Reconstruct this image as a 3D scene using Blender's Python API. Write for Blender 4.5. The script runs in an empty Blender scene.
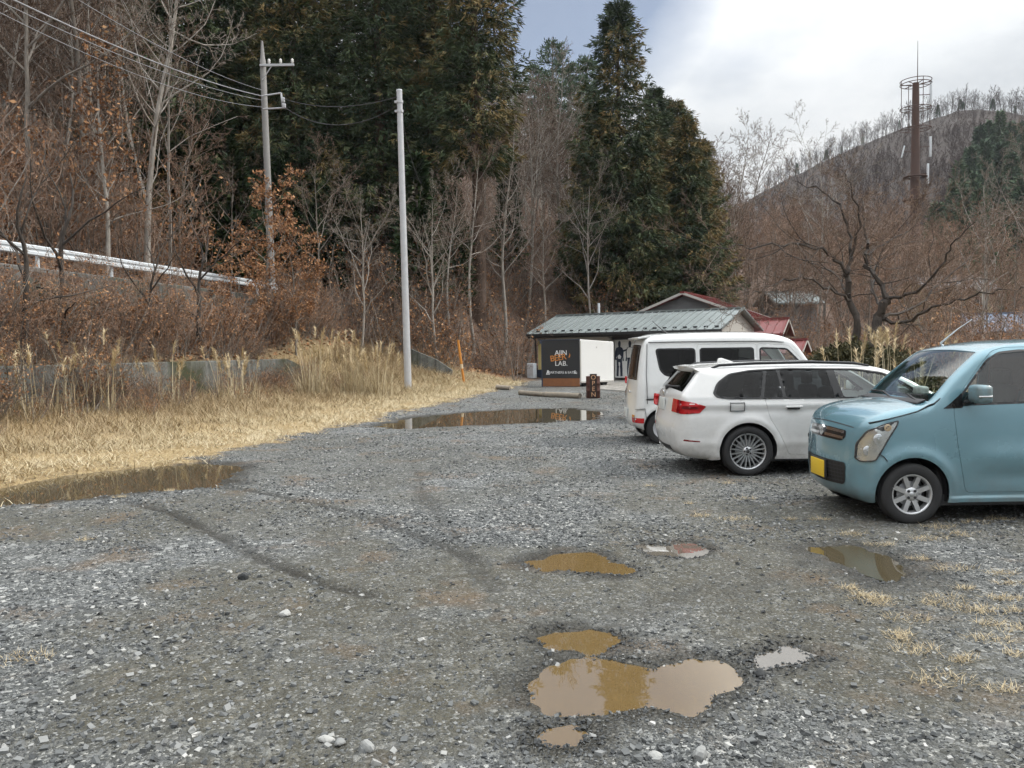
import bpy, bmesh, math, random
import numpy as np
from mathutils import Vector, Matrix
from mathutils.geometry import delaunay_2d_cdt

SC = bpy.context.scene
COL = SC.collection
R = math.radians

# ------------------------------------------------------------------ camera
CAM_H, FPX, PITCH, ROLL = 1.65, 790.0, R(2.465), R(0.8)
cam = bpy.data.cameras.new('camera')
cam_o = bpy.data.objects.new('camera', cam)
COL.objects.link(cam_o)
cam.sensor_width = 36.0
cam.lens = FPX / 1024 * 36.0
cam.clip_start, cam.clip_end = 0.1, 3000
cam_o.matrix_world = Matrix.Translation((0, 0, CAM_H)) @ Matrix.Rotation(math.pi / 2 - PITCH, 4, 'X') @ Matrix.Rotation(-ROLL, 4, 'Z')
SC.camera = cam_o


def ray(px, py):
    u, v = (px - 512) / FPX, (384 - py) / FPX
    u0 = u * math.cos(ROLL) + v * math.sin(ROLL)
    v0 = -u * math.sin(ROLL) + v * math.cos(ROLL)
    return u0, math.cos(PITCH) + v0 * math.sin(PITCH), -math.sin(PITCH) + v0 * math.cos(PITCH)


def P(px, py, Y):
    a, b, c = ray(px, py)
    k = Y / b
    return Vector((a * k, Y, CAM_H + c * k))


def G(px, py, z=0.0):
    a, b, c = ray(px, py)
    k = (z - CAM_H) / c
    return (a * k, b * k)


# ------------------------------------------------------------------ noise
def _hash(ix, iy, seed):
    n = (ix.astype(np.int64) * 374761393 + iy.astype(np.int64) * 668265263 + seed * 1274126177) & 0x7fffffff
    n = ((n ^ (n >> 13)) * 1274126177) & 0x7fffffff
    n = n ^ (n >> 16)
    return (n & 0xffff) / 65535.0


def vnoise(x, y, seed=0):
    x = np.asarray(x, float); y = np.asarray(y, float)
    ix, iy = np.floor(x), np.floor(y)
    fx, fy = x - ix, y - iy
    fx = fx * fx * (3 - 2 * fx); fy = fy * fy * (3 - 2 * fy)
    a = _hash(ix, iy, seed); b = _hash(ix + 1, iy, seed)
    c = _hash(ix, iy + 1, seed); d = _hash(ix + 1, iy + 1, seed)
    return (a * (1 - fx) + b * fx) * (1 - fy) + (c * (1 - fx) + d * fx) * fy


def fbm(x, y, seed=0, oct=4):
    s, a, t = 0, 1, 0
    for i in range(oct):
        s = s + a * vnoise(x * 2 ** i, y * 2 ** i, seed + i * 17)
        t += a; a *= .5
    return s / t


def sstep(a, b, x):
    t = np.clip((x - a) / (b - a), 0, 1)
    return t * t * (3 - 2 * t)


# ------------------------------------------------------------------ objects
def tag(o, label=None, cat=None, group=None, kind=None):
    if label: o['label'] = label
    if cat: o['category'] = cat
    if group: o['group'] = group
    if kind: o['kind'] = kind
    return o


def empty(name, loc=(0, 0, 0), rz=0, label=None, cat=None, group=None, parent=None):
    o = bpy.data.objects.new(name, None)
    o.empty_display_size = .1
    COL.objects.link(o)
    o.location = loc
    o.rotation_euler = (0, 0, rz)
    if parent: o.parent = parent
    return tag(o, label, cat, group)


def link(name, me, parent=None):
    o = bpy.data.objects.new(name, me)
    COL.objects.link(o)
    if parent: o.parent = parent
    return o


def mesh_np(name, V, F, mats, smooth=False, mi=None, attrs=None):
    """V n x 3, F m x k (all faces of k corners) or a list of such arrays."""
    V = np.asarray(V, np.float32)
    Fs = F if isinstance(F, list) else [F]
    Fs = [np.asarray(f, np.int32) for f in Fs if len(f)]
    me = bpy.data.meshes.new(name)
    me.vertices.add(len(V)); me.vertices.foreach_set('co', V.ravel())
    loops = np.concatenate([f.ravel() for f in Fs])
    tot = np.concatenate([np.full(len(f), f.shape[1], np.int32) for f in Fs])
    st = np.concatenate([[0], np.cumsum(tot)[:-1]]).astype(np.int32)
    me.loops.add(len(loops)); me.loops.foreach_set('vertex_index', loops)
    me.polygons.add(len(tot)); me.polygons.foreach_set('loop_start', st)
    me.polygons.foreach_set('loop_total', tot)
    if smooth is not False: me.polygons.foreach_set('use_smooth', np.full(len(tot), bool(smooth)))
    else: me.polygons.foreach_set('use_smooth', np.zeros(len(tot), bool))
    for m in (mats if isinstance(mats, (list, tuple)) else [mats]): me.materials.append(m)
    if mi is not None: me.polygons.foreach_set('material_index', np.asarray(mi, np.int32))
    for k, a in (attrs or {}).items():
        at = me.attributes.new(k, 'FLOAT', 'POINT'); at.data.foreach_set('value', np.asarray(a, np.float32))
    me.update(calc_edges=True)
    return me


class MB:
    """collects boxes, tubes, prisms, lathes; builds ONE mesh object."""
    def __init__(s): s.v = []; s.f = []; s.m = []; s.sm = []
    def add(s, vs, fs, mat=0, smooth=False):
        o = len(s.v); s.v += [tuple(v) for v in vs]
        for f in fs: s.f.append([i + o for i in f]); s.m.append(mat); s.sm.append(smooth)
        return s
    def box(s, c, d, mat=0, rot=None, bev=0.0):
        bm = bmesh.new(); bmesh.ops.create_cube(bm, size=1)
        bmesh.ops.scale(bm, vec=d, verts=bm.verts)
        if bev: bmesh.ops.bevel(bm, geom=bm.edges[:] , offset=bev, segments=2, affect='EDGES', profile=.6)
        M = Matrix.Translation(c) @ (rot.to_4x4() if rot else Matrix())
        bmesh.ops.transform(bm, matrix=M, verts=bm.verts)
        bm.verts.index_update()
        s.add([v.co for v in bm.verts], [[v.index for v in f.verts] for f in bm.faces], mat, bool(bev)); bm.free(); return s
    def box2(s, a, b, mat=0, bev=0.0):
        a, b = Vector(a), Vector(b)
        return s.box((a + b) / 2, [abs(x) for x in (b - a)], mat, None, bev)
    def tube(s, pts, rad, n=8, mat=0, cap=True, smooth=True):
        pts = [Vector(p) for p in pts]
        rad = rad if isinstance(rad, (list, tuple)) else [rad] * len(pts)
        vs, fs = [], []
        t0 = (pts[1] - pts[0]).normalized()
        a = t0.orthogonal().normalized()
        for i, p in enumerate(pts):
            t = (pts[min(i + 1, len(pts) - 1)] - pts[max(i - 1, 0)]).normalized()
            a = (a - t * a.dot(t))
            a = a.normalized() if a.length > 1e-6 else t.orthogonal().normalized()
            b = t.cross(a)
            for k in range(n):
                w = 2 * math.pi * k / n
                vs.append(p + (a * math.cos(w) + b * math.sin(w)) * rad[i])
        for i in range(len(pts) - 1):
            for k in range(n):
                k2 = (k + 1) % n
                fs.append([i * n + k, i * n + k2, (i + 1) * n + k2, (i + 1) * n + k])
        s.add(vs, fs, mat, smooth)
        if cap:
            s.add(vs[:n], [list(range(n))[::-1]], mat); s.add(vs[-n:], [list(range(n))], mat)
        return s
    def lathe(s, prof, n=32, axis='Z', c=(0, 0, 0), mat=0, smooth=True, mats=None):
        """prof: (r, h) pairs."""
        vs, fs = [], []
        for r, h in prof:
            for k in range(n):
                w = 2 * math.pi * k / n
                x, y = r * math.cos(w), r * math.sin(w)
                p = (x, y, h) if axis == 'Z' else ((x, h, y) if axis == 'Y' else (h, x, y))
                vs.append((p[0] + c[0], p[1] + c[1], p[2] + c[2]))
        o = len(s.v); s.v += vs
        for i in range(len(prof) - 1):
            for k in range(n):
                k2 = (k + 1) % n
                f = [i * n + k, i * n + k2, (i + 1) * n + k2, (i + 1) * n + k]
                if axis == 'Y': f = f[::-1]
                s.f.append([a + o for a in f]); s.m.append(mats[i] if mats else mat); s.sm.append(smooth)
        return s
    def prism(s, poly, a, b, mat=0):
        """poly (x,z) extruded from y=a to y=b"""
        n = len(poly)
        vs = [(x, a, z) for x, z in poly] + [(x, b, z) for x, z in poly]
        fs = [list(range(n)), list(range(n, 2 * n))[::-1]] + [[i, n + i, n + (i + 1) % n, (i + 1) % n][::1] for i in range(n)]
        return s.add(vs, fs, mat)
    def mesh(s, name, mats):
        me = bpy.data.meshes.new(name)
        me.from_pydata(s.v, [], s.f)
        for m in (mats if isinstance(mats, (list, tuple)) else [mats]): me.materials.append(m)
        me.polygons.foreach_set('material_index', s.m)
        me.polygons.foreach_set('use_smooth', s.sm)
        me.update()
        bm = bmesh.new(); bm.from_mesh(me); bmesh.ops.recalc_face_normals(bm, faces=bm.faces); bm.to_mesh(me); bm.free()
        return me
    def build(s, name, mats, parent=None, loc=None):
        o = link(name, s.mesh(name, mats), parent)
        if loc: o.location = loc
        return o


def copy_tree(o, parent=None):
    c = o.copy(); COL.objects.link(c)
    if parent: c.parent = parent
    for ch in list(o.children): copy_tree(ch, c)
    return c


# ------------------------------------------------------------------ materials
class NT:
    def __init__(s, name):
        s.m = bpy.data.materials.new(name); s.m.use_nodes = True
        s.t = s.m.node_tree; s.t.nodes.clear()
        s.out = s.n('ShaderNodeOutputMaterial')
    def n(s, typ, **kw):
        nd = s.t.nodes.new(typ)
        for k, v in kw.items():
            if k in nd.inputs: s.set(nd.inputs[k], v)
            else: setattr(nd, k, v)
        return nd
    def set(s, sock, v):
        if isinstance(v, bpy.types.NodeSocket): s.t.links.new(v, sock)
        else:
            if isinstance(v, (tuple, list)) and len(v) == 3 and sock.type == 'RGBA': v = (*v, 1)
            sock.default_value = v
    def mix(s, f, a, b, mode='MIX'):
        nd = s.n('ShaderNodeMix', data_type='RGBA', blend_type=mode)
        s.set(nd.inputs[0], f); s.set(nd.inputs[6], a); s.set(nd.inputs[7], b)
        return nd.outputs[2]
    def math(s, op, a, b=0.0, clamp=False):
        nd = s.n('ShaderNodeMath', operation=op, use_clamp=clamp)
        s.set(nd.inputs[0], a); s.set(nd.inputs[1], b)
        return nd.outputs[0]
    def ramp(s, f, stops):
        nd = s.n('ShaderNodeValToRGB'); s.set(nd.inputs[0], f)
        el = nd.color_ramp.elements
        while len(el) < len(stops): el.new(.5)
        for e, (p, c) in zip(el, stops):
            e.position = p; e.color = (*c, 1) if not isinstance(c, (int, float)) else (c, c, c, 1)
        return nd.outputs[0]
    def noise(s, scale, detail=4, vec=None, rough=.55, out=0):
        nd = s.n('ShaderNodeTexNoise'); nd.inputs['Scale'].default_value = scale
        nd.inputs['Detail'].default_value = detail; nd.inputs['Roughness'].default_value = rough
        s.t.links.new(vec if vec is not None else s.obj(), nd.inputs['Vector'])
        return nd.outputs[out]
    def vor(s, scale, vec=None, out='Color', feature='F1'):
        nd = s.n('ShaderNodeTexVoronoi', feature=feature); nd.inputs['Scale'].default_value = scale
        s.t.links.new(vec if vec is not None else s.obj(), nd.inputs['Vector'])
        return nd.outputs[out]
    def obj(s):
        if not hasattr(s, '_tc'): s._tc = s.n('ShaderNodeTexCoord')
        return s._tc.outputs['Object']
    def attr(s, name):
        return s.n('ShaderNodeAttribute', attribute_name=name).outputs['Fac']
    def rnd(s):
        return s.n('ShaderNodeObjectInfo').outputs['Random']
    def bump(s, h, strength=.5, dist=.02):
        return s.n('ShaderNodeBump', Height=h, Strength=strength, Distance=dist).outputs[0]
    def pbsdf(s, **kw):
        nd = s.n('ShaderNodeBsdfPrincipled')
        for k, v in kw.items(): s.set(nd.inputs[k.replace('_', ' ')], v)
        s.t.links.new(nd.outputs[0], s.out.inputs[0])
        return nd


def mat_plain(name, col, rough=.6, metal=0.0, var=.12, scale=3.0, **kw):
    t = NT(name)
    n = t.noise(scale, 5)
    c = t.mix(n, tuple(x * (1 - var * 1.6) for x in col), tuple(min(1, x * (1 + var * 1.6)) for x in col))
    r = t.ramp(n, [(.3, max(.02, rough - .08)), (.7, min(1, rough + .08))])
    t.pbsdf(Base_Color=c, Roughness=r, Metallic=metal, **kw)
    return t.m


def mat_leafy(name, a, b, c, rough=.7, attr='tone', transl=True):
    """foliage / twig colour driven by a per-clump value"""
    t = NT(name)
    f = t.attr(attr)
    col = t.ramp(f, [(0, a), (.5, b), (1, c)])
    p = t.pbsdf(Base_Color=col, Roughness=rough)
    p.inputs['Specular IOR Level'].default_value = .25
    return t.m


M = {}
M['bark_pale'] = None
def bark(name, a, b, sc=9):
    t = NT(name)
    v = t.n('ShaderNodeMapping'); t.t.links.new(t.obj(), v.inputs[0]); v.inputs['Scale'].default_value = (1, 1, .25)
    n = t.noise(sc, 6, v.outputs[0], .7)
    c = t.ramp(n, [(.3, a), (.65, b)])
    t.pbsdf(Base_Color=c, Roughness=.9, Normal=t.bump(n, .6, .03))
    return t.m
M['bark_pale'] = bark('pale_bark', (.20, .18, .155), (.40, .37, .33))
M['bark_grey'] = bark('grey_bark', (.11, .095, .08), (.24, .215, .185))
M['bark_dark'] = bark('dark_bark', (.022, .018, .016), (.075, .062, .052))
M['bark_cedar'] = bark('cedar_bark', (.05, .033, .024), (.12, .08, .058))
M['twig_brown'] = mat_leafy('brown_twigs', (.085, .06, .046), (.16, .115, .088), (.25, .185, .145), .9)
M['twig_grey'] = mat_leafy('grey_twigs', (.13, .11, .09), (.21, .18, .15), (.31, .275, .24), .9)
M['twig_red'] = mat_leafy('reddish_twigs', (.13, .085, .062), (.26, .170, .122), (.39, .275, .20), .9)
M['twig_dark'] = mat_leafy('hill_twigs', (.040, .030, .027), (.072, .055, .050), (.118, .092, .084), .9)
M['leaf_dead'] = mat_leafy('dead_leaves', (.17, .08, .04), (.32, .16, .075), (.46, .27, .14), .8)
M['cedar'] = mat_leafy('cedar_foliage', (.030, .052, .030), (.066, .092, .042), (.20, .145, .058), .75)
M['pine'] = mat_leafy('pine_foliage', (.042, .074, .046), (.085, .128, .075), (.14, .18, .10), .75)
M['green'] = mat_leafy('evergreen_leaves', (.018, .035, .015), (.04, .065, .024), (.10, .12, .045), .6)
M['straw'] = mat_leafy('straw', (.27, .195, .11), (.47, .385, .24), (.64, .56, .40), .8)
M['plume'] = mat_leafy('plume', (.40, .29, .16), (.58, .46, .28), (.72, .62, .44), .9)
# ------------------------------------------------------------------ terrain
SH = .215                                  # the lot edge, walls and road run along x = s + SH*y


def poly_sd(X, Y, poly):
    """signed distance, positive inside"""
    p = np.array(poly, float); q = np.roll(p, -1, 0)
    d2 = np.full(X.shape, 1e9); ins = np.zeros(X.shape, bool)
    for (ax, ay), (bx, by) in zip(p, q):
        ex, ey = bx - ax, by - ay
        t = np.clip(((X - ax) * ex + (Y - ay) * ey) / (ex * ex + ey * ey + 1e-12), 0, 1)
        d2 = np.minimum(d2, (X - ax - t * ex) ** 2 + (Y - ay - t * ey) ** 2)
        c = ((ay > Y) != (by > Y)) & (X < ex * (Y - ay) / (ey if abs(ey) > 1e-9 else 1e-9) + ax)
        ins ^= c
    d = np.sqrt(d2)
    return np.where(ins, d, -d)


def line_d(X, Y, pts):
    d2 = np.full(X.shape, 1e9)
    for (ax, ay), (bx, by) in zip(pts[:-1], pts[1:]):
        ex, ey = bx - ax, by - ay
        t = np.clip(((X - ax) * ex + (Y - ay) * ey) / (ex * ex + ey * ey + 1e-12), 0, 1)
        d2 = np.minimum(d2, (X - ax - t * ex) ** 2 + (Y - ay - t * ey) ** 2)
    return np.sqrt(d2)


PUD_PX = {
    'A': ([(-120, 512), (0, 486), (60, 475), (130, 467), (200, 462), (238, 467), (222, 484), (150, 491), (80, 499), (0, 507), (-100, 530)], .16, 'dark'),
    'B': ([(378, 426), (410, 418), (470, 412), (520, 409), (572, 408), (600, 412), (592, 419), (540, 422), (470, 425), (400, 428)], .30, 'dark'),
    'C': ([(529, 682), (542, 664), (590, 656), (632, 664), (654, 668), (690, 654), (722, 660), (744, 684), (720, 700), (690, 714), (655, 704), (606, 716), (562, 711), (535, 700)], .06, 'mud'),
    'D': ([(538, 636), (560, 630), (600, 631), (622, 640), (590, 649), (546, 647)], .05, 'mud'),
    'E': ([(526, 561), (555, 552), (592, 553), (608, 561), (640, 570), (620, 575), (585, 571), (545, 568)], .06, 'mud'),
    'F': ([(640, 545), (690, 543), (708, 550), (690, 557), (652, 555)], .05, 'grey'),
    'G': ([(812, 548), (850, 545), (892, 558), (908, 572), (888, 579), (840, 561)], .07, 'dark'),
    'H': ([(752, 655), (790, 645), (812, 655), (792, 663), (762, 667)], .05, 'grey'),
    'I': ([(545, 732), (572, 727), (586, 732), (574, 742), (550, 742)], .04, 'mud'),
}
PUD = {k: ([G(*p) for p in v[0]], v[1], v[2]) for k, v in PUD_PX.items()}
WATER_Z = -.014

TRACKS = [  # wheel ruts: pixel polylines on the ground, half width, depth
    ([(120, 500), (170, 513), (220, 537), (270, 563), (320, 583), (370, 596)], .062, 1.0),
    ([(200, 485), (260, 492), (330, 507), (390, 525), (440, 545), (470, 560)], .058, 1.0),
    ([(414, 470), (422, 492), (440, 520), (465, 550), (495, 590)], .075, .6),
    ([(478, 455), (430, 468), (412, 486), (420, 500)], .06, .45),
    ([(360, 470), (440, 455), (520, 447)], .12, .35),
    ([(600, 640), (640, 610), (700, 590), (790, 580)], .16, .35),
]
TRK = [([G(*p) for p in t[0]], t[1], t[2]) for t in TRACKS]
MUDS = [((330, 590), 1.3, .8, .9), ((470, 640), .9, .6, .8), ((700, 590), 1.4, .5, .65), ((860, 590), 1.2, .5, .7),
        ((300, 700), .9, .45, .85), ((200, 620), 1.0, .5, .7), ((430, 690), .7, .5, .9), ((380, 640), 1.2, .5, .8), ((560, 600), 1.2, .5, .7), ((640, 600), 1.0, .4, .6), ((620, 690), 1.0, .5, .55), ((800, 690), .6, .3, .55), ((520, 740), .5, .2, .4), ((420, 740), .5, .3, .7),
        ((960, 620), 1.1, .5, .6), ((480, 560), 1.0, .5, .7), ((250, 530), .9, .4, .5)]
MUD = [(G(*a), b, c, d) for a, b, c, d in MUDS]


def hill(X, Y):
    Yt = np.interp(X, [-60, -12, -6, -3, 1, 12, 20, 40, 80, 200], [36, 36, 36, 38, 48, 53, 57, 66, 82, 120])
    k = np.interp(X, [-100, 2, 12, 25, 45, 80], [1, 1, .78, .6, .5, .36])
    return np.interp(Y - Yt, [0, 6, 20, 60, 120, 250, 600], [0, 3.8, 10.5, 27, 48, 66, 70]) * k


def ridge(X, Y):
    r = np.hypot(X, Y); Ys = np.maximum(Y, 1.0)
    px = np.clip(512 + FPX * X / Ys, -800, 2400)
    e = np.interp(px, [300, 640, 700, 760, 790, 850, 900, 960, 1000, 1030, 1100, 1300, 2000],
                  [.05, .12, .150, .187, .204, .231, .247, .259, .251, .241, .225, .20, .15])
    rr = np.interp(r, [120, 150, 200, 260, 320, 352, 375, 430, 700], [0, .10, .30, .58, .87, 1.0, 1.02, .95, .6])
    return np.where(Y > 5, e * 352 * rr, 0)


def base_h(X, Y):
    X = np.asarray(X, float); Y = np.asarray(Y, float)
    s = X - SH * Y
    u = -(s + 14.9)
    wall = np.interp(u, [-8.5, -7.2, -5, -2, 0, .02, .3, 2.2, 2.22, 2.5, 7.0, 9, 60, 150, 400], [0, .03, .12, .28, .42, 1.30, 1.38, 2.15, 3.9, 4.0, 4.05, 5.2, 33, 62, 80])
    slope = np.interp(u, [-8.3, -7, -6, -4.5, -3, 0, 3, 7, 10, 60, 150, 400], [0, .12, .30, .58, .9, 1.7, 3.9, 4.4, 6, 34, 62, 80])
    b = sstep(28.5, 34, Y)
    z = wall * (1 - b) + slope * b
    nat = np.clip((u - 7.5) / 4, 0, 1)
    hz = np.maximum(hill(X, Y), 0)
    z2 = np.maximum(np.maximum(z, hz), ridge(X, Y))
    rough = np.clip((z2 - .6) / 3, 0, 1) * np.where((u > -.4) & (u < 7.2) & (Y < 36), 0, 1)
    z2 = z2 + rough * (fbm(X / 5, Y / 5, 3, 4) - .5) * 1.6
    return z2


def lot_mask(X, Y):
    s = X - SH * Y
    n = (fbm(X / 1.1, Y / 1.1, 9, 3) - .5) * 1.6 + (fbm(X / .22, Y / .22, 19, 2) - .5) * 1.5
    a = sstep(-7.7, -7.2, s + n * .6)
    b = 1 - sstep(45, 47, Y + n)
    c = 1 - sstep(0, .8, (X - (6.6 + np.maximum(0, 17.5 - Y) * 3.0)) + n)
    return a * b * c


def ground_h(X, Y):
    X = np.asarray(X, float); Y = np.asarray(Y, float)
    z = base_h(X, Y)
    lot = np.where((X - SH * Y > -9) & (Y < 30) & (X < 16), 1.0, 0)
    z = z + lot * ((fbm(X / .9, Y / .9, 21, 3) - .5) * .022 + (fbm(X / .16, Y / .16, 5, 2) - .5) * .010 + .004)
    jit = (fbm(X / .22, Y / .22, 31, 3) - .5)
    for k, (poly, w, typ) in PUD.items():
        a = np.array(poly)
        box = (X > a[:, 0].min() - 1) & (X < a[:, 0].max() + 1) & (Y > a[:, 1].min() - 1) & (Y < a[:, 1].max() + 1)
        if not box.any(): continue
        sd = np.full(X.shape, -9.0); sd[box] = poly_sd(X[box], Y[box], poly)
        t = sstep(-w * 1.5 - .02, w * 1.4 + .02, sd + jit * (w * 1.8 + .10) + (fbm(X / .07, Y / .07, 8, 2) - .5) * .05)
        z = z * (1 - t) + (-.036 + (.012 * jit)) * t
    for pts, w, dep in TRK:
        d = line_d(X, Y, pts)
        z = z - .018 * dep * np.exp(-(d / w) ** 2) + .008 * dep * np.exp(-((d - w * 1.8) / (w * .7)) ** 2)
    return z


def Hs(x, y):
    return float(ground_h(np.array([x]), np.array([y]))[0])


def axis(*segs):
    out = [segs[0][0]]
    for a, b, st, en in segs:
        x = a
        while x < b - 1e-6:
            f = (x - a) / (b - a); x = x + st + (en - st) * f
            out.append(min(x, b))
    return np.array(sorted(set(np.round(out, 4))))


sx = axis((-700, -60, 30, 4), (-60, -24, 3, .6), (-24, -8.6, .3, .12), (-8.6, 4.6, .05, .05), (4.6, 16, .06, .3), (16, 60, .4, 2.5), (60, 900, 3, 34))
u_steps = np.array([-14.9, -14.92, -17.1, -17.12, -17.4])
sx = np.array(sorted(set(np.round(np.concatenate([sx, u_steps]), 4))))
sy = axis((-160, 2.3, 18, .3), (2.3, 10, .042, .055), (10, 20, .07, .16), (20, 48, .2, .5), (48, 130, .7, 2.5), (130, 480, 3, 5), (480, 1500, 12, 80))
SX, SY = np.meshgrid(sx, sy)
GX = SX + SH * np.clip(SY, -50, 60); GY = SY
gx, gy = GX.ravel(), GY.ravel()
gz = ground_h(gx, gy)
nx, ny = len(sx), len(sy)
idx = np.arange(nx * ny).reshape(ny, nx)
GF = np.stack([idx[:-1, :-1].ravel(), idx[:-1, 1:].ravel(), idx[1:, 1:].ravel(), idx[1:, :-1].ravel()], 1)


def surface_attrs(X, Y):
    lot = lot_mask(X, Y)
    mud = sstep(.42, .60, fbm(X / 1.7, Y / 1.9, 77, 4)) * .85 * (1 - .55 * sstep(7, 11, Y))
    nn = (fbm(X / .35, Y / .35, 41, 3) - .5)
    for (c, a, b, st) in MUD:
        e = np.sqrt(((X - c[0]) / a) ** 2 + ((Y - c[1]) / b) ** 2)
        mud = np.maximum(mud, st * (1 - sstep(.55, 1.15, e + nn * .9)))
    wet = np.zeros_like(X)
    for k, (poly, w, typ) in PUD.items():
        a = np.array(poly)
        box = (X > a[:, 0].min() - 2) & (X < a[:, 0].max() + 2) & (Y > a[:, 1].min() - 2) & (Y < a[:, 1].max() + 2)
        if not box.any(): continue
        sd = np.full(X.shape, -9.0); sd[box] = poly_sd(X[box], Y[box], poly)
        q = .10 if typ != 'dark' else .22
        wet = np.maximum(wet, sstep(-q * 2.2, .0, sd + nn * q * 2.2))
        mud = np.maximum(mud, .9 * sstep(-.30, .05, sd + nn * .3))
    trk = np.zeros_like(X)
    for pts, w, dep in TRK:
        d = line_d(X, Y, pts)
        trk = np.maximum(trk, dep * (1 - sstep(.7 * w, 1.35 * w, d + nn * w * .9)))
    return lot, np.clip(mud, 0, 1), np.clip(wet, 0, 1), np.clip(trk, 0, 1)


lot, mud, wet, trk = surface_attrs(gx, gy)
ss = gx - SH * gy
straw = (1 - lot) * sstep(-16.5, -14.6, ss) * (1 - sstep(-6, -5, ss)) * (1 - sstep(36, 42, gy))
straw = np.maximum(straw, (1 - lot) * sstep(6, 8, gx) * (1 - sstep(24, 30, gy)) * .7)

t = NT('ground_surface')
o = t.obj()
v1, v2, v3 = t.n('ShaderNodeTexVoronoi'), t.n('ShaderNodeTexVoronoi'), t.n('ShaderNodeTexVoronoi')
warp = t.n('ShaderNodeVectorMath', operation='ADD')
nz = t.n('ShaderNodeTexNoise'); nz.inputs['Scale'].default_value = 40; t.t.links.new(o, nz.inputs['Vector'])
sc_ = t.n('ShaderNodeVectorMath', operation='SCALE'); sc_.inputs['Scale'].default_value = .012
t.t.links.new(nz.outputs['Color'], sc_.inputs[0]); t.t.links.new(o, warp.inputs[0]); t.t.links.new(sc_.outputs[0], warp.inputs[1])
for v, q in ((v1, 85), (v2, 38), (v3, 17)):
    v.inputs['Scale'].default_value = q; v.inputs['Randomness'].default_value = 1
    t.t.links.new(warp.outputs[0], v.inputs['Vector'])
def chan(v): return t.n('ShaderNodeSeparateColor', Color=v.outputs['Color']).outputs
stops = [(0, (.050, .054, .055)), (.35, (.098, .104, .105)), (.7, (.168, .176, .177)), (.9, (.32, .33, .325)), (1, (.60, .60, .58))]
c1 = t.ramp(chan(v1)[0], stops); c2 = t.ramp(chan(v2)[1], stops); c3 = t.ramp(chan(v3)[0], [(0, (.06, .065, .07)), (.6, (.17, .18, .19)), (1, (.42, .43, .42))])
use2 = t.math('GREATER_THAN', chan(v2)[2], .45)
use3 = t.math('GREATER_THAN', chan(v3)[2], .86)
grav = t.mix(use2, c1, c2); grav = t.mix(use3, grav, c3)
big = t.noise(.55, 5); fine = t.noise(9, 6)
grav = t.mix(t.math('MULTIPLY', big, .35), grav, (.115, .118, .110))
mudc = t.ramp(t.noise(5, 6), [(.25, (.050, .045, .031)), (.5, (.082, .075, .053)), (.75, (.122, .112, .083))])
mudc = t.mix(t.math('MULTIPLY', t.math('GREATER_THAN', chan(v1)[1], .72), .55), mudc, c1)
mk = t.math('MULTIPLY', t.attr('mud'), t.ramp(fine, [(.3, .55), (.6, 1.0)]))
col = t.mix(mk, grav, mudc)
col = t.mix(t.ramp(t.noise(.8, 4), [(.35, 0), (.7, .55)]), col, t.mix(1, col, (.62, .60, .54), 'MULTIPLY'))
rust = t.math('MULTIPLY', t.ramp(t.noise(1.3, 5), [(.55, 0), (.70, 1)]), .5)
col = t.mix(rust, col, (.16, .10, .05))
wetm = t.math('MAXIMUM', t.attr('wet'), t.math('MULTIPLY', t.attr('track'), .95))
col = t.mix(wetm, col, t.mix(1, col, (.36, .35, .33), 'MULTIPLY'))
lv = t.n('ShaderNodeTexVoronoi'); lv.inputs['Scale'].default_value = 14; t.t.links.new(warp.outputs[0], lv.inputs['Vector'])
lit = t.ramp(t.n('ShaderNodeSeparateColor', Color=lv.outputs['Color']).outputs[0], [(0, (.05, .03, .02)), (.35, (.12, .065, .038)), (.7, (.21, .115, .065)), (1, (.30, .19, .12))])
far = t.ramp(t.noise(.35, 8, rough=.7), [(.35, (.035, .028, .025)), (.5, (.075, .055, .046)), (.65, (.125, .09, .07))])
lit = t.mix(.62, lit, far)
hl_ = t.ramp(t.noise(.12, 8, rough=.75), [(.3, (.026, .019, .016)), (.5, (.045, .034, .029)), (.7, (.068, .052, .045))])
lit = t.mix(t.attr('hill'), lit, hl_)
stw = t.ramp(t.noise(22, 6), [(.3, (.16, .11, .05)), (.5, (.33, .24, .12)), (.7, (.46, .36, .19))])
nat = t.mix(t.attr('straw'), lit, stw)
col = t.mix(t.attr('lot'), nat, col)
hgt = t.math('ADD', t.math('MULTIPLY', v1.outputs['Distance'], -.7), t.math('MULTIPLY', v2.outputs['Distance'], -1.2))
hgt = t.math('ADD', hgt, t.math('MULTIPLY', fine, .8))
rgh = t.math('SUBTRACT', .88, t.math('MULTIPLY', wetm, .5))
p = t.pbsdf(Base_Color=col, Roughness=rgh, Normal=t.bump(hgt, .8, .018))
p.inputs['Specular IOR Level'].default_value = .35
ground = link('ground', mesh_np('ground', np.stack([gx, gy, gz], 1), GF, t.m, True, None, dict(lot=lot, mud=mud, wet=wet, track=trk, straw=straw, hill=sstep(100, 170, np.hypot(gx, gy)))))
tag(ground, 'grey gravel car park with leaf covered hillsides rising around it', 'ground', kind='structure')

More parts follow.
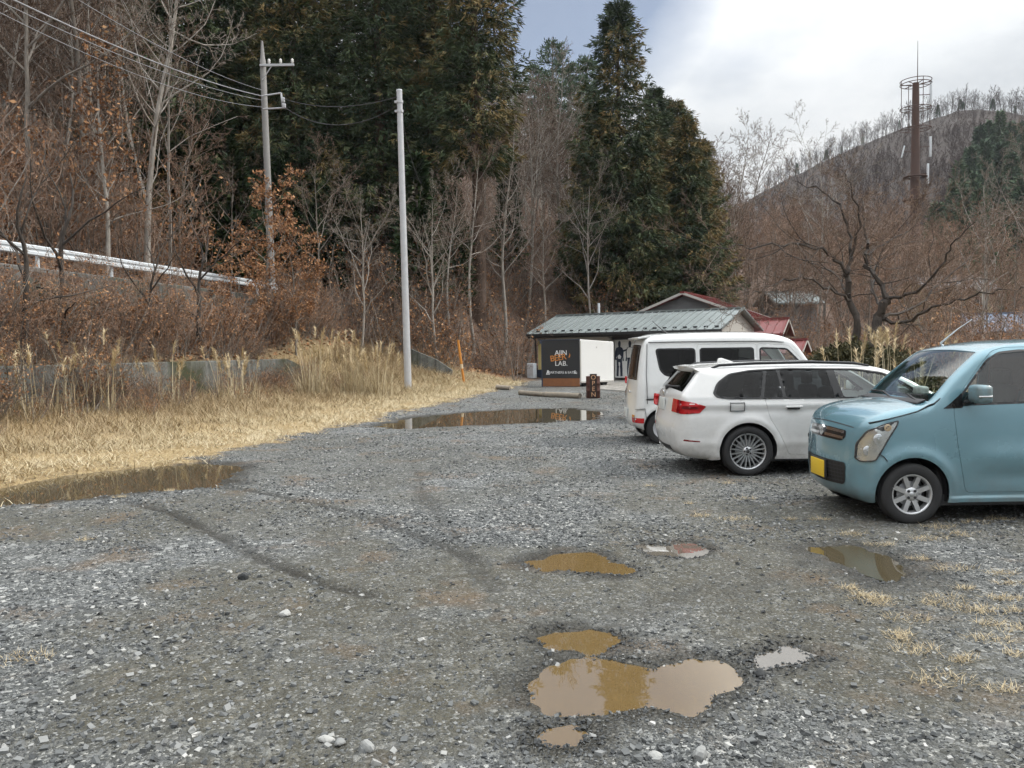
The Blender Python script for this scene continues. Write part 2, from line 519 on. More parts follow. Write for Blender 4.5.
# ------------------------------------------------------------------ puddles
def water(name, col, ior):
    t = NT(name)
    n = t.noise(2.5, 3)
    c = t.mix(n, tuple(x * .85 for x in col), tuple(x * 1.12 for x in col))
    t.pbsdf(Base_Color=c, Roughness=.015, IOR=ior, Normal=t.bump(t.noise(6, 2), .02, .01))
    return t.m
WM = {'mud': water('muddy_water', (.150, .100, .042), 2.4), 'dark': water('dark_water', (.075, .062, .038), 1.9), 'grey': water('silty_water', (.13, .115, .095), 2.4)}
for k, (poly, w, typ) in PUD.items():
    c = Vector((sum(p[0] for p in poly) / len(poly), sum(p[1] for p in poly) / len(poly)))
    vs = []
    for p in poly:
        d = Vector(p) - c; d = d * (1 + .10 / max(.15, d.length)) if k not in 'AB' else d * (1 + .35 / d.length)
        vs.append((c.x + d.x, c.y + d.y, WATER_Z + .0007 * 'ABCDEFGHIJ'.index(k)))
    me = bpy.data.meshes.new('puddle')
    if k == 'C':      # one water colour throughout; the paler right half is reflected sky
        me.from_pydata(vs, [], [list(range(len(vs)))[::-1]])
    else:
        me.from_pydata(vs, [], [list(range(len(vs)))[::-1]])
    me.materials.append(WM[typ]); me.update()
    tri = bmesh.new(); tri.from_mesh(me); bmesh.ops.triangulate(tri, faces=tri.faces); bmesh.ops.recalc_face_normals(tri, faces=tri.faces)
    if tri.faces[:][0].normal.z < 0: bmesh.ops.reverse_faces(tri, faces=tri.faces)
    tri.to_mesh(me); tri.free()
    tag(link('puddle', me), kind='structure')

# ------------------------------------------------------------------ loose stones
rng = np.random.default_rng(4)
OCT = np.array([[1, 0, 0], [-1, 0, 0], [0, 1, 0], [0, -1, 0], [0, 0, 1], [0, 0, -1]], float)
OCTF = np.array([[0, 2, 4], [2, 1, 4], [1, 3, 4], [3, 0, 4], [2, 0, 5], [1, 2, 5], [3, 1, 5], [0, 3, 5]])
CUBE = np.array([[a, b, c] for a in (-1, 1) for b in (-1, 1) for c in (-1, 1)], float) * .62
CUBEF = np.array([[0, 1, 3, 2], [4, 6, 7, 5], [0, 4, 5, 1], [2, 3, 7, 6], [0, 2, 6, 4], [1, 5, 7, 3]])
CUBEF = np.concatenate([CUBEF[:, [0, 1, 2]], CUBEF[:, [0, 2, 3]]])


_bm = bmesh.new(); bmesh.ops.create_icosphere(_bm, subdivisions=2, radius=1)
ICO = np.array([v.co[:] for v in _bm.verts]); _bm.verts.index_update(); ICOF = np.array([[v.index for v in f.verts] for f in _bm.faces]); _bm.free()


def rand_rot(n, tilt=.5):
    a = rng.uniform(0, 2 * np.pi, n); b = rng.normal(0, tilt, n); c = rng.normal(0, tilt, n)
    ca, sa, cb, sb, cc, sc2 = np.cos(a), np.sin(a), np.cos(b), np.sin(b), np.cos(c), np.sin(c)
    Rz = np.zeros((n, 3, 3)); Rz[:, 0, 0] = ca; Rz[:, 0, 1] = -sa; Rz[:, 1, 0] = sa; Rz[:, 1, 1] = ca; Rz[:, 2, 2] = 1
    Rx = np.zeros((n, 3, 3)); Rx[:, 0, 0] = 1; Rx[:, 1, 1] = cb; Rx[:, 1, 2] = -sb; Rx[:, 2, 1] = sb; Rx[:, 2, 2] = cb
    Ry = np.zeros((n, 3, 3)); Ry[:, 1, 1] = 1; Ry[:, 0, 0] = cc; Ry[:, 0, 2] = sc2; Ry[:, 2, 0] = -sc2; Ry[:, 2, 2] = cc
    return Rz @ Rx @ Ry


def stones(x, y, size, tone, base, faces, flat=.6, jit=.32, sink=.15):
    n = len(x)
    V = base[None] * (1 + rng.uniform(-jit, jit, (n, len(base), 3)))
    V = V * (size[:, None] * np.stack([np.ones(n), rng.uniform(.55, .95, n), rng.uniform(flat * .55, flat * 1.2, n)], 1))[:, None, :]
    V = np.einsum('nij,nkj->nki', rand_rot(n, .35), V)
    z = ground_h(x, y)
    V[:, :, 0] += x[:, None]; V[:, :, 1] += y[:, None]; V[:, :, 2] += (z + size * sink)[:, None]
    F = faces[None] + (np.arange(n) * len(base))[:, None, None]
    return V.reshape(-1, 3), F.reshape(-1, 3), np.repeat(tone, len(base))


def scatter(n, y0, y1, power=1.0, spread=.72):
    y = y0 + (y1 - y0) * rng.random(n) ** power
    x = rng.uniform(-spread, spread, n) * y + 0
    return x, y


def pick(n, y0, y1, power, keepf):
    x, y = scatter(n, y0, y1, power)
    lo, mu, we, tr = surface_attrs(x, y)
    hz = ground_h(x, y)
    pr = keepf(lo, mu, we, tr, x, y) * (hz > WATER_Z - .004) + .02 * lo * (hz > WATER_Z - .015)
    k = rng.random(n) < pr
    return x[k], y[k]


parts = []
cl = lambda x, y: .25 + .9 * sstep(.40, .62, fbm(x / .7, y / .7, 55, 4))
x, y = pick(80000, 2.7, 7.0, 1.25, lambda lo, mu, we, tr, x, y: lo * (1 - .80 * mu) * (1 - .8 * tr) * cl(x, y))
sz = .0036 + .0072 * rng.random(len(x)) ** 2.2
parts.append(stones(x, y, sz, np.clip(rng.beta(2.0, 2.6, len(x)), 0, 1), OCT, OCTF))
x, y = pick(8000, 2.7, 8.0, 1.0, lambda lo, mu, we, tr, x, y: lo * (1 - .7 * mu) * (1 - .7 * tr) * cl(x, y))
sz = .008 + .013 * rng.random(len(x)) ** 2.5
parts.append(stones(x, y, sz, np.clip(rng.beta(2.2, 2.3, len(x)), 0, 1), CUBE, CUBEF))
x, y = pick(6000, 2.8, 6.0, 1.2, lambda lo, mu, we, tr, x, y: lo * (.15 + .9 * sstep(-.3, -1.6, x) + .5 * sstep(3.9, 3.2, y)) * (1 - .6 * mu) * (1 - .7 * we))
sz = .011 + .017 * rng.random(len(x)) ** 2
parts.append(stones(x, y, sz, np.clip(rng.beta(2.4, 1.9, len(x)), 0, 1), CUBE, CUBEF, jit=.36))
for k in 'CDEFHI':
    poly, w, typ = PUD[k]
    a = np.array(poly); m = 3500
    x = rng.uniform(a[:, 0].min() - .3, a[:, 0].max() + .3, m); y = rng.uniform(a[:, 1].min() - .3, a[:, 1].max() + .3, m)
    sd = poly_sd(x, y, poly)
    keep = (np.abs(sd + .02) < .16 * rng.random(m) ** 1.2) & (rng.random(m) < .5 * (fbm(x / .25, y / .25, 12, 2) > .45)) | ((sd > .03) & (rng.random(m) < .012))
    x, y = x[keep], y[keep]
    sz = .005 + .012 * rng.random(len(x)) ** 2
    parts.append(stones(x, y, sz, np.clip(rng.beta(1.3, 6.5, len(x)), 0, 1), OCT, OCTF, sink=.35))
x, y = pick(60000, 6.5, 16.0, 1.0, lambda lo, mu, we, tr, x, y: lo * (1 - .6 * mu) * (1 - .7 * tr) * (1 - .5 * we) * cl(x, y))
sz = .010 + .016 * rng.random(len(x)) ** 2
parts.append(stones(x, y, sz, np.clip(rng.beta(2.2, 2.2, len(x)), 0, 1), OCT, OCTF))
x, y = pick(16000, 15, 30.0, 1.0, lambda lo, mu, we, tr, x, y: lo * .8 * (1 - we))
sz = .016 + .02 * rng.random(len(x)) ** 2
parts.append(stones(x, y, sz, np.clip(rng.beta(2.2, 2.2, len(x)), 0, 1), OCT, OCTF))
V, F, T, off = [], [], [], 0
for a, b, c in parts:
    V.append(a); F.append(b + off); T.append(c); off += len(a)
t = NT('crushed_stone')
n = t.noise(60, 4)
col = t.ramp(t.attr('tone'), [(0, (.030, .032, .033)), (.30, (.078, .083, .085)), (.60, (.142, .149, .149)), (.80, (.26, .265, .26)), (.91, (.43, .43, .41)), (1, (.62, .61, .58))])
col = t.mix(n, t.mix(1, col, (.7, .7, .7), 'MULTIPLY'), col)
t.pbsdf(Base_Color=col, Roughness=.8)
M['stone'] = t.m
tag(link('gravel', mesh_np('gravel', np.concatenate(V), np.concatenate(F), t.m, False, None, dict(tone=np.concatenate(T)))),
    'loose crushed grey stones strewn over the car park', 'gravel', kind='stuff')
# the few bigger pale rocks one can pick out
rock_spots = [((340, 745), .038, .80, 'pale tan rock, nearest the bottom edge left of the puddles'), ((368, 750), .042, .84, 'whitish flat rock beside the tan rock near the bottom edge'),
              ((285, 616), .04, .90, 'flat white stone lying alone on brown mud'), ((327, 741), .035, .9, 'small buff rock left of the tan rock near the bottom edge'),
              ((243, 579), .05, .1, 'dark clod of earth lying beside the wheel rut'), ((760, 676), .03, .05, 'black stone at the right rim of the brown puddle'),
              ((700, 757), .042, .82, 'chalky pale rock below the brown puddle'), ((655, 758), .028, .88, 'small white rock below the brown puddle')]
for (pp, s_, tn, lab) in rock_spots:
    gx_, gy_ = G(*pp)
    V1, F1, T1 = stones(np.array([0.0]), np.array([0.0]), np.array([s_]), np.array([tn]), ICO * (1 + .16 * np.sin(ICO[:, [1, 2, 0]] * 3.1 + s_ * 90)), ICOF, .72, .05, 0)
    V1[:, 2] -= V1[:, 2].mean()
    o_ = link('rock', mesh_np('rock', V1, F1, M['stone'], False, None, dict(tone=T1)))
    o_.location = (gx_, gy_, Hs(gx_, gy_) + s_ * .28)
    tag(o_, lab, 'rock', 'single rocks on the car park')
# ------------------------------------------------------------------ grass
def blades(x, y, h, w, lean, tone, z=None, seg=2, droop=.5, az=None):
    """tapering bent blades, one strip each"""
    n = len(x)
    z = ground_h(x, y) if z is None else z
    az = rng.uniform(0, 2 * np.pi, n) if az is None else az
    dx, dy = np.cos(az), np.sin(az)
    fa = az + np.pi / 2 + rng.normal(0, .5, n)
    wx, wy = np.cos(fa) * w / 2, np.sin(fa) * w / 2
    rows = []
    for k in range(seg + 1):
        f = k / seg
        hor = h * lean * (f + droop * f * f)
        ver = h * (f * np.sqrt(np.maximum(.05, 1 - np.minimum(lean, .95) ** 2)) - droop * lean * .35 * f * f)
        tw = (1 - f) ** .7
        c = np.stack([x + dx * hor, y + dy * hor, z + ver - .01], 1)
        if k < seg:
            o = np.stack([wx * tw, wy * tw, np.zeros(n)], 1)
            rows += [c - o, c + o]
        else:
            rows += [c]
    V = np.stack(rows, 1)
    m = V.shape[1]
    F = []
    for k in range(seg - 1):
        F += [[2 * k, 2 * k + 1, 2 * k + 3], [2 * k, 2 * k + 3, 2 * k + 2]]
    F += [[2 * seg - 2, 2 * seg - 1, 2 * seg]]
    F = np.array(F)[None] + (np.arange(n) * m)[:, None, None]
    return V.reshape(-1, 3), F.reshape(-1, 3), np.repeat(tone, m)


def join(parts):
    V, F, T, o = [], [], [], 0
    for a, b, c in parts:
        V.append(a); F.append(b + o); T.append(c); o += len(a)
    return np.concatenate(V), np.concatenate(F), np.concatenate(T)


# dry verge between the gravel and the walls
n = 150000
y = 6 + 32 * rng.random(n) ** 1.15
s_ = rng.uniform(-15.0, -6.9, n)
x = s_ + SH * y
lm = lot_mask(x, y)
cl = fbm(x / .8, y / .8, 63, 3)
k = (rng.random(n) < (1 - lm) * (.35 + 1.3 * sstep(.35, .6, cl))) & (ground_h(x, y) > WATER_Z)
x, y, s_, cl = x[k], y[k], s_[k], cl[k]
depth = sstep(-7.4, -12.5, s_)
h = (.07 + .11 * rng.random(len(x)) + .34 * depth * rng.random(len(x)) ** 1.8) * (.5 + 1.0 * cl)
far_boost = 1 + np.clip((y - 24) / 10, 0, 1) * .5
lean = np.clip(rng.normal(.84, .16, len(x)) - .28 * depth, .1, .985)
tone = np.clip(rng.beta(2.4, 2.0, len(x)) * .9 + .35 * (cl - .4) - .62 * depth + .14, 0, 1)
w = .006 + .006 * rng.random(len(x)) + y * .00018
V, F, T = blades(x, y, h * far_boost, w, lean, tone)
tag(link('verge_grass', mesh_np('verge_grass', V, F, M['straw'], False, None, dict(tone=T))),
    'matted straw coloured dead grass along the left edge of the gravel', 'grass', kind='stuff')

# small tufts on the gravel, mostly lower right
tuft_px = [(650, 487), (700, 517), (727, 484), (745, 500), (85, 541), (880, 600), (935, 604), (1010, 600), (900, 640), (880, 545), (930, 540), (960, 535), (1000, 575),
           (955, 570), (850, 590), (990, 640), (1015, 655), (905, 620), (1000, 520), (975, 524), (940, 528), (820, 520), (790, 520), (870, 600), (970, 610),
           (25, 660), (960, 660), (1005, 690), (940, 680), (690, 505), (735, 520), (850, 535), (1018, 612), (985, 612), (920, 560), (900, 635), (915, 650), (1000, 600), (945, 600), (1012, 585), (880, 605), (862, 597), (965, 590), (990, 625), (1020, 630), (240, 452), (200, 455), (255, 449), (170, 490), (120, 498)]
pt = []
for (a, b) in tuft_px:
    cx, cy = G(a, b)
    r = rng.uniform(.04, .125)
    m = int(60 + 900 * r)
    q = rng.random(m) ** .6 * r; th = rng.uniform(0, 2 * np.pi, m)
    x, y = cx + q * np.cos(th) * 1.4, cy + q * np.sin(th) * .8
    pt.append(blades(x, y, rng.uniform(.025, .075, m), np.full(m, .0045), rng.uniform(.5, .95, m), np.clip(rng.beta(2.5, 2.5, m) * .9, 0, 1)))
n = 5000      # stray straws
x, y = scatter(n, 3, 14)
k = (fbm(x / 1.3, y / 1.3, 91, 3) > .68) & (ground_h(x, y) > WATER_Z) & (rng.random(n) < .5)
x, y = x[k], y[k]
pt.append(blades(x, y, rng.uniform(.03, .10, len(x)), np.full(len(x), .0035), np.full(len(x), .97), rng.random(len(x))))
V, F, T = join(pt)
tag(link('dry_grass', mesh_np('dry_grass', V, F, M['straw'], False, None, dict(tone=T))),
    'sparse tufts of dry yellow grass growing through the gravel', 'grass', kind='stuff')

# fallen leaves on the banks
n = 60000
x = rng.uniform(-22, 6, n); y = rng.uniform(12, 56, n)
s_ = x - SH * y; u = -(s_ + 14.9)
ok = (((u > .3) & (u < 2.1) & (y < 36)) | ((y > 34) & (u > -6)) | ((u > 7.4) & (u < 14))) & (lot_mask(x, y) < .1)
x, y = x[ok], y[ok]; n = len(x)
z = ground_h(x, y)
a = rng.uniform(0, 2 * np.pi, n); L = rng.uniform(.05, .10, n)
e1 = np.stack([np.cos(a) * L, np.sin(a) * L, rng.uniform(-.03, .05, n)], 1); e2 = np.stack([-np.sin(a) * L * .6, np.cos(a) * L * .6, rng.uniform(-.03, .05, n)], 1)
c = np.stack([x, y, z + .03], 1)
V = np.stack([c - e1, c + e2, c + e1, c - e2], 1).reshape(-1, 3)
F = np.arange(4)[None] + 4 * np.arange(n)[:, None]
tag(link('fallen_leaves', mesh_np('fallen_leaves', V, F, M['leaf_dead'], False, None, dict(tone=np.repeat(rng.random(n), 4)))),
    'fallen brown leaves covering the banks above the verge', 'leaves', kind='stuff')


def pampas(cx, cy, nst, hgt, rad, lab, plume=True, seed=0):
    m = nst
    q = rng.random(m) ** .6 * rad; th = rng.uniform(0, 2 * np.pi, m)
    x, y = cx + q * np.cos(th), cy + q * np.sin(th)
    hs = hgt * rng.uniform(.65, 1.08, m)
    az = th + rng.normal(0, .6, m)
    ln = np.clip(rng.normal(.07, .06, m) + .07 * q / rad, .01, .4)
    tone = rng.beta(2.5, 2.2, m)
    pt = [blades(x, y, hs, np.full(m, .026), ln, np.clip(tone + .2, 0, 1), seg=3, droop=.35, az=az)]
    mm = nst * 7       # arching leaves round the foot
    q2 = rng.random(mm) ** .5 * rad * 1.15; th2 = rng.uniform(0, 2 * np.pi, mm)
    pt.append(blades(cx + q2 * np.cos(th2), cy + q2 * np.sin(th2), hgt * rng.uniform(.2, .75, mm), np.full(mm, .020), np.clip(rng.normal(.24, .18, mm), .02, .9), rng.beta(2, 2.5, mm), seg=3, droop=.8))
    V, F, T = join(pt)
    root = empty('pampas_grass', (cx, cy, 0), 0, lab, 'pampas grass', 'clumps of tall pampas grass')
    V[:, 0] -= cx; V[:, 1] -= cy
    link('stems', mesh_np('stems', V, F, M['straw'], False, None, dict(tone=T)), root)
    if plume:
        z0 = ground_h(x, y)
        pl = []
        for i in range(m):
            if rng.random() > .8: continue
            # tip of stem
            f = 1.0; L_ = ln[i]
            tip = np.array([x[i] - cx + math.cos(az[i]) * hs[i] * L_ * 1.35, y[i] - cy + math.sin(az[i]) * hs[i] * L_ * 1.35, z0[i] + hs[i] * (math.sqrt(1 - L_ ** 2) - .35 * L_ * .35) - .01])
            k_ = 40
            ff = rng.random(k_)
            bx = tip[0] + math.cos(az[i]) * ff * .06; by = tip[1] + math.sin(az[i]) * ff * .06
            bz = tip[2] - .32 + ff * .32
            pl.append(blades(bx, by, rng.uniform(.08, .20, k_), np.full(k_, .018), np.clip(rng.normal(.42, .15, k_), .1, .8), np.clip(rng.normal(.55, .22, k_), 0, 1), z=bz, seg=2, droop=.9, az=az[i] + rng.normal(0, .9, k_)))
        if pl:
            V, F, T = join(pl)
            link('plumes', mesh_np('plumes', V, F, M['plume'], False, None, dict(tone=T)), root)
    return root


pampas_spots = [
    ((316, 402), 26.0, 34, 2.1, .5, 'tallest golden reed clump on the verge, left of the steel pole'),
    ((352, 402), 26.5, 24, 2.1, .34, 'upright golden reed clump just right of the tallest clump on the verge'),
    ((376, 402), 26.8, 30, 1.8, .50, 'thin loose reed clump beside the foot of the steel pole'),
    ((236, 410), 22.5, 20, 1.5, .6, 'short drooping straw clump in front of the mossy concrete wall'),
    ((97, 420), 18.5, 16, 1.9, .7, 'loose pampas clump with fluffy heads at the left part of the concrete wall'),
    ((40, 430), 17.0, 16, 1.5, .7, 'ragged brown pampas clump near the left end of the concrete wall'),
    ((172, 412), 20.5, 9, 1.6, .5, 'few bent pampas stems before the middle of the concrete wall'),
]
for (pp, Y, ns, hg, rd, lab) in pampas_spots:
    c = P(pp[0], pp[1], Y)
    pampas(c.x, c.y, ns, hg, rd, lab)
for (px, Y, ns, hg, rd, lab) in [(866, 16.8, 9, 1.95, .45, 'creamy pampas clump behind the bonnet of the white estate car'),
                                  (892, 16.2, 12, 1.9, .45, 'dense creamy pampas clump left of the blue car windscreen'),
                                  (918, 16.6, 9, 1.8, .4, 'feathery pampas clump showing above the blue car windscreen'),
                                  (842, 17.2, 4, 1.85, .4, 'single leaning pampas stems above the roof of the white estate car')]:
    c = P(px, 370, Y)
    pampas(c.x, c.y, ns, hg, rd, lab)

# ------------------------------------------------------------------ walls, guardrail, poles
def concrete(name, a, b, moss=.35):
    t = NT(name)
    n1 = t.noise(.7, 6); n2 = t.noise(6, 6, rough=.7)
    c = t.ramp(n2, [(.3, a), (.7, b)])
    mp = t.n('ShaderNodeMapping'); t.t.links.new(t.obj(), mp.inputs[0]); mp.inputs['Scale'].default_value = (2.2, 2.2, .22)
    st = t.noise(1.6, 5, mp.outputs[0], .65)
    c = t.mix(t.ramp(st, [(.45, 0), (.68, .85)]), c, (.030, .031, .027))
    c = t.mix(t.math('MULTIPLY', t.ramp(n1, [(.48, 0), (.62, 1)]), moss), c, (.040, .044, .016))
    t.pbsdf(Base_Color=c, Roughness=.92, Normal=t.bump(n2, .5, .03))
    return t.m
M['wall'] = concrete('mossy_concrete', (.085, .09, .082), (.19, .19, .175), .95)
M['wall2'] = concrete('stained_concrete', (.10, .10, .095), (.20, .195, .185), .7)
M['kerb'] = concrete('kerb_concrete', (.22, .21, .19), (.36, .34, .31), .2)
dv = Vector((SH, 1, 0)); L1 = dv.length


def along(s, y, z=0): return Vector((s + SH * y, y, z))


def wall_run(name, s0, thick, y0, y1, zb, zt, batter, mat, lab, joints=3.0, tops=None):
    root = None
    V = MB()
    ny_ = int((y1 - y0) / .4)
    rows = []
    rr = random.Random(7)
    for i in range(ny_ + 1):
        y = y0 + (y1 - y0) * i / ny_
        tz = zt if tops is None else float(np.interp(y, tops[0], tops[1]))
        o = rr.uniform(-.012, .012)
        rows.append([along(s0 + o, y, zb), along(s0 - batter * .55 + o, y, zb + (tz - zb) * .55), along(s0 - batter + o, y, tz - .03), along(s0 - batter - .03, y, tz), along(s0 - thick - batter, y, tz - .01), along(s0 - thick - batter, y, zb)])
    vs = [p for r in rows for p in r]; m = 6
    fs = [[i * m + k, i * m + (k + 1) % m, (i + 1) * m + (k + 1) % m, (i + 1) * m + k] for i in range(ny_) for k in range(m)]
    fs += [list(range(m)), [ny_ * m + k for k in range(m)][::-1]]
    V.add(vs, fs)
    return tag(V.build(name, mat), lab, 'wall')


wall_run('retaining_wall', -14.78, .55, 9, 31.5, -.2, 1.46, .12, M['wall'], 'low mossy concrete retaining wall behind the dry verge', tops=([9, 30, 31.5], [1.46, 1.44, 1.0]))
wall_run('retaining_wall', -16.98, .5, 6, 33.5, 1.0, 4.02, .15, M['wall2'], 'upper grey concrete wall under the guardrail')
# grey sloping wing wall right of the steel pole
w_ = MB()
pts_ = [P(411, 349, 34.2), P(437, 360, 34.4), P(452, 370, 34.6)]
vs = []
for q in pts_:
    for dz, dy in ((0, 0), (0, .4)): vs.append((q.x, q.y + dy, q.z))
    for dy in (0, .4): vs.append((q.x, q.y + dy, -.1))
fs = []
for i in range(2):
    a = i * 4; b = a + 4
    fs += [[a, b, b + 2, a + 2], [a + 1, a + 3, b + 3, b + 1], [a, a + 1, b + 1, b]]
fs += [[0, 2, 3, 1], [8, 9, 11, 10]]
w_.add(vs, fs)
tag(w_.build('wing_wall', M['wall']), 'grey sloping wing wall stub right of the steel pole', 'wall')

M['galv'] = mat_plain('weathered_white_rail', (.62, .66, .69), .5, .0, .05, 2)
M['steel'] = mat_plain('galvanised_steel', (.50, .51, .53), .5, .2, .10, 6)
M['polec'] = mat_plain('pole_concrete', (.27, .265, .255), .85, 0, .12, 5)
M['wire'] = mat_plain('wire_black', (.05, .05, .055), .6)
M['wirel'] = mat_plain('wire_grey', (.30, .31, .33), .5)
M['asphalt'] = mat_plain('asphalt', (.055, .055, .056), .9, 0, .15, 4)

rd = MB()
ys = np.linspace(2, 36, 40)
vs = []
for y in ys: vs += [along(-21.8, y, 4.075), along(-18.25, y, 4.03)]
rd.add(vs, [[2 * i, 2 * i + 1, 2 * i + 3, 2 * i + 2] for i in range(len(ys) - 1)])
tag(rd.build('road', M['asphalt']), kind='structure')

gr = empty('guardrail', along(-18.1, 20, 4.0), 0, 'white corrugated guardrail along the road above the walls', 'guardrail')
prof = [(0, -.15), (.04, -.12), (.04, -.05), (0, -.012), (0, .012), (.04, .05), (.04, .12), (0, .15)]
b_ = MB()
ys = np.linspace(7, 35.5, 45)
vs = []
for y in ys:
    for (o, z) in prof: vs.append(along(-18.1 + o, y, 4.62 + z) - gr.location)
m = len(prof)
b_.add(vs, [[i * m + k, i * m + k + 1, (i + 1) * m + k + 1, (i + 1) * m + k] for i in range(len(ys) - 1) for k in range(m - 1)], 0, False)
be = b_.build('beam', M['galv'], gr)
sm = be.modifiers.new('thickness', 'SOLIDIFY'); sm.thickness = .012
pm = MB().tube([(0, 0, -.7), (0, 0, .72)], .057, 10).mesh('post', M['galv'])
for i, y in enumerate(np.arange(8, 35.5, 2.9)):
    po = link('post', pm, gr); po.location = along(-18.22, y, 4.0) - gr.location

# steel pole
b0 = P(408, 378, 30); b0.z = Hs(b0.x, b0.y) - .4
t0 = P(399.3, 91, 30)
sp = empty('steel_pole', b0, 0, 'plain pale grey steel pole with a leaning shaft on the verge', 'pole')
MB().tube([(0, 0, 0), (t0 - b0) * .5, t0 - b0], [.14, .125, .105], 16).build('shaft', M['steel'], sp)
MB().tube([(t0 - b0) * 1.0, (t0 - b0) * 1.004], [.115, .105], 16).build('cap', M['galv'], sp)
for z in (.965, .935):
    bb = MB(); bb.tube([(t0 - b0) * (z - .004), (t0 - b0) * (z + .004)], .135, 14); bb.box((t0 - b0) * z + Vector((-.15, -.02, 0)), (.08, .06, .08))
    bb.build('bracket', M['steel'], sp)

# utility pole
b1 = P(271, 236, 36.5); t1 = P(262, 41, 36.5)
b1.z = Hs(b1.x, b1.y) - .3
d1 = t1 - b1
up = empty('utility_pole', b1, 0, 'tall concrete utility pole with crossarm and white insulators above the bank', 'pole')
MB().tube([(0, 0, 0), d1 * .5, d1 * .93, d1 * .935, d1], [.17, .15, .13, .10, .045], 14).build('shaft', M['polec'], up)
a0 = d1 * .905
arm = MB().box(a0 + Vector((.68, -.17, 0)), (1.55, .09, .10)); arm.tube([a0 + Vector((0, -.17, -.65)), a0 + Vector((.45, -.17, -.03))], .025, 6)
arm.build('crossarm', M['steel'], up)
ins = MB().lathe([(0, 0), (.05, 0), (.05, .06), (.075, .09), (.045, .13), (.07, .17), (.035, .22), (0, .24)], 12).mesh('insulator', mat_plain('porcelain', (.78, .78, .76), .25))
for dx in (.33, .85, 1.38):
    i_ = link('insulator', ins, up); i_.location = a0 + Vector((dx, -.17, .05))
lo = MB()
pz = [P(262, 96, 36.2) - b1, P(281, 93, 36.2) - b1, P(283, 108, 36.2) - b1, P(263, 109, 36.2) - b1]
lo.tube([pz[0], pz[1]], .035, 6); lo.tube([pz[1], pz[2]], .05, 6); lo.tube([pz[2], pz[3]], .035, 6)
lo.build('bracket', M['steel'], up)
for q in (P(283, 100, 36.1), P(284, 106, 36.1)): MB().box(q - b1, (.16, .14, .22), 0, None, .03).build('junction_box', M['steel'], up)


def wire(p0, p1, sag, r, lab, mat='wire'):
    pts = []
    for i in range(25):
        f = i / 24
        q = p0.lerp(p1, f); q.z -= sag * 4 * f * (1 - f); pts.append(q - p0)
    o = MB().tube(pts, r, 5).build('overhead_wire', M[mat]); o.location = p0
    return tag(o, lab, 'wire', 'overhead wires on the two poles')


wire(P(284, 99, 36.1), P(397, 97, 29.9), .35, .016, 'upper drooping wire between the concrete pole and the steel pole')
wire(P(284, 107, 36.1), P(397, 106, 29.9), .75, .016, 'lower drooping wire between the concrete pole and the steel pole')
wire(P(262, 96, 36.3), P(-40, -26, 17), .3, .021, 'thickest pale wire running from the concrete pole to the upper left', 'wirel')
wire(P(262, 100, 36.3), P(-40, -18, 17.5), .35, .011, 'thin wire just under the thickest pale wire', 'wirel')
wire(P(262, 90, 36.3), P(40, -24, 19), .3, .010, 'topmost thin wire running from the concrete pole to the upper left', 'wirel')
wire(P(262, 107, 36.3), P(-40, -8, 18), .5, .010, 'lowest thin wire running from the concrete pole to the upper left', 'wirel')
wire(P(400, 108, 30), P(421, 184, 33.5), .4, .014, 'loose dark wire hanging down right of the steel pole')

# orange marker post
q0 = P(464, 372, 33); q0.z = Hs(q0.x, q0.y) - .05; q1 = P(458, 340, 33)
pl_ = empty('marker_post', q0, 0, 'leaning orange marker post in the grass right of the steel pole', 'post')
MB().tube([(0, 0, 0), q1 - q0], .05, 8).build('rod', mat_plain('orange_paint', (.55, .22, .035), .6), pl_)
MB().tube([(q1 - q0) * .35, (q1 - q0) * .45], .056, 8).build('band', mat_plain('white_paint', (.6, .5, .35), .6), pl_)

# ------------------------------------------------------------------ shop building
M['stucco'] = mat_plain('cream_stucco', (.50, .485, .45), .9, 0, .05, 1.2)
M['roofm'] = mat_plain('grey_green_metal_roof', (.235, .265, .265), .42, .35, .06, 1.5)
M['black'] = mat_plain('black_trim', (.02, .021, .023), .5)
M['rubber'] = mat_plain('black_rubber', (.022, .022, .022), .8)
M['dark'] = mat_plain('dark_inside', (.03, .028, .025), .9)
M['white'] = mat_plain('white_paint_panel', (.80, .80, .78), .55, 0, .03, .9)
M['timber'] = mat_plain('old_timber', (.25, .215, .17), .9, 0, .25, 9)
M['yellow'] = mat_plain('pale_yellow_board', (.60, .49, .20), .8)
M['navy'] = mat_plain('navy_board', (.03, .04, .065), .7)
M['redroof'] = mat_plain('red_metal_roof', (.17, .036, .034), .45, .2, .12, 2)
M['greywall'] = mat_plain('grey_boards', (.17, .175, .18), .85)

ang = math.atan2(-6.3, 9.2)
bl = empty('shop_building', (1.45, 43.6, 0), ang, 'long low cream shop with grey metal roof behind the white van', 'building')
Lb, Db, hw = 10.25, 5.4, 2.62
# walls (opening in the front from x=4.5 to 9.6)
wl = MB()
wl.box2((0, 0, 0), (4.4, .15, hw)); wl.box2((9.8, 0, 0), (Lb, .15, hw)); wl.box2((4.4, 0, 2.28), (9.8, .15, hw))
wl.box2((0, Db - .15, 0), (Lb, Db, hw)); wl.box2((4.4, 2.2, 0), (9.8, 2.3, hw))
wl.box2((0, .15, 0), (.15, Db - .15, hw)); wl.box2((Lb - .15, .15, 0), (Lb, Db - .15, hw))
wl.box2((4.3, .15, 0), (4.4, 2.2, hw)); wl.box2((9.8, .15, 0), (9.9, 2.2, hw))
zr = 3.55
for xx in (0, Lb - .15): wl.add([(xx, 0, hw), (xx + .15, 0, hw), (xx, Db, hw), (xx + .15, Db, hw), (xx, Db / 2, zr - .06), (xx + .15, Db / 2, zr - .06)], [[0, 4, 2], [1, 3, 5], [0, 1, 5, 4], [2, 4, 5, 3], [0, 2, 3, 1]])
